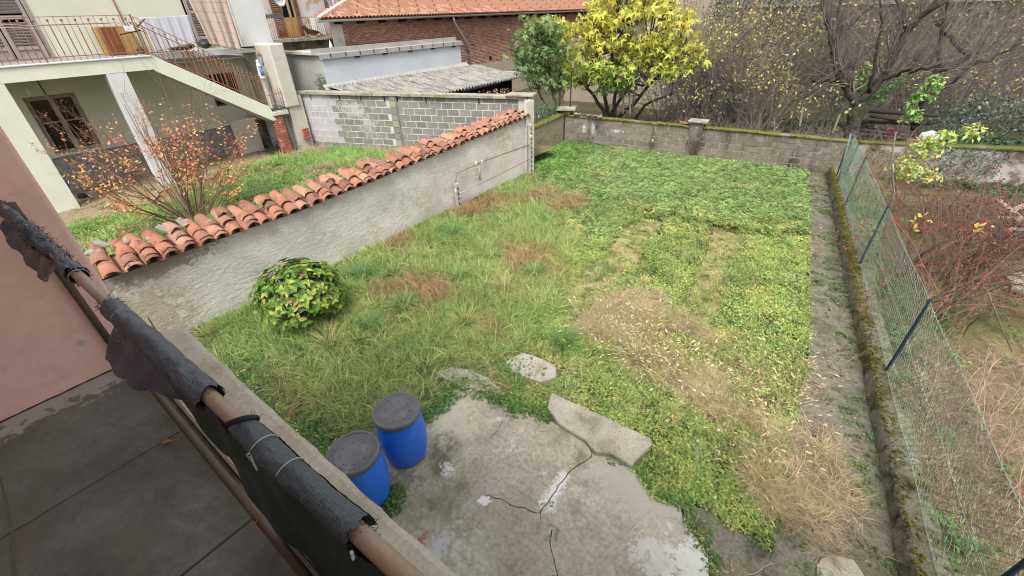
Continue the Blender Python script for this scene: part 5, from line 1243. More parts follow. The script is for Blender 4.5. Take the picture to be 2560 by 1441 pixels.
for (y0, y1, mt, nm) in ((14.05, 14.55, m_brownwood, 'shutter'), (14.6, 15.05, m_ochre, 'door'), (15.08, 15.35, m_ochre, 'door'), (15.38, 15.62, m_brownwood, 'shutter'), (17.35, 17.85, m_brownwood, 'shutter'), (17.9, 18.35, m_ochre, 'door'), (18.38, 18.8, m_ochre, 'door'), (18.85, 19.3, m_brownwood, 'shutter')):
    if nm == 'shutter': louvre(y0, y1, zb_+.02, 6.3, XOF+.08, mt, ob, 'shutter', slat=.1)
    else:
        o = MB().box((XOF+.004, y0, zb_+.02), (XOF+.05, y1, zb_+1.0)).build(nm, mt, ob); MB().box((XOF+.03, y0+.06, zb_+1.0), (XOF+.05, y1-.06, 6.2)).build('pane', m_glassd, o); MB().box((XOF+.005, y0, zb_+1.0), (XOF+.045, y0+.06, 6.2)).build('stile', mt, o)
        MB().box((XOF+.052, y0+.08, zb_+.15), (XOF+.062, y1-.08, zb_+.9)).build('door_panel', mt, o)
MB().box((XOF+.1, 16.15, zb_+.01), (XOF+.55, 16.75, zb_+.92)).build('white_appliance', m_white, None)
for o in [x for x in bpy.data.objects if x.name == 'white_appliance']: props(o, 'white boxy appliance standing on the far balcony beside the dog', 'appliance'); bevel(o, .02)
# lower storey dark opening, slanting pale coping
MB().box((XOF+.002, 15.9, 1.3), (XOF+.02, 17.6, 2.3)).build('dark_opening', m_dark, ob)
# satellite dish, striped towel
sdh = empty('satellite_dish', (XO, 14.2, 5.2), 'white satellite dish at the top edge beside the brown shutters', 'dish')
c = onx(697, 0, XO+.1); vs = []
for i, r_ in enumerate((0.0, .12, .22, .30)):
    for k in range(20): a = 2*math.pi*k/20; vs.append((c[0]-.25*r_*r_*4*0+.12*(r_/.3)**2, c[1]+r_*math.cos(a), c[2]+r_*math.sin(a)))
o = MB().add(vs, [(i*20+k, i*20+(k+1) % 20, (i+1)*20+(k+1) % 20, (i+1)*20+k) for i in range(3) for k in range(20)], True).build('reflector', m_white, sdh); s = o.modifiers.new('s', 'SOLIDIFY'); s.thickness = .015
MB().tube([(c[0], c[1], c[2]-.1), (c[0]+.05, c[1]+.02, c[2]-.55)], .02, 6).build('mast', m_galv, sdh); MB().tube([(c[0]+.02, c[1], c[2]-.25), (c[0]+.4, c[1], c[2])], .012, 5).build('feed_arm', m_galv, sdh)
tq = [onx(x, y, XO+.1) for x, y in ((806, -20), (846, -12), (844, 12), (826, 26))]
cloth('striped_towel', tq, CLOTHMAT('striped_cloth', A(220, 218, 226), [(0, 7, 0, .45, A(136, 84, 150), .9)]), 'purple and white striped towel hanging above the tiled roof corner', 20, 12, .04, 5)
# folded parasol
c = onx(828, 118, -21.0); o = MB().lathe([(.012, -.9), (.012, -.3), (.09, -.28), (.11, -.15), (.07, .1), (.0, .32)], c, 10).build('closed_parasol', m_white); props(o, 'closed pale parasol standing behind the white building parapet', 'parasol')
# the dog lying on the far balcony
dg = onx(772, 92, XO-.25); D = Vector((XO-.25, dg[1], zb_+.01)); s_ = 1.15
def skin(name, verts, edges, radii, mat, parent=None, sub=2):
    me = bpy.data.meshes.new(name); me.from_pydata([tuple(v) for v in verts], edges, []); o = bpy.data.objects.new(name, me); scene.collection.objects.link(o)
    o.modifiers.new('s', 'SKIN'); 
    for i, r_ in enumerate(radii): me.skin_vertices[0].data[i].radius = (r_, r_) if not isinstance(r_, tuple) else r_
    me.skin_vertices[0].data[0].use_root = True
    sb2 = o.modifiers.new('d', 'SUBSURF'); sb2.levels = sub; sb2.render_levels = sub; me.materials.append(mat)
    if parent: o.parent = parent
    return o
N = NT('dog_coat'); g = N.n('ShaderNodeTexCoord'); sx = N.n('ShaderNodeSeparateXYZ'); N.l(g.outputs['Object'], sx.inputs[0])
f = N.math('ADD', sx.outputs[2], N.math('MULTIPLY', N.noise(g.outputs['Object'], 9, 3), .18)); b = N.n('ShaderNodeBsdfPrincipled'); N.l(N.ramp(f, [(.20, A(176, 136, 92)), (.30, A(44, 36, 32))]), b.inputs['Base Color']); b.inputs['Roughness'].default_value = .9; N.l(b.outputs[0], N.out.inputs[0])
# body along +y (rump right), head at the left end, lying down, forelegs forward
vd = [(0, .62, .16), (0, .40, .19), (0, .18, .21), (0, .02, .26), (0, -.06, .38), (.0, -.10, .46), (.02, -.20, .445), (.03, -.28, .43),
      (.09, .06, .14), (.10, -.06, .05), (.11, -.26, .04), (-.07, .06, .14), (-.08, -.06, .05), (-.08, -.28, .04),
      (.12, .56, .10), (.16, .38, .06), (.17, .56, .04), (0, .74, .08), (.06, .92, .04), (.0, -.07, .50)]
ed = [(0, 1), (1, 2), (2, 3), (3, 4), (4, 5), (5, 6), (6, 7), (2, 8), (8, 9), (9, 10), (2, 11), (11, 12), (12, 13), (0, 14), (14, 15), (15, 16), (0, 17), (17, 18), (5, 19)]
rd = [.13, .13, .14, .12, .085, .075, .045, .028, .06, .035, .028, .06, .035, .028, .09, .05, .03, .04, .025, .05]
dog = skin('dog', [(x*s_, y*s_, z*s_) for x, y, z in vd], ed, [r_*s_ for r_ in rd], N.m); dog.location = D
props(dog, 'black and tan shepherd dog lying on the far balcony behind the bars', 'dog')
for sx_ in (-1, 1):
    o = MB().add([(-.025, 0, 0), (.025, 0, 0), (0, .035, 0), (0, .012, .12)], [(0, 1, 3), (1, 2, 3), (2, 0, 3)]).build('ear', N.m); o.parent = dog; o.location = (sx_*.05, -.09*s_, .50*s_)

# ================================================================== vegetation
KV = 0.94
def g3(r, g, b, k=None):
    c = c3(r, g, b, KV if k is None else k); l = c @ np.array([.25, .65, .10]); return c*.80+l*.20
def lvcol(me, lo=.6, hi=1.25):
    pass
def proto_mesh(name, V, Fc, lv, mat):
    me = fastmesh(name, V, Fc, lv, 'lv'); me.materials.append(mat); return me
# --- prototypes -----------------------------------------------------
def cover_proto(seed, R=.085, n=17, lf=.019, h0=.02, h1=.075):
    r_ = np.random.default_rng(seed); tv = np.array([(0, 0, 0), (.45, .42, .10), (1.0, 0, -.05), (.45, -.42, .10)])
    P, Rm, S, L = [], [], [], []
    for i in range(n):
        a = r_.uniform(0, 6.28); q = R*math.sqrt(r_.random()); c = np.array([q*math.cos(a), q*math.sin(a), r_.uniform(h0, h1)]); az = r_.uniform(0, 6.28); tx, ty = r_.normal(0, .35, 2); v = r_.uniform(.65, 1.3)
        for k in range(3):
            e = eul(np.array(tx), np.array(ty), np.array(0.)) @ eul(np.array(0.), np.array(r_.normal(.1, .2)), np.array(az+k*2.09)); P.append(c); Rm.append(e); S.append(lf*r_.uniform(.8, 1.3)); L.append(v*r_.uniform(.9, 1.1))
    V, Fc, ow = stamp(tv, [(0, 1, 2, 3)], P, np.array(Rm), S); lv = np.repeat(np.array(L)[ow][:, None], 3, 1)
    lv *= (.55+.45*np.clip(V[:, 2:3]/h1, 0, 1)); return proto_mesh('cover_%d' % seed, V, Fc, lv, m_cover)  # lower leaves painted darker, as if shaded by the upper ones
def blades(n, seed, L0, L1, w, R0, spread, droop, K=4, lean=(0, 0), wob=.06):
    r_ = np.random.default_rng(seed); a = r_.uniform(0, 6.28, n); q = R0*np.sqrt(r_.random(n)); b = np.stack([q*np.cos(a), q*np.sin(a), np.zeros(n)], -1)
    th = a+r_.normal(0, .5, n); L = r_.uniform(L0, L1, n); el = r_.uniform(spread[0], spread[1], n)
    d = np.stack([np.cos(th)*np.cos(el)+lean[0], np.sin(th)*np.cos(el)+lean[1], np.sin(el)], -1); d /= np.linalg.norm(d, axis=1, keepdims=True)
    P = np.zeros((n, K, 3)); P[:, 0] = b
    for k in range(1, K):
        d[:, 2] -= droop*r_.uniform(.6, 1.4, n); d += r_.normal(0, wob, (n, 3)); d /= np.linalg.norm(d, axis=1, keepdims=True); P[:, k] = P[:, k-1]+d*(L/(K-1))[:, None]
    P[:, :, 2] = np.maximum(P[:, :, 2], .004+r_.uniform(0, .02, (n, 1)))
    side = np.stack([-np.sin(th), np.cos(th), r_.normal(0, .3, n)], -1); side /= np.linalg.norm(side, axis=1, keepdims=True)
    W = w*np.array([1, .95, .7, .15, .1, .05][:K] if K <= 4 else np.linspace(1, .1, K))
    return P, np.broadcast_to(W, (n, K)), side, r_
def blade_proto(name, *a, **k):
    P, W, side, r_ = blades(*a, **k); V, Fc, ow = ribbons(P, W, side); lv = (r_.uniform(.5, 1.0, len(P))**1.3*1.7)[ow]; lv = lv*(.5+.5*np.clip(V[:, 2]/.10, 0, 1))  # blade shading put into the colour: darker near the ground
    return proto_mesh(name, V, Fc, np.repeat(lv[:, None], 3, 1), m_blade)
proto_coll('cover', [cover_proto(s) for s in range(7)])
proto_coll('cover_big', [cover_proto(40+s, .11, 14, .030, .03, .11) for s in range(5)])
proto_coll('turf', [blade_proto('turf_%d' % s, 44, 60+s, .08, .17, .0055, .09, (.3, 1.4), .22) for s in range(6)])
proto_coll('long_grass', [blade_proto('long_%d' % s, 34, 80+s, .20, .42, .0085, .06, (.35, 1.3), .38, K=4, lean=(math.cos(s*1.3)*.35, math.sin(s*1.3)*.35)) for s in range(8)])
proto_coll('straw', [blade_proto('straw_%d' % s, 50, 110+s, .12, .38, .0032, .12, (.05, .75), .30, K=6, lean=(math.cos(s*1.1)*.6, math.sin(s*1.1)*.6), wob=.26) for s in range(8)])
def foxtail_proto(seed):
    P, W, side, r_ = blades(7, seed, .25, .42, .0028, .06, (.5, 1.3), .30, K=4); V, Fc, ow = ribbons(P, W, side); parts = [(V, Fc, np.full((1, 3), .75))]
    for i in range(6):
        tip = P[i, -1]; d = P[i, -1]-P[i, -2]; d /= np.linalg.norm(d); q = [tip+d*t*.055+np.array([0, 0, -.012*t*t]) for t in (0, .3, .65, 1)]
        V2, F2, _ = tubes([q], [[.002, .0065, .006, .001]], 5); parts.append((V2, F2, np.full((1, 3), r_.uniform(1.1, 1.5))))
    V, Fc, C = merge(parts); return proto_mesh('foxtail_%d' % seed, V, Fc, C, m_blade)
proto_coll('foxtail', [foxtail_proto(140+s) for s in range(5)])
lf_v = np.array([(-.5, 0, 0), (0, .35, .12), (.55, 0, .02), (0, -.35, .12)])
proto_coll('dead_leaf', [proto_mesh('dead_%d' % s, lf_v*np.array([.05, .05*(.7+.2*s), .05]), np.array([(0, 1, 2, 3)]), np.ones((4, 3)), m_blade) for s in range(3)])

def wn(P, s, seed): return vnoise(P[:, 0], P[:, 1], s, seed)
excl = [leftpoly, rightpoly, path, patio_edge]+slab_polys
def sample(n, x0, x1, y0, y1): return np.stack([rng.uniform(x0, x1, n), rng.uniform(y0, y1, n)], -1)
def outside(P, polys):
    m = np.ones(len(P), bool)
    for q in polys: m &= ~inpoly(P[:, 0], P[:, 1], q)
    return m
def nook(P): return (P[:, 0] > -7.72) | ((P[:, 1] > 11.2) & (P[:, 0] > -8.36-.122*(P[:, 1]-11.2)))
def pxy(P, z=0.0): return project(np.column_stack([P, np.full(len(P), z)]))
def visible(P, z=0.0, m=60):
    a, b = pxy(P, z); return (a > -m) & (a < 2560+m) & (b > -m) & (b < 1441+m)
def softpoly(px, py, poly, P, amp=26):
    """polygon test with a ragged rim"""
    return inpoly(px+amp*(wn(P, 1.7, 5)-.5)*2+amp*.6*(wn(P, 5, 6)-.5)*2, py+amp*(wn(P, 1.9, 7)-.5)*1.4, poly)
STR1 = [(1425, 805), (1480, 765), (1540, 728), (1620, 738), (1700, 778), (1770, 820), (1835, 895), (1790, 880), (1700, 842), (1620, 838), (1540, 858), (1470, 850)]
STR2 = [(1640, 930), (1760, 925), (1960, 880), (2045, 925), (2085, 1030), (2140, 1180), (2200, 1300), (2200, 1460), (2000, 1420), (1930, 1330), (1890, 1230), (1800, 1120), (1740, 1030), (1650, 960)]
STR3 = [(1475, 425), (1550, 408), (1650, 445), (1665, 478), (1570, 478), (1490, 452)]
STR4 = [(1500, 850), (1600, 820), (1720, 900), (1700, 990), (1600, 960), (1530, 900)]
TR1 = [(1585, 545), (1655, 555), (1615, 630), (1535, 712), (1430, 780), (1350, 785), (1440, 698), (1530, 615)]
TR2 = [(1785, 575), (1870, 588), (1828, 690), (1800, 790), (1745, 815), (1695, 785), (1742, 690)]
LONG = [(480, 850), (900, 600), (1150, 520), (1330, 440), (1440, 520), (1420, 640), (1380, 760), (1300, 880), (1130, 960), (1060, 1060), (900, 1090), (700, 1000)]
def garden_tint(P, px, py):
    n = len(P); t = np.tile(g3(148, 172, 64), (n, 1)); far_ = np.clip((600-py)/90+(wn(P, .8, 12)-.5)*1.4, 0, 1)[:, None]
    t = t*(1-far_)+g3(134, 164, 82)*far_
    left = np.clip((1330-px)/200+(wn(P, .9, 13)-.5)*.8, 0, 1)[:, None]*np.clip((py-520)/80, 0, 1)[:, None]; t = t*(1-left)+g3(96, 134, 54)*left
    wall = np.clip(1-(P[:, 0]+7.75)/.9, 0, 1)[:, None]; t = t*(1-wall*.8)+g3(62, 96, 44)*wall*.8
    ye = (wn(P, 2.3, 14)*.6+wn(P, 7, 15)*.4)[:, None]-.12*far_; t = t*(1-np.clip((ye-.58)*4, 0, 1))+g3(186, 184, 84)*np.clip((ye-.58)*4, 0, 1)
    corner = np.clip((1480-px)/60, 0, 1)[:, None]*np.clip((460-py)/40, 0, 1)[:, None]; t = t*(1-corner)+g3(104, 158, 52)*corner
    t = t*(.72+.34*wn(P, 1.3, 81)+.30*wn(P, 4.5, 82))[:, None]; t = t*rng.uniform(.75, 1.25, (n, 1)); dk = rng.random(n) < .12; t[dk] = g3(92, 128, 66)*rng.uniform(.7, 1.1, (dk.sum(), 1)); k = rng.random(n) < .045; t[k] = g3(206, 190, 96)*rng.uniform(.8, 1.1, (k.sum(), 1)); return t
def place_scatter(name, P, z, tint, coll, scl, label, tilt=.12):
    if np.isscalar(z): z = np.full(len(P), z)
    return scatter(name, np.column_stack([P, z]), rng.uniform(0, 6.28, len(P)), tilt, scl, tint, coll, label)

G1, G2, G3, G4, G5 = g3(104, 146, 62), g3(150, 170, 80), g3(188, 184, 100), g3(112, 158, 84), g3(176, 146, 96)
T = [(828, 868, .42, [G2, G3, G5, G1], 'spiky yellow-green grass clump just below the hydrangea'),
     (1130, 588, .40, [G4, G1], 'tall bright green grass clump near the pierced post'),
     (905, 695, .48, [G4, G1, G4], 'bluish green grass clump right of the hydrangea top'),
     (1010, 772, .46, [G4, G1, G2], 'pale green arching clump in the middle of the long grass'),
     (1150, 700, .42, [G1, G1, G2], 'dark green clump ringed by brown grass'),
     (1232, 650, .40, [G2, G1], 'soft green clump above the brown grass'),
     (1340, 690, .44, [G1, G4, G2], 'rounded green clump at the right rim of the long grass'),
     (1262, 728, .42, [G3, G2, G5], 'yellowing clump with orange tips beside the rounded green one'),
     (1165, 815, .42, [G3, G2], 'yellow-green clump with thin upright blades mid garden'),
     (985, 690, .40, [G1, G2], 'green clump between the hydrangea and the brown patch'),
     (1408, 862, .38, [g3(88, 138, 60), g3(104, 154, 66)], 'dark green compact clump left of the tan straw'),
     (925, 820, .36, [G1, G4], 'small bluish clump right of the hydrangea base'),
     (1290, 985, .34, [G5, g3(196, 150, 100), G2], 'thin dry brown stalks standing between the broken slabs'),
     (1590, 905, .44, [g3(212, 196, 158), g3(180, 168, 110), G2], 'clump of dry foxtail stalks in front of the straw'),
     (1060, 930, .36, [G3, G1], 'olive grass clump above the patio tip')]
TC = np.array([[*onz(q[0], q[1])[:2], q[2]*1.25] for q in T])
def clear_tuss(P, f=.62): return np.all(np.hypot(P[:, None, 0]-TC[None, :, 0], P[:, None, 1]-TC[None, :, 1]) > TC[None, :, 2]*f, axis=1)
m_track = MAT('worn_soil', [A(150, 138, 92), A(176, 162, 118), A(128, 118, 80)], 5, bump=.8, bscale=50, bdist=.02, fine=.4, stains=[(A(110, 116, 56), 3, .5, .62)])
for tp in (TR1, TR2): ground_sheet('worn_track', jag([tuple(onz(x, y)[:2]) for x, y in tp], True, .05, .12), .006, m_track, thick=.03)
RIDGE = np.array([(1480, 500), (1560, 530), (1640, 552), (1730, 562), (1800, 580), (1890, 596), (2030, 600)], float)
def ridge_z(P, px, py):
    yl = np.interp(px, RIDGE[:, 0], RIDGE[:, 1]); return .10*np.clip((yl-py)/9, 0, 1)*np.clip((px-1440)/120, 0, 1)*np.clip(1-(yl-py-20)/120, .15, 1)
# --- own garden ---------------------------------------------------------
P = sample(88000, -8.85, 1.25, .35, 15.62); P = P[outside(P, excl) & visible(P) & nook(P)]; px, py = pxy(P)
instr = softpoly(px, py, STR1, P) | softpoly(px, py, STR2, P, 40) | softpoly(px, py, STR3, P, 12); tr = softpoly(px, py, TR1, P, 16) | softpoly(px, py, TR2, P, 16); lg = softpoly(px, py, LONG, P, 40)
in1 = softpoly(px, py, STR1, P, 16)
keep = rng.random(len(P)) < np.where(in1, .22, 1)*np.where(instr, .5, np.where(tr, .07, np.where(lg, .42, 1.0)))*(.45+.55*(wn(P, 3.3, 9) > .3)); P, px, py = P[keep], px[keep], py[keep]
# clover
far_ = (py+(rng.random(len(P))-.5)*150+(wn(P, 1.1, 77)-.5)*120 < 520)
t = garden_tint(P, px, py)
rz_ = ridge_z(P, px, py)
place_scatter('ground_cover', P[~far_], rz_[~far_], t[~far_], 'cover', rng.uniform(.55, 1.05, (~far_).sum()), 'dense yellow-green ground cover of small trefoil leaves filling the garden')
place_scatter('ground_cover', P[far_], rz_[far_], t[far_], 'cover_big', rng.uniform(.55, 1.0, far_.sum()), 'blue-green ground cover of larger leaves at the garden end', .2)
# low turf underneath everywhere
P = sample(17000, -8.85, 1.2, .35, 15.6); P = P[outside(P, excl) & visible(P) & nook(P)]; px, py = pxy(P); lg = softpoly(px, py, LONG, P, 40)
keep = rng.random(len(P)) < np.where(lg, .9, .22); P, px, py = P[keep], px[keep], py[keep]; t = garden_tint(P, px, py)*.9
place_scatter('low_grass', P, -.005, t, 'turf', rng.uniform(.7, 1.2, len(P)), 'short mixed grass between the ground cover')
# long lying grass on the left half
P = sample(15000, -7.6, -1.0, .6, 12.5); P = P[outside(P, excl) & visible(P)]; px, py = pxy(P); P, px, py = [q[softpoly(px, py, LONG, P, 40) & clear_tuss(P)] for q in (P, px, py)]
m = rng.random(len(P)) < .25+.9*np.clip(wn(P, 1.5, 22)*1.5-.3, 0, 1); P, px, py = P[m], px[m], py[m]
n = len(P); f = wn(P, 1.1, 23)[:, None]*.6+wn(P, 3.1, 24)[:, None]*.4
t = (g3(108, 150, 56)*(1-f)+g3(164, 172, 84)*f)
br_ = np.clip((wn(P, .95, 25)+.35*wn(P, 4, 26)-.74)*6, 0, 1)[:, None]; t = t*(1-br_)+g3(158, 126, 84)*br_
t = t*rng.uniform(.75, 1.25, (n, 1)); 
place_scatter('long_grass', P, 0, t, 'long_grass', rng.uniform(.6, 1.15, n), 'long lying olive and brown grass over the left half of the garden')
# straw
P = sample(30000, -7, 1.5, 1.2, 15.5); P = P[visible(P)]; px, py = pxy(P)
w = np.where(softpoly(px, py, STR1, P, 16), 1.6, 0)+np.where(softpoly(px, py, STR2, P, 46), .08+.85*(wn(P, 1.3, 33) > .50), 0)+np.where(softpoly(px, py, STR3, P, 10), .22, 0)+np.where(softpoly(px, py, STR4, P, 24), .30, 0)+np.where(softpoly(px, py, [(1150, 900), (1420, 900), (1430, 1040), (1250, 1030)], P, 10), .06, 0)+.012
w *= np.where(inpoly(P[:, 0], P[:, 1], leftpoly) | inpoly(P[:, 0], P[:, 1], rightpoly), 0.0, 1.0)*np.where(inpoly(P[:, 0], P[:, 1], path), .55, 1)*(.35+.65*(wn(P, 2.4, 31) > .38))
P = P[rng.random(len(P)) < w]; n = len(P); px, py = pxy(P); s3 = inpoly(px, py, STR3)
t = 1.2*pick([g3(206, 184, 134), g3(196, 172, 120), g3(184, 154, 108), g3(214, 198, 152), g3(160, 144, 98)], n, [.3, .27, .18, .15, .1]); t[s3] *= .78
place_scatter('dry_grass', P, .015+.05*wn(P, 2, 3), t, 'straw', rng.uniform(.55, 1.2, n)*np.where(s3, .7, 1), 'matted tan dry grass lying over the lower right of the garden', .18)
# foxtails
P = sample(9000, -4.5, 2, 1, 8); P = P[visible(P) & outside(P, excl)]; px, py = pxy(P)
w = np.where(softpoly(px, py, STR4, P, 30), .55, 0)+np.where(softpoly(px, py, STR2, P, 40), .14, 0)+np.where(softpoly(px, py, STR1, P, 30), .04, 0); P = P[rng.random(len(P)) < w]; n = len(P)
place_scatter('foxtail_grass', P, 0, pick([g3(212, 192, 146), g3(190, 164, 116), g3(170, 160, 104)], n), 'foxtail', rng.uniform(.8, 1.4, n), 'dry foxtail grass with pale drooping seed heads beside the straw')
# weeds on the path and along the curb, by the patio rim and barrels
P = sample(9000, -1, 2.6, 1, 15.6); P = P[inpoly(P[:, 0], P[:, 1], path) & visible(P)]; d = curb_x(P[:, 1])-.18-P[:, 0]; w = .05*(wn(P, 1.6, 41) > .5)+.35*(d < .28)*(wn(P, 1.3, 42) > .42)+.16*(wn(P, .7, 43) > .62); P = P[rng.random(len(P)) < w]; n = len(P)
place_scatter('path_weeds', P, .01, g3(104, 140, 62)*rng.uniform(.7, 1.2, (n, 1)), 'cover', rng.uniform(.5, 1.0, n), 'small green weeds creeping over the path along the curb')
ed = []
for q in rimL[::1]+[(-3.72, .5+.09*k) for k in range(1)]:
    for _ in range(5): ed.append((q[0]+random.gauss(0, .07), q[1]+random.gauss(.04, .06)))
for k in range(70): ed.append((-3.45+.35*k/70+random.gauss(0, .06), 1.2+k*.018))
for q in rimR[:14]:
    for _ in range(2): ed.append((q[0]+abs(random.gauss(.05, .08)), q[1]+random.gauss(.02, .08)))
for k in range(26): q = onz(random.gauss(985, 10), random.uniform(1235, 1280), 0); ed.append((q[0], q[1]))
for _ in range(70): q = onz(random.gauss(1290, 28), random.gauss(925, 18), .1); ed.append((q[0], q[1]))
P = np.array(ed); P = P[outside(P, slab_polys[:1])]; n = len(P)
place_scatter('edge_weeds', P, PZ-.02, g3(96, 142, 54)*rng.uniform(.7, 1.25, (n, 1)), 'cover', rng.uniform(.7, 1.2, n), 'green weeds growing over the patio rim and by the barrels')
# fallen leaves
P = sample(7000, -1, 2.6, 1, 15.6); P = P[inpoly(P[:, 0], P[:, 1], path)]; w = .10+.5*(wn(P, 1.2, 51) > .6)+.6*(P[:, 1] > 13.2); P = P[rng.random(len(P)) < w]; n = len(P)
place_scatter('fallen_leaves', P, .03, pick([g3(120, 84, 70), g3(150, 116, 86), g3(196, 170, 110), g3(90, 62, 54)], n, None, .2), 'dead_leaf', rng.uniform(.5, 1.1, n), 'brown and yellow fallen leaves littering the side path', .3)
P = sample(2400, -7.6, .4, .8, 15.5); P = P[outside(P, excl)]; n = len(P)
place_scatter('fallen_leaves', P, .06, pick([g3(200, 176, 110), g3(180, 140, 90), g3(212, 200, 120)], n, None, .2), 'dead_leaf', rng.uniform(.35, .8, n), 'scattered yellowed leaves lying on the ground cover', .4)

# --- tussocks: single clumps that stand out --------------------------------
def tussock(px, py, size, cols, label, n=190, w=.008, spread=(.25, 1.35), droop=.34, seed=0, z=0.0):
    size = size*1.25; n = int(n*1.3); q = onz(px, py, z); P, W, side, r_ = blades(n, 200+seed, size*.55, size, w, size*.16, spread, droop, K=5)
    V, Fc, ow = ribbons(P, W, side); cc = 1.25*np.array(cols)[r_.integers(0, len(cols), n)]*r_.uniform(.45, 1.35, (n, 1))
    o = link('grass_tussock', fastmesh('grass_tussock', V, Fc, cc[ow]*(.35+.65*np.clip(np.tile(np.repeat(np.arange(5), 2), n)/2.2, 0, 1))[:, None]), m_leaf); o.location = (q[0], q[1], z); return props(o, label, 'grass clump')  # blade roots painted darker to shade the base of the clump
for i, (a, b, s, cl, lab) in enumerate(T): tussock(a, b, s, cl, lab, seed=i, n=420 if i != 12 else 90)

# --- hydrangea ------------------------------------------------------------
def ovate(n=5, fold=.18, droop=.25):
    """leaf: midrib plus two rims; 2(n-1) quads"""
    t = np.linspace(0, 1, n); w = np.sin(np.pi*np.clip(t**.8, 0, 1))*.30; w[-1] = 0.004
    V = []
    for i in range(n): z = -droop*t[i]**2; V += [(t[i], -w[i], z+fold*w[i]*2), (t[i], 0, z), (t[i], w[i], z+fold*w[i]*2)]
    Fc = []
    for i in range(n-1): Fc += [(i*3, i*3+1, i*3+4, i*3+3), (i*3+1, i*3+2, i*3+5, i*3+4)]
    return np.array(V), np.array(Fc)
hyd = empty('hydrangea', (-6.52, 2.50, 0), 'rounded hydrangea bush with large green and yellow leaves against the wall', 'shrub')
N_ = 430; u = rng.uniform(-.25, 1, N_); a = rng.uniform(0, 6.28, N_); rr = np.sqrt(1-np.clip(u, 0, 1)**2)
nrm = np.stack([rr*np.cos(a), rr*np.sin(a), u], -1); C0_ = np.array([-6.50, 2.50, .50]); lump = 1+.34*(vnoise(a*2.2, u*4, 1.2, 4)-.5)
tips = C0_+nrm*np.array([.66, .66, .50])*lump[:, None]*rng.uniform(.80, 1.08, (N_, 1)); tips[:, 2] = np.maximum(tips[:, 2], .12)
LV, LFc = ovate(); parts = []
for i in range(N_):
    nv = nrm[i]/np.linalg.norm(nrm[i]); nv = nv*np.array([1, 1, .7])+np.array([0, 0, .45]); nv /= np.linalg.norm(nv)
    t1 = np.cross(nv, [0, 0, 1.01]); t1 /= np.linalg.norm(t1)+1e-9; t2 = np.cross(nv, t1); ph = rng.uniform(0, 6.28)
    sun_ = nv[2]*.5+nv[0]*.3+.2
    for k in range(5):
        an = ph+k*1.57+(.8 if k == 4 else 0); d = (t1*math.cos(an)+t2*math.sin(an))*.93+nv*(.28 if k < 4 else .8); d /= np.linalg.norm(d); sd_ = np.cross(nv, d); sd_ /= np.linalg.norm(sd_)+1e-9; up_ = np.cross(d, sd_)
        Rm = np.stack([d, sd_, up_], -1)[None]; s = rng.uniform(.07, .125)*(1 if k < 4 else .6)
        V, Fc, _ = stamp(LV, LFc, [tips[i]], Rm, [s])
        yel = rng.random() < .18+.35*max(0, nrm[i][0]-.1)*(nrm[i][2] > -.1)*(nrm[i][2] < .8)
        c = (c3(164, 176, 78, .85) if yel else c3(98, 136, 50, .85))*rng.uniform(.65, 1.2)
        if rng.random() < .15: c = c3(74, 104, 48, .85)*rng.uniform(.7, 1.1)
        col = np.tile(c, (len(V), 1)); rim = np.tile([1, 0, 1], len(V)//3).astype(bool)
        if rng.random() < .3: col[rim] = col[rim]*.75+g3(180, 140, 110)*.25
        if rng.random() < .02: col[:] = g3(170, 110, 80)
        parts.append((V, Fc, col))
V, Fc, C = merge(parts); link('foliage', fastmesh('foliage', V, Fc, C, smooth=True), LEAF('hydrangea_leaf', trans=.3, rough=.5, spec=.25), hyd)
st_p = [[C0_*[1, 1, 0]+rng.normal(0, .07, 3)*[1, 1, 0], C0_*[1, 1, .4]+(t-C0_)*[.5, .5, .3], t] for t in tips[::2]]
V, Fc, _ = tubes(np.array(st_p), [.007, .005, .003], 4); link('stems', fastmesh('stems', V, Fc, np.tile(c3(90, 74, 56), (len(V), 1))), m_twig, hyd)
tussock(650, 812, .28, [g3(60, 96, 52), g3(80, 116, 60)], 'dark weeds under the left side of the hydrangea', 130, seed=40)
V, Fc, ow = stamp(LV, LFc, [onz(690, 838, .03), onz(678, 830, .04), onz(700, 842, .02)], eul(np.zeros(3), np.zeros(3), np.array([1., 2.5, 4.])), [.11, .12, .1])
link('withered_leaf', fastmesh('withered_leaf', V, Fc, np.tile(g3(186, 130, 84), (len(V), 1))), m_leafg, hyd)

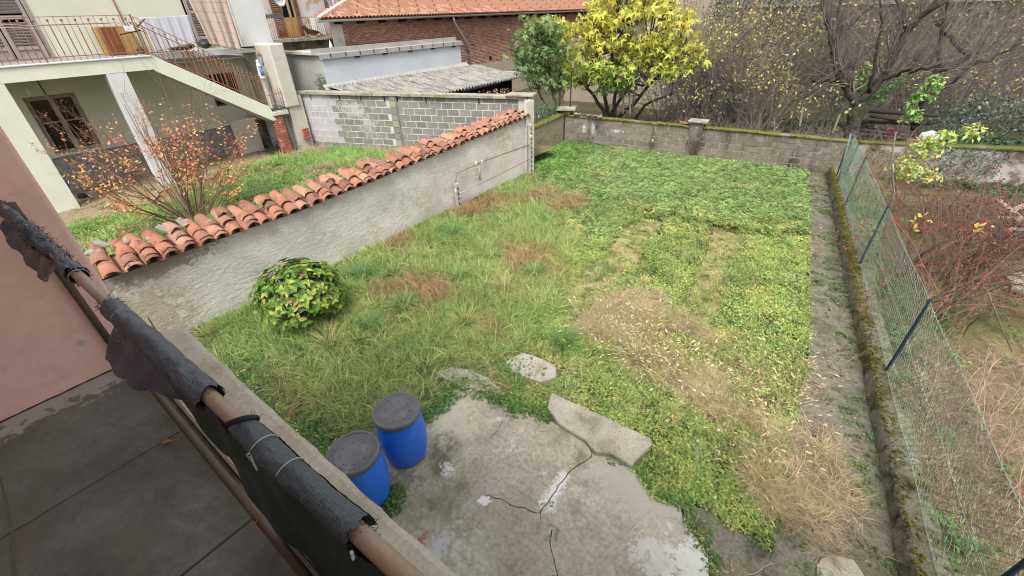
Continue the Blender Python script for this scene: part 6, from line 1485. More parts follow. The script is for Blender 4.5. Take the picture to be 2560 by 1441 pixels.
# --- branching plants --------------------------------------------------------
def grow(starts, dirs, L, r, levels, kids, ratio, spread, trop, wob, K=7, seed=0, rk=.55):
    """levels of arching branches; returns list of (paths, radii) per level"""
    r_ = np.random.default_rng(seed); out_ = []; p = np.asarray(starts, float); d = np.asarray(dirs, float); L = np.broadcast_to(L, len(p)).astype(float); r = np.broadcast_to(r, len(p)).astype(float)
    for lv in range(levels):
        n = len(p); P = np.zeros((n, K, 3)); P[:, 0] = p; dd = d/np.linalg.norm(d, axis=1, keepdims=True); D = [dd]
        for k in range(1, K):
            dd = dd+r_.normal(0, wob, (n, 3))+np.array([0, 0, trop]); dd /= np.linalg.norm(dd, axis=1, keepdims=True); P[:, k] = P[:, k-1]+dd*(L/(K-1))[:, None]; D.append(dd)
        R_ = r[:, None]*np.linspace(1, .35, K)[None]; out_.append((P, R_)); D = np.array(D).transpose(1, 0, 2)
        if lv == levels-1: break
        m = kids[lv]; idx = np.repeat(np.arange(n), m); t = r_.uniform(.25, 1.0, n*m); k0 = np.clip((t*(K-1)).astype(int), 0, K-2); f = t*(K-1)-k0
        p = P[idx, k0]*(1-f)[:, None]+P[idx, k0+1]*f[:, None]; q = r_.normal(0, 1, (n*m, 3)); d = D[idx, k0]+q*spread
        L = L[idx]*ratio*r_.uniform(.6, 1.2, n*m)*(1.15-.5*t); r = R_[idx, k0]*rk
    return out_
def tubes_levels(lv, sides=(7, 5, 3, 3, 3), col=None, rnd=.2):
    parts = []
    for i, (P, R_) in enumerate(lv):
        V, Fc, ow = tubes(P, R_, sides[min(i, len(sides)-1)]); c = np.tile(col, (len(V), 1))*rng.uniform(1-rnd, 1+rnd, (len(P), 1))[ow]; parts.append((V, Fc, c))
    return merge(parts)
def along(P, n, t0=.2):
    i = rng.integers(0, len(P), n); t = rng.uniform(t0, 1, n)*(P.shape[1]-1); k = np.minimum(t.astype(int), P.shape[1]-2); f = (t-k)[:, None]; return P[i, k]*(1-f)+P[i, k+1]*f
Q1 = np.array([(0, 0, 0), (.5, .28, .06), (1, 0, 0), (.5, -.28, .06)]); Q1f = np.array([(0, 1, 2, 3)])
def leafset(pos, size, cols, jit=.15, droop=0.0, tv=Q1, tf=Q1f, w=None, tlt=.7):
    n = len(pos); R_ = eul(rng.normal(0, tlt, n), rng.normal(droop, .5, n), rng.uniform(0, 6.28, n)); V, Fc, ow = stamp(tv, tf, pos, R_, size*rng.uniform(.6, 1.25, n)); c = pick(cols, n, w, jit)
    return V, Fc, c[ow]

# crape-myrtle-like shrub with orange leaves
c0 = onz(485, 552, NZ); b0 = np.array([c0[0], c0[1], NZ]); n = 38; a = rng.uniform(0, 6.28, n); el = rng.uniform(.60, 1.35, n)
cm = empty('autumn_shrub', tuple(b0), 'many-stemmed shrub with orange and red autumn leaves behind the tiled wall', 'shrub')
st0 = b0+np.stack([np.cos(a), np.sin(a), 0*a], -1)*rng.uniform(.03, .28, n)[:, None]; dr = np.stack([np.cos(a)*np.cos(el), np.sin(a)*np.cos(el), np.sin(el)], -1)
lv = grow(st0, dr, rng.uniform(2.0, 3.1, n), .014, 4, [5, 5, 4], .42, .45, .05, .09, 7, 5, .55)
V, Fc, C = tubes_levels(lv, (5, 4, 3, 3), c3(112, 92, 78)); o = link('branches', fastmesh('branches', V, Fc, C), m_twig, cm)
pp = along(np.concatenate([lv[1][0], lv[2][0]]), 11500, .1); k = np.clip((pp[:, 2]-NZ-.25)/2.3, 0, 1); pp = pp[rng.random(len(pp)) < .95-.95*k**.8]; pp = pp+rng.normal(0, .03, pp.shape)
grp = vnoise(pp[:, 0]*3, pp[:, 1]*3+pp[:, 2]*4, 1, 4); V1 = leafset(pp[grp > .5], .068, [g3(226, 128, 98), g3(214, 104, 84), g3(226, 150, 80)]); V2 = leafset(pp[grp <= .5], .066, [g3(224, 172, 70), g3(196, 160, 70), g3(224, 140, 76), g3(150, 160, 70)], w=[.4, .2, .3, .1])
V, Fc, C = merge([V1, V2]); o = link('leaves', fastmesh('leaves', V, Fc, C), m_leaf, cm)
sp_ = lv[2][0][:, -1]; sp_ = sp_[sp_[:, 2] > NZ+1.5]; sp_ = sp_[rng.random(len(sp_)) < .35]; sp_ = np.repeat(sp_, 7, 0)+rng.normal(0, .045, (len(sp_)*7, 3)); V, Fc, _ = stamp(ico_v, ico_f, sp_, eul(*[np.zeros(len(sp_))]*3), np.full(len(sp_), .007)); o = link('seed_capsules', fastmesh('seed_capsules', V, Fc, np.tile(c3(120, 96, 76), (len(V), 1))), m_twig, cm)
for o in cm.children: 
    if o.name.startswith(('leaves', 'seed')): o['kind'] = 'stuff'

# neighbour's yard: bright grass by the block wall, low weeds elsewhere
P = sample(17000, -15.3, -8.25, -.5, 11.2); yl = 8.15+.378*(P[:, 0]+15.75); P = P[(P[:, 1] < yl-.1) & visible(P, NZ)]; px, py = pxy(P, NZ)
strip_ = np.clip(1-(yl[:0].sum()+8.15+.378*(P[:, 0]+15.75)-P[:, 1])/2.6, 0, 1); pav = np.clip((P[:, 0]+13.6)/.8, 0, 1)
w = .12+.88*np.clip(strip_*1.4+(wn(P, 1, 61)-.4)+.3*(P[:, 1] > 1.0)*(P[:, 0] > -11.5), 0, 1); w *= np.where(P[:, 0] < -13.7, np.where(P[:, 1] > 4.5, .5, .05), 1); P = P[rng.random(len(P)) < w]; n = len(P); px, py = pxy(P, NZ)
f = wn(P, 1.2, 62)[:, None]; t = g3(112, 160, 58)*(1-f)+g3(150, 180, 74)*f; br_ = np.clip((wn(P, 1.4, 63)-.62)*8, 0, 1)[:, None]; t = t*(1-br_)+g3(176, 158, 116)*br_; t = t*rng.uniform(.75, 1.2, (n, 1))
place_scatter('yard_grass', P, NZ, t, 'long_grass', rng.uniform(.6, 1.0, n), 'bright green and straw coloured grass in the neighbouring yard below the block wall')
P = sample(5200, -13.9, -8.2, -1.0, 9); P = P[visible(P, NZ) & (P[:, 1] < 8.0+.378*(P[:, 0]+15.75))]; P = P[rng.random(len(P)) < .25+.75*(wn(P, 1.1, 64) > .42)]; n = len(P)
place_scatter('yard_weeds', P, NZ, g3(124, 158, 62)*rng.uniform(.7, 1.2, (n, 1)), 'cover', rng.uniform(.9, 1.5, n), 'low green weeds in the neighbouring yard along the tiled wall')
P = sample(2600, -16.5, -9, 0, 7); P = P[rng.random(len(P)) < np.exp(-((P[:, 0]-b0[0]+1)**2+(P[:, 1]-b0[1])**2)/5)]; n = len(P)
place_scatter('fallen_leaves', P, NZ+.05, pick([g3(214, 150, 80), g3(200, 110, 76), g3(220, 186, 90), g3(150, 110, 80)], n), 'dead_leaf', rng.uniform(.5, 1.0, n), 'orange and yellow fallen leaves under the autumn shrub', .4)
# dark ivy by the brick pier
def ivy(name, pts, size, cols, label, cat='ivy', parent=None, mat=None, part='leaves'):
    V, Fc, C = leafset(np.asarray(pts), size, cols, .25, .4)
    o = link(name, fastmesh(name, V, Fc, C), mat or m_leafg); props(o, label, cat); return o
c0 = onz(720, 372, NZ); n = 900; p_ = np.stack([c0[0]+rng.normal(0, .38, n), c0[1]+rng.normal(0, .45, n), NZ+abs(rng.normal(.12, .14, n))], -1); ivy('ivy_patch', p_, .06, [g3(60, 96, 52), g3(76, 112, 60), g3(48, 78, 46)], 'dark green ivy heap at the foot of the brick pier', 'ivy')
c0 = onz(650, 490, NZ); n = 500; p_ = np.stack([c0[0]+rng.normal(0, .25, n), c0[1]+rng.normal(0, .3, n), NZ+abs(rng.normal(.25, .2, n))], -1); ivy('grey_bush', p_, .05, [g3(112, 128, 96), g3(96, 108, 84)], 'grey-green bushy weed between the autumn shrub and the tiles', 'shrub')

# --- fig trees ---------------------------------------------------------------
def figleaf():
    out2 = []; 
    for lobe, (ang, ln_) in enumerate([(-2.2, .45), (-1.15, .78), (0, 1.0), (1.15, .78), (2.2, .45)]):
        out2 += [(ln_*.62*math.cos(ang-.22), ln_*.62*math.sin(ang-.22)), (ln_*math.cos(ang), ln_*math.sin(ang)), (ln_*.62*math.cos(ang+.22), ln_*.62*math.sin(ang+.22))]
        if lobe < 4: am = ang+.55; out2.append((.30*math.cos(am), .30*math.sin(am)))
    V = [(0.0, 0, 0)]+[(x, y, -.22*(x*x+y*y)) for x, y in out2]; n = len(out2); Fc = [(0, i+1, i+2) for i in range(n-1)]; return np.array(V)*.62, np.array(Fc)
FV, FF = figleaf()
def fig(name, base, limbs, cen, rad3, ntips, lsize, cols, colfn, label, seed, perc=9, trunk=.10, shape=None):
    root = empty(name, base, label, 'tree'); r_ = np.random.default_rng(seed); tips = []
    while len(tips) < ntips:
        u = r_.normal(0, 1, 3); u /= np.linalg.norm(u); q = r_.uniform(.35, 1)**.5
        p = np.array(cen)+u*q*np.array(rad3)*(1+.25*(vnoise(u[0]*2+5, u[2]*2+5, 1, seed)-.5)*2)
        if shape and not shape(p): continue
        tips.append(p)
    tips = np.array(tips); base = np.array(base); lim = []
    m = MB(); nodes = []
    for L_ in limbs:
        pts = [base+np.array([L_[0][0]*.15, L_[0][1]*.1, 0])]+[base+np.array(q) for q in L_]; fine_ = []
        for i in range(len(pts)-1):
            for t in np.linspace(0, 1, 4)[:-1]: fine_.append(pts[i]*(1-t)+pts[i+1]*t+r_.normal(0, .02, 3))
        fine_.append(pts[-1]); k = len(fine_); m.tube(fine_, [trunk*(1-.75*i/k) for i in range(k)], 7); nodes += [(f, trunk*(1-.75*i/k)) for i, f in enumerate(fine_) if i > 2]
    m.build('trunk', m_bark, root); nd = np.array([q[0] for q in nodes]); Pp = []
    for t in tips:
        dd = np.linalg.norm(nd-t, axis=1)+.3*np.maximum(0, nd[:, 2]-t[2]+.2); i = np.argmin(dd); s = nd[i]; mid = (s+t)/2+np.array([0, 0, -.08])+r_.normal(0, .05, 3); Pp.append([s, s*.6+mid*.4, mid, (mid+t)/2+np.array([0, 0, .02]), t])
    V, Fc, _ = tubes(np.array(Pp), [.026, .022, .017, .013, .008], 4); link('branches', fastmesh('branches', V, Fc, np.tile(c3(84, 74, 66), (len(V), 1))), m_twig, root)
    pos = np.repeat(tips, perc, 0)+r_.normal(0, .17, (len(tips)*perc, 3))*np.array([1, 1, .75]); n = len(pos)
    R_ = eul(r_.normal(0, .5, n), r_.normal(.75, .45, n), r_.uniform(0, 6.28, n)); V, Fc, ow = stamp(FV, FF, pos, R_, lsize*r_.uniform(.6, 1.2, n))
    cc = colfn(pos, r_)*r_.uniform(.85, 1.12, (n, 1)); o = link('foliage', fastmesh('foliage', V, Fc, cc[ow]), m_leaf, root); return root
def ycol(pos, r_):
    n = len(pos); h = np.clip((pos[:, 2]-1.7)/2.2, 0, 1); y = np.clip(h*1.2+.25*(vnoise(pos[:, 0]*1.3, pos[:, 2]*1.5, 1, 2)-.5)*2+.1+r_.normal(0, .15, n), 0, 1)[:, None]
    o_ = (r_.random((n, 1)) < .22)*.5; return c3(116, 152, 66, .85)*(1-y)+(c3(198, 200, 92, .85)*(1-o_)+c3(216, 180, 60, .85)*o_)*y
yb = ony(1530, 290, 17.4)
def yshape(p):
    px, py = project(p); return (inpoly(np.array([px]), np.array([py]), [(1325, 70), (1360, 45), (1420, 60), (1455, 60), (1480, 20), (1560, -160), (1640, -160), (1720, 30), (1760, 120), (1740, 170), (1640, 195), (1560, 230), (1440, 215), (1380, 225), (1345, 180)])[0])
fig('fig_tree', (yb[0], 17.4, .1), [[(-.25, 0, .5), (-.9, -.1, 1.3), (-1.7, -.2, 1.9), (-2.6, -.3, 2.4)], [(.1, 0, .7), (.0, .1, 1.7), (-.3, 0, 2.9), (.1, .2, 3.8)], [(.4, -.1, .6), (1.0, -.2, 1.1), (1.6, -.1, 2.0), (2.3, 0, 2.8)], [(-.1, .2, .6), (.6, .3, 1.9), (1.1, .3, 3.2)], [(.9, .2, .3), (1.3, .1, 1.0), (2.3, .2, 1.5)], [(-.4, .2, .9), (-.9, .3, 2.4), (-1.2, .2, 3.2)]],
    (yb[0]-.3, 17.4, 3.1), (4.9, 1.8, 2.4), 520, .36, None, ycol, 'large fig tree with bright yellow autumn leaves behind the old wall', 3, 9, .10, yshape)
gb = ony(1392, 275, 15.2)
def gshape(p):
    px, py = project(p); return inpoly(np.array([px]), np.array([py]), [(1290, 45), (1340, 35), (1400, 60), (1410, 110), (1400, 180), (1400, 215), (1340, 215), (1290, 180), (1268, 130), (1285, 90)])[0]
fig('fig_tree', (gb[0], 15.2, .3), [[(-.05, 0, .8), (-.2, 0, 1.6), (-.5, 0, 2.4), (-.8, 0, 3.4)], [(-.3, 0, .7), (-.8, 0, 1.2), (-1.2, 0, 2.2)], [(.1, 0, .8), (.1, 0, 1.8), (.0, 0, 2.8)]],
    (gb[0]-.75, 15.2, 2.7), (1.6, .8, 2.1), 120, .30, None, lambda pos, r_: g3(104, 134, 68)*(1-.0)+np.clip((pos[:, 2:3]-3.2), 0, 1)*g3(60, 60, 10), 'smaller dark green fig tree beside the corrugated shed roof', 5, 9, .06, gshape)
# low growth under the figs
c0 = ony(1375, 258, 13.2); n = 1300; p_ = np.stack([rng.uniform(-9.9, -9.0, n), rng.uniform(11.6, 14.7, n), .3+1.15*rng.random(n)**.8], -1); ivy('climbing_ivy', p_, .085, [g3(62, 108, 70), g3(84, 130, 78), g3(54, 90, 60)], 'dark green climber on the chain-link above the short mossy wall', 'ivy')
c0 = onz(1300, 250, 1.6); n = 260; p_ = np.stack([rng.uniform(-11.4, -10.3, n), rng.uniform(12.6, 14.0, n), rng.uniform(1.5, 2.0, n)], -1); ivy('dry_bush', p_, .09, [g3(196, 140, 70), g3(160, 110, 60), g3(120, 120, 60)], 'dry orange-brown foliage at the corner of the shed', 'shrub', mat=m_leaf)
n = 500; p_ = np.stack([rng.uniform(-10, -3, n), rng.uniform(16.2, 18, n), rng.uniform(0, .5, n)], -1); ivy('undergrowth', p_, .10, [g3(90, 100, 60), g3(120, 110, 70), g3(150, 140, 70)], 'low weeds behind the old wall beneath the yellow fig', 'undergrowth', mat=m_leaf)['kind'] = 'stuff'
ld = empty('ladder', (-7.9, 16.9, 0), 'old thin wooden ladder leaning among the fig trunks', 'ladder')
a0 = ony(1557, 285, 16.8); a1 = ony(1562, 175, 17.0); b0_ = ony(1575, 288, 16.8); b1_ = ony(1573, 175, 17.0)
for p_, q_ in ((a0, a1), (b0_, b1_)): MB().bar(p_, q_, .05, .05).build('rail', m_wood, ld)
for k in range(6): t = (k+.5)/6; MB().bar(a0+(a1-a0)*t, b0_+(b1_-b0_)*t, .03, .03).build('rung', m_wood, ld)

# --- orchard: bare mossy tree, thicket --------------------------------------------
def barktree(name, limbs, Y, label, seed, r0=.17, kids=(6, 5, 5), L1=1.6, gz=-.1):
    root = empty(name, tuple(ony(limbs[0][0][0], limbs[0][0][1], Y)), label, 'tree'); m = MB(); S = []; Dn = []; Rr = []; r_ = np.random.default_rng(seed)
    for li, (pts, ra, rb) in enumerate([(q[:-1] if False else q[0:], 0, 0) for q in []] or [(q['p'], q['r'][0], q['r'][1]) for q in limbs_d(limbs)]):
        W = [ony(x, y, Y)+np.array([0, dy, 0]) for x, y, dy in pts]; fine_ = []
        for i in range(len(W)-1):
            for t in np.linspace(0, 1, 5)[:-1]: fine_.append(W[i]*(1-t)+W[i+1]*t+r_.normal(0, .03, 3))
        fine_.append(W[-1]); k = len(fine_); rad_ = [ra+(rb-ra)*i/(k-1) for i in range(k)]; m.tube(fine_, rad_, 9)
        for i in range(2 if li else 5, k-1):
            for _ in range(2 if li else 0):
                dv = np.array(fine_[i+1])-np.array(fine_[i]); dv /= np.linalg.norm(dv)+1e-9; S.append(fine_[i]); Dn.append(dv*.6+r_.normal(0, .55, 3)+np.array([0, 0, .5])); Rr.append(max(.010, rad_[i]*.26))
    m.build('trunk', m_bark, root)
    lv = grow(S, Dn, r_.uniform(.7, 1.5, len(S))*L1, np.array(Rr), 4, kids, .55, .42, .06, .12, 7, seed, .55)
    V, Fc, C = tubes_levels(lv, (5, 4, 3, 3), c3(112, 104, 100)); o = link('twigs', fastmesh('twigs', V, Fc, C), m_twig, root); o['kind'] = 'stuff'; return root, lv
def limbs_d(l): return [{'p': [(x, y, dy) for x, y, dy in q[1]], 'r': q[2]} for q in l]
def BT(name, Y, trunkpx, limbs, label, seed, **k): return barktree(name, [((trunkpx[0], trunkpx[1]), *l) for l in limbs] if False else [(trunkpx, pts, r) for pts, r in limbs], Y, label, seed, **k)
t1, lv1 = BT('bare_tree', 20.0, (2128, 345), [([(2126, 352, 0), (2132, 315, 0), (2140, 285, 0), (2150, 255, 0)], (.23, .17)),
    ([(2145, 265, 0), (2118, 225, 0), (2100, 190, -.2), (2085, 130, -.4), (2078, 75, -.5), (2062, 20, -.5), (2060, -60, -.6)], (.15, .05)),
    ([(2085, 130, -.4), (2100, 80, -.2), (2096, 20, 0), (2110, -50, 0)], (.06, .035)), ([(2110, 205, 0), (2060, 205, .2), (2000, 215, .5), (1950, 240, .8)], (.06, .03)),
    ([(2150, 258, 0), (2200, 205, .3), (2240, 130, .5), (2270, 85, .5), (2310, 40, .4), (2370, 0, .3), (2420, -50, .3)], (.14, .045)), ([(2200, 205, .3), (2260, 180, .2), (2300, 172, 0), (2360, 165, -.2)], (.07, .03)), ([(2175, 235, 0), (2190, 150, -.2), (2205, 60, -.3), (2200, -30, -.3)], (.06, .03)), ([(2270, 85, .5), (2240, 20, .4), (2230, -60, .4)], (.05, .03))],
    'bare dark tree with mossy forked trunk right behind the old wall', 11, L1=1.25)
t2, lv2 = BT('bare_tree', 21.5, (2290, 330), [([(2285, 340, 0), (2300, 290, 0), (2318, 235, 0), (2345, 175, 0), (2400, 155, 0), (2420, 135, 0), (2380, 95, 0), (2340, 60, 0)], (.16, .05)),
    ([(2318, 235, 0), (2380, 210, .3), (2430, 165, .3), (2480, 150, .2), (2560, 100, .2)], (.09, .03)), ([(2345, 175, 0), (2350, 90, -.2), (2370, 10, -.2), (2380, -50, 0)], (.07, .03))],
    'second bare dark tree with crooked mossy limbs, nearer the right edge', 12, L1=1.4, kids=(6, 5, 5))
t3, lv3 = BT('dead_tree', 19.0, (1740, 250), [([(1735, 280, 0), (1745, 235, 0), (1755, 190, 0), (1790, 155, 0), (1830, 120, 0), (1880, 60, 0)], (.12, .05)), ([(1755, 195, 0), (1775, 180, 0), (1800, 200, .1), (1840, 215, .2)], (.07, .02)), ([(1745, 215, 0), (1760, 140, .2), (1720, 60, .3), (1700, -10, .3)], (.07, .03))],
    'pale bare fallen-looking limbs at the left edge of the thicket', 13, L1=1.0, kids=(4, 4, 3))
t3.children[0].data.materials[0] = m_barkg
# thicket of thin shoots with yellow leaves
def thicket(name, n, xr_, yr_, hr, seed, label, nleaf, lcols, lw, scol, lsize=.075, lean=.25):
    r_ = np.random.default_rng(seed); x = r_.uniform(*xr_, n); y = r_.uniform(*yr_, n); p = np.stack([x, y, np.full(n, -.1)], -1); d = np.stack([r_.normal(0, lean, n), r_.normal(0, lean, n), np.ones(n)], -1)
    L = r_.uniform(hr[0], hr[1], n)*(.75+.5*vnoise(x, y, .35, seed)); lv = grow(p, d, L, .011, 3, [6, 4], .40, .7, -.01, .17, 8, seed, .5)
    V, Fc, C = tubes_levels(lv, (3, 3, 3), scol, .35); root = empty(name, (sum(xr_)/2, sum(yr_)/2, 0)); root['kind'] = 'stuff'; root['label'] = label
    link('shoots', fastmesh('shoots', V, Fc, C), m_twig, root)
    q = along(np.concatenate([lv[1][0], lv[1][0], lv[2][0][:, :8]]), nleaf, .3); dens = vnoise(q[:, 0]*.8, q[:, 2]*1.3+q[:, 1]*.5, 1, seed+2); q = q[r_.random(len(q)) < np.clip((dens-.42)*3.0, .05, 1)]
    V, Fc, C = leafset(q, lsize, lcols, .25, .5, w=lw); link('leaves', fastmesh('leaves', V, Fc, C), m_leaf, root)
    for o in root.children: o['kind'] = 'stuff'
    return root
YL = [g3(176, 170, 70), g3(200, 190, 84), g3(140, 140, 64), g3(210, 170, 70), g3(110, 120, 60)]
thicket('thicket', 560, (-6.6, -2.4), (18.2, 22.5), (2.6, 4.8), 21, 'tangled brown thicket with small yellow leaves behind the old wall', 30000, YL, [.3, .25, .2, .1, .15], c3(116, 106, 100), .105, .4)
thicket('thicket', 620, (-1.5, 12), (24.0, 29), (3.0, 5.6), 22, 'bare greyish thicket with sparse yellow leaves behind the bare trees', 11000, YL, [.2, .15, .25, .15, .25], c3(112, 104, 100), .11, .4)
thicket('thicket', 420, (9.5, 24), (19, 27), (2.6, 5.4), 23, 'thicket of fine grey twigs with ochre leaves at the right edge', 6500, [g3(186, 156, 76), g3(160, 136, 70), g3(130, 122, 64)], None, c3(118, 108, 100), .09, .5)
thicket('thicket', 500, (-5.5, 2), (16.3, 18.0), (.7, 1.6), 24, 'low bare scrub just behind the chain-link at the garden end', 2600, YL, None, c3(130, 118, 108), .07, .7)
# dark evergreen masses
def mass(name, cen, rad3, n, size, cols, label, seed, mat=None, cat='bush', z0=-.1):
    r_ = np.random.default_rng(seed); u = r_.normal(0, 1, (n, 3)); u /= np.linalg.norm(u, axis=1, keepdims=True); q = r_.uniform(.25, 1, n)**.45; lum = 1+.3*(vnoise(u[:, 0]*2.2+4, u[:, 2]*2.2+u[:, 1]*1.5+4, 1, seed)-.5)*2
    p = np.array(cen)+u*(q*lum)[:, None]*np.array(rad3); p = p[p[:, 2] > z0]; V, Fc, C = leafset(p, size, cols, .25, .35); o = link(name, fastmesh(name, V, Fc, C), mat or m_leafg); props(o, label, cat); return o
DG = [g3(62, 84, 56), g3(48, 70, 48), g3(80, 104, 66)]
mass('evergreen_bush', tuple(ony(2520, 335, 19.5)), (1.9, 1.1, 1.0), 3800, .10, [g3(70, 92, 78), g3(54, 76, 64), g3(88, 112, 92)], 'dark blue-green evergreen bush at the right edge beyond the wall', 31)
mass('evergreen_bush', tuple(ony(1880, 20, 25.0)), (2.2, 1.2, 2.2), 4200, .14, DG, 'dark ivy-clad mass rising at the top behind the thicket', 32)
mass('ivy_bush', tuple(ony(2025, 165, 22.6)), (1.0, .8, 1.2), 2200, .10, [g3(96, 130, 70), g3(76, 106, 60)], 'green ivy-leaved bush left of the forked bare trunk', 33)
mass('ivy_bush', tuple(ony(2175, 205, 22.3)), (1.1, .7, .9), 900, .16, [g3(120, 170, 80), g3(96, 140, 66)], 'bright green broad-leaved growth inside the fork of the bare tree', 34, m_leaf)
mass('evergreen_bush', tuple(ony(1790, 270, 18.6)), (1.0, .7, 1.1), 1700, .10, [g3(56, 70, 60), g3(44, 56, 50)], 'dark shaded bush beneath the dead limbs right of the yellow fig', 35)
mass('evergreen_bush', tuple(ony(2340, 60, 29.0)), (5.0, 1.5, 2.6), 6000, .16, [g3(84, 88, 60), g3(100, 96, 66), g3(120, 112, 66)], 'tall dull olive trees far behind the bare trees', 36, m_leaf)
mass('evergreen_bush', tuple(ony(2020, 30, 30.0)), (5.0, 1.5, 3.2), 6000, .16, [g3(84, 84, 62), g3(104, 96, 70), g3(128, 118, 70)], 'tall brownish olive trees far behind the thicket', 37, m_leaf)
n = 7000; P = np.stack([rng.uniform(-6, 15, n), rng.uniform(15.9, 23.5, n)], -1)
place_scatter('orchard_grass', P, -.08, g3(74, 104, 58)*rng.uniform(.6, 1.2, (n, 1)), 'cover_big', rng.uniform(1.0, 2.2, n), 'dark green undergrowth on the orchard floor')
old = empty('orchard_wall', (5, 31, 0), 'dull grey-brown old wall far behind the trees at the right', 'wall')
MB().box((-8, 32.5, -.3), (30, 32.9, 4.2)).build('wall_body', MAT('dull_wall', [A(84, 78, 72), A(110, 102, 92)], .8, fine=.2, stains=[(A(62, 66, 48), .6, .5, .7)]), old)
MB().box((-8.05, 32.4, 4.2), (30.05, 33.0, 4.32)).build('coping', m_cop, old)
lg_ = empty('log_pile', tuple(ony(2270, 300, 18.5)), 'dark pile of logs and brushwood between the two bare trees', 'logs')
c0 = ony(2262, 250, 20.5); 
for k in range(9): MB().tube([(c0[0]-.9+random.uniform(-.2, .2), 20.4+random.uniform(-.2, .2), .1+k*.12), (c0[0]+.9+random.uniform(-.2, .2), 20.6+random.uniform(-.3, .3), .1+k*.12+random.uniform(-.1, .1))], .06, 7).build('log', m_bark, lg_)
for i, (x, y, x2, y2, lab) in enumerate([(2082, 332, 2100, 286, 'pale leaning stake left of the forked tree'), (2000, 315, 2008, 268, 'thin weathered stake amid the scrub')]):
    a = ony(x, y, 17.2); b_ = ony(x2, y2, 17.2); props(MB().bar(a, b_, .05, .05).build('stake', m_wood), lab, 'stake')

# --- right neighbour's garden ---------------------------------------------------
wr = empty('garden_wall', (4.5, 17.2, 0), 'peeling plastered wall with mossy top continuing to the right edge', 'wall')
core, MR, LR = wall_core(wr, (.35, 15.88), (12.0, 19.9), -.3, .98, .24, MAT('peeling_wall', [A(176, 170, 156), A(198, 196, 190)], 1.6, bump=.4, bscale=20, bdist=.01, fine=.15, stains=[(A(104, 92, 72), 1.2, .50, .60), (A(206, 208, 212), 2, .62, .66)]), 'wall_body')
mosscap(wr, MR, 0, LR, .98, .26, .04, .045, m_moss_top, 70, 6)
n = 4200; s_ = rng.uniform(.2, 3.4, n); z_ = rng.uniform(0, 1.0, n); k = vnoise(s_*1.2, z_*2, 1, 8) > .30; s_, z_ = s_[k], z_[k]; u_ = np.array([MR[0][0], MR[1][0]]); nn_ = np.array([MR[0][1], MR[1][1]])
p_ = np.stack([.35+u_[0]*s_+nn_[0]*rng.uniform(.01, .10, len(s_)), 15.88+u_[1]*s_+nn_[1]*rng.uniform(.01, .10, len(s_)), z_], -1); ivy('wall_ivy', p_, .05, [g3(70, 90, 62), g3(56, 76, 54), g3(96, 112, 80)], 'dark small-leaved ivy covering part of the peeling wall', 'ivy')
P = sample(26000, 1.2, 11, .8, 18.5); P = P[(P[:, 0] > curb_x(P[:, 1])+.2) & visible(P, 0)]; px, py = pxy(P); bare = inpoly(px, py, [(2440, 560), (2560, 560), (2560, 760), (2480, 740), (2440, 660)]); P = P[rng.random(len(P)) < np.where(bare, .06, .55)*(.3+.7*(wn(P, 1.3, 71) > .35))]; n = len(P); px, py = pxy(P)
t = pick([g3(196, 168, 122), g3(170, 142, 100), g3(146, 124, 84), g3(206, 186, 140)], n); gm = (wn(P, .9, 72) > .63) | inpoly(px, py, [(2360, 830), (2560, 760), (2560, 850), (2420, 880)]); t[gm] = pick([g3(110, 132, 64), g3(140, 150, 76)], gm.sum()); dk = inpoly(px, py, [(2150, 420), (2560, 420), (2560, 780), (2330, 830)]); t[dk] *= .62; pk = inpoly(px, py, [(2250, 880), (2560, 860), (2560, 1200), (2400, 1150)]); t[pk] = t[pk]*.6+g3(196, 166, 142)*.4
place_scatter('dry_meadow', P, -.02, t, 'straw', rng.uniform(.7, 1.5, n), 'tan dry grass covering the garden beyond the chain-link fence', .2)
P = sample(2800, 1.2, 9, .8, 17); P = P[(P[:, 0] > curb_x(P[:, 1])+.12) & visible(P, 0)]; P = P[rng.random(len(P)) < .2+.8*(P[:, 0] < curb_x(P[:, 1])+.7)*(wn(P, 1.2, 74) > .45)]; n = len(P)
place_scatter('fence_weeds', P, -.02, g3(104, 146, 64)*rng.uniform(.6, 1.2, (n, 1)), 'cover_big', rng.uniform(.7, 1.2, n), 'green weeds at the foot of the fence on the far side')
# fine dead weed stems by the fence
def weeds(name, n, xs, ys, L, seed, col, label, mat=m_twig):
    r_ = np.random.default_rng(seed); y = r_.uniform(*ys, n); x = curb_x(y)+r_.uniform(*xs, n); p = np.stack([x, y, 0*x], -1); d = np.stack([r_.normal(0, .35, n), r_.normal(0, .35, n), np.ones(n)], -1)
    lv = grow(p, d, r_.uniform(*L, n), .0035, 4, [5, 4, 3], .45, .5, 0, .1, 5, seed, .6); V, Fc, C = tubes_levels(lv, (3, 3, 3, 3), col, .3); o = link(name, fastmesh(name, V, Fc, C), mat); return props(o, label, None, None, 'stuff')
weeds('dead_weeds', 130, (.35, 2.6), (2.2, 6.5), (.45, .9), 41, c3(190, 162, 142), 'pinkish fine dead weeds behind the near part of the fence')
weeds('dead_weeds', 90, (.25, 1.2), (7, 14.5), (.5, 1.1), 42, c3(150, 126, 100), 'brown brittle weed stalks behind the far part of the fence')
weeds('dead_weeds', 26, (.2, .5), (2.0, 14), (.9, 1.5), 43, c3(176, 150, 118), 'tall thin dead stalks leaning against the fence')
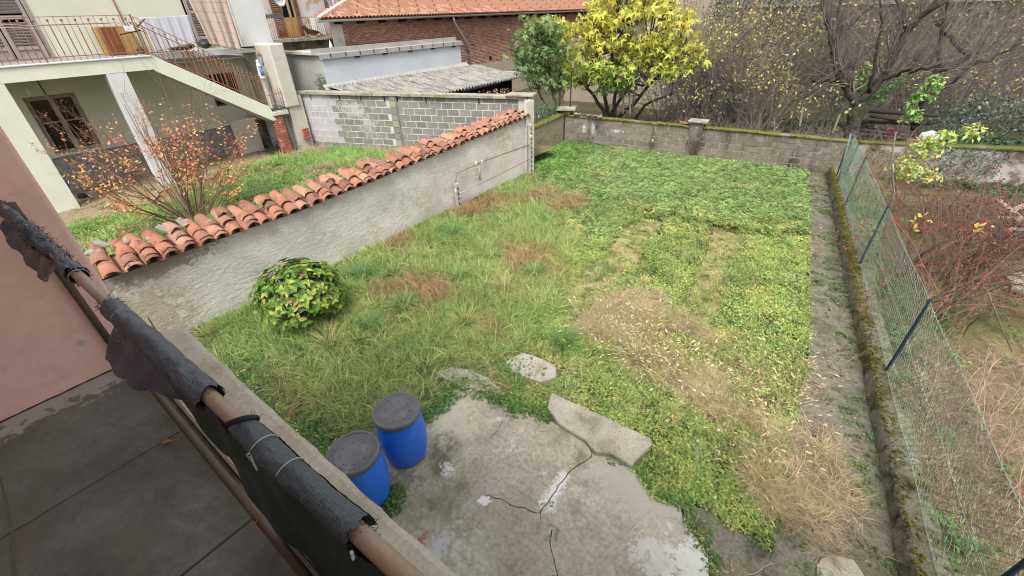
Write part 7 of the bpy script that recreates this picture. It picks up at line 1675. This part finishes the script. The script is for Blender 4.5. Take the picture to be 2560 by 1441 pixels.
# rose bush with red hips
rb = empty('rose_bush', (2.0, 9.4, 0), 'sprawling rose bush covered with red hips behind the chain-link fence', 'shrub')
bs = np.array([(2.0, 8.6, 0), (2.3, 9.8, 0), (2.6, 11.0, 0), (1.9, 10.4, 0), (3.2, 12.0, 0), (2.2, 12.4, 0)]); n = 150; i_ = rng.integers(0, 6, n); a = rng.uniform(0, 6.28, n)
S = bs[i_]+np.stack([rng.normal(0, .15, n), rng.normal(0, .2, n), 0*a], -1); D_ = np.stack([np.cos(a)*.6+.15, np.sin(a)*.6, rng.uniform(.7, 1.2, n)], -1)
lv = grow(S, D_, rng.uniform(1.2, 2.3, n), .010, 4, [5, 4, 3], .45, .55, -.13, .10, 7, 51, .55); V, Fc, C = tubes_levels(lv, (5, 3, 3, 3), c3(108, 88, 80), .3); link('canes', fastmesh('canes', V, Fc, C), m_twig, rb)
hp = along(np.concatenate([lv[2][0], lv[3][0]]), 2600, .5)+rng.normal(0, .02, (2600, 3)); hp = hp[hp[:, 2] > .2]; nh = len(hp); V, Fc, ow = stamp(ico_v*np.array([1, 1, 1.25]), ico_f, hp, eul(rng.normal(0, .5, nh), rng.normal(0, .5, nh), np.zeros(nh)), rng.uniform(.009, .016, nh)); cc = pick([c3(150, 44, 36), c3(116, 30, 32), c3(84, 32, 34)], nh, [.45, .3, .25])
o = link('rose_hips', fastmesh('rose_hips', V, Fc, cc[ow], smooth=True), LEAF('hip', trans=0, rough=.3, spec=.5), rb); o['kind'] = 'stuff'
V, Fc, C = leafset(along(lv[2][0], 1500, .3), .05, [g3(116, 78, 62), g3(140, 96, 70), g3(96, 104, 60)]); o = link('leaves', fastmesh('leaves', V, Fc, C), m_leaf, rb); o['kind'] = 'stuff'
def petals(px, py, Y, r, col, label):
    c = ony(px, py, Y); n = 22; V, Fc, C = leafset(c+rng.normal(0, r*.5, (n, 3)), r, [col, col*.75]); o = link('rose_bloom', fastmesh('rose_bloom', V, Fc, C), m_leaf, rb); o['label'] = label
petals(2237, 552, 9.2, .04, c3(226, 40, 30), 'bright red rose bloom'); petals(2228, 335, 12.5, .06, c3(130, 20, 36), 'dark red rose bloom')
# trunk of an old shrub and arching pale canes
for pts, Y, r_, lab in (([(2205, 600), (2235, 480), (2228, 400), (2240, 330)], 10.5, .02, 'thin upright brown stem behind the fence'), ([(2255, 690), (2300, 640), (2370, 600)], 9.5, .03, 'dark curved old trunk under the rose bush'), ([(2470, 730), (2500, 810), (2530, 880)], 7.6, .010, 'pale bare cane arching down at the right'), ([(2290, 560), (2420, 500), (2560, 430)], 11.5, .008, 'long pale cane reaching toward the peeling wall')):
    o = MB().tube([ony(x, y, Y) for x, y in pts], [r_*(1-.15*i) for i in range(len(pts))], 6).build('stem', m_barkg if r_ < .025 else m_bark); props(o, lab, 'stem')
# sapling with yellow-green compound leaves, and the upright green shoot
def compound(name, pts, Y, nsub, llen, cols, label, leafsz, seed, dz=0.0):
    root = empty(name, tuple(ony(*pts[0], Y)), label, 'sapling'); W = np.array([ony(x, y, Y) for x, y in pts]); r_ = np.random.default_rng(seed)
    path_ = np.array([W[min(int(t), len(W)-2)]*(1-(t-min(int(t), len(W)-2)))+W[min(int(t), len(W)-2)+1]*(t-min(int(t), len(W)-2)) for t in np.linspace(0, len(W)-1, 12)]); V, Fc, _ = tubes(path_[None], np.linspace(.012, .004, 12)[None], 5); parts = [(V, Fc, c3(110, 100, 70)[None])]
    P2 = []; pos = []
    for i in range(nsub):
        t = r_.uniform(.3, 1)*(len(path_)-1); k = min(int(t), len(path_)-2); s = path_[k]*(1-t+k)+path_[k+1]*(t-k); a = r_.uniform(0, 6.28); d = np.array([math.cos(a), math.sin(a), .25]); q = [s+d*llen*u-np.array([0, 0, .5*llen*u*u]) for u in (0, .33, .66, 1)]; P2.append(q)
        for u in np.linspace(.25, 1, 6):
            c = s+d*llen*u-np.array([0, 0, .5*llen*u*u]); pos += [c+r_.normal(0, .012, 3), c+r_.normal(0, .012, 3)]
    V, Fc, _ = tubes(np.array(P2), .003, 3); parts.append((V, Fc, c3(150, 150, 80)[None])); V, Fc, C = merge(parts); link('stems', fastmesh('stems', V, Fc, C), m_twig, root)
    V, Fc, C = leafset(np.array(pos), leafsz, cols, .12, .6, tlt=.4); link('foliage', fastmesh('foliage', V, Fc, C), m_leaf, root)
compound('sapling', [(2235, 560), (2270, 420), (2330, 350), (2440, 310)], 13.0, 46, .34, [g3(176, 200, 84), g3(150, 184, 78), g3(214, 206, 70)], 'sapling with arching yellow-green compound leaves above the rose bush', .11, 61)
compound('sapling', [(2250, 520), (2230, 430), (2290, 400), (2330, 440)], 12.0, 22, .30, [g3(150, 190, 84), g3(210, 190, 70)], 'lower leafy sapling with light green leaflets behind the fence', .10, 62)
compound('sapling', [(2262, 400), (2275, 300), (2305, 240), (2350, 185)], 15.0, 40, .22, [g3(130, 180, 74), g3(160, 200, 90), g3(110, 150, 70)], 'upright shoot of oval bright green leaves before the second bare tree', .11, 63)
c0 = ony(2440, 475, 9.0)
for px_, py_, Y in ((2448, 575, 9.5), (2330, 455, 11.5), (2300, 548, 10.0)):
    c = ony(px_, py_, Y); V, Fc, C = leafset(c+rng.normal(0, .07, (9, 3)), .12, [g3(222, 190, 80), g3(214, 170, 60)]); o = link('yellow_leaves', fastmesh('yellow_leaves', V, Fc, C), m_leaf, rb)
# shrub of tan dead stems on the orchard-wall corner
weeds('dead_shrub', 60, (.3, .9), (12.6, 15.2), (.8, 1.6), 44, c3(160, 136, 108), 'dense tan dead shrub beside the fence corner')
# timber heap, slab, bag
tb = empty('timber_heap', (3.6, 13.4, 0), 'heap of grey weathered planks by the right edge', 'planks')
for (x0, y0, z0), (x1, y1, z1) in ((tuple(onz(2490, 545, .35)), tuple(onz(2640, 552, .35))), (tuple(onz(2495, 500, .45)), tuple(onz(2550, 545, .30))), (tuple(onz(2500, 570, .15)), tuple(onz(2640, 580, .15))), (tuple(onz(2520, 530, .2)), tuple(onz(2600, 500, .3)))):
    MB().bar((x0, y0, z0), (x1, y1, z1), .12, .035).build('plank', m_wood, tb)
for k in range(5): a = onz(2510+k*14, 600-k*9, .05); MB().box((a[0]-.15, a[1]-.1, 0), (a[0]+.2, a[1]+.12, .10+.03*k), None, .02).build('dark_block', m_bark, tb)
o = MB().prism(ccw(jag([tuple(onz(x, y, .06)[:2]) for x, y in [(2520, 690), (2600, 660), (2640, 740), (2530, 722)]], True, .02, .1)), 0, .06).build('stone_slab', m_cop); props(o, 'pale flat stone slab lying in the dry grass at the right edge', 'slab')
q = ony(2321, 345, 17.0); stone(tuple(q), (.22, .12, .2), PLAIN('white_bag', A(214, 218, 230), .5), 'crumpled white bag caught behind the right-hand wall', 'bag', 'bag')
n = 500
for i in range(3):
    q = ony(2285+i*22, 352, 16.7); o = MB().box((q[0]-.13, q[1]-.07, q[2]-.03), (q[0]+.13, q[1]+.07, q[2]+.03), None, .012).build('clay_tile_piece', m_terra); props(o, ['first', 'second', 'third'][i]+' red tile fragment from the left on the peeling wall top', 'tile')

# things of one kind share a group
GROUPS = {'grass_tussock': 'grass clumps standing out of the garden grass', 'concrete_slab': 'concrete slabs round the patio', 'bare_tree': 'bare trees beyond the garden wall',
          'evergreen_bush': 'dark bushes and trees far behind', 'ivy_bush': 'dark bushes and trees far behind', 'fig_tree': 'fig trees behind the wall', 'sapling': 'saplings in the right-hand garden',
          'slate_piece': 'stone scraps on the tiled wall', 'block_wall': 'concrete block walls', 'chain_link_fence': 'chain-link fences', 'stake': 'stakes amid the scrub', 'clay_tile_piece': 'red tile fragments on the peeling wall',
          'stair_railing': 'iron railings of the green house', 'stem': 'single stems in the right-hand garden'}
for o in scene.objects:
    g_ = GROUPS.get(o.name.split('.')[0])
    if g_ and not o.parent: o['group'] = g_
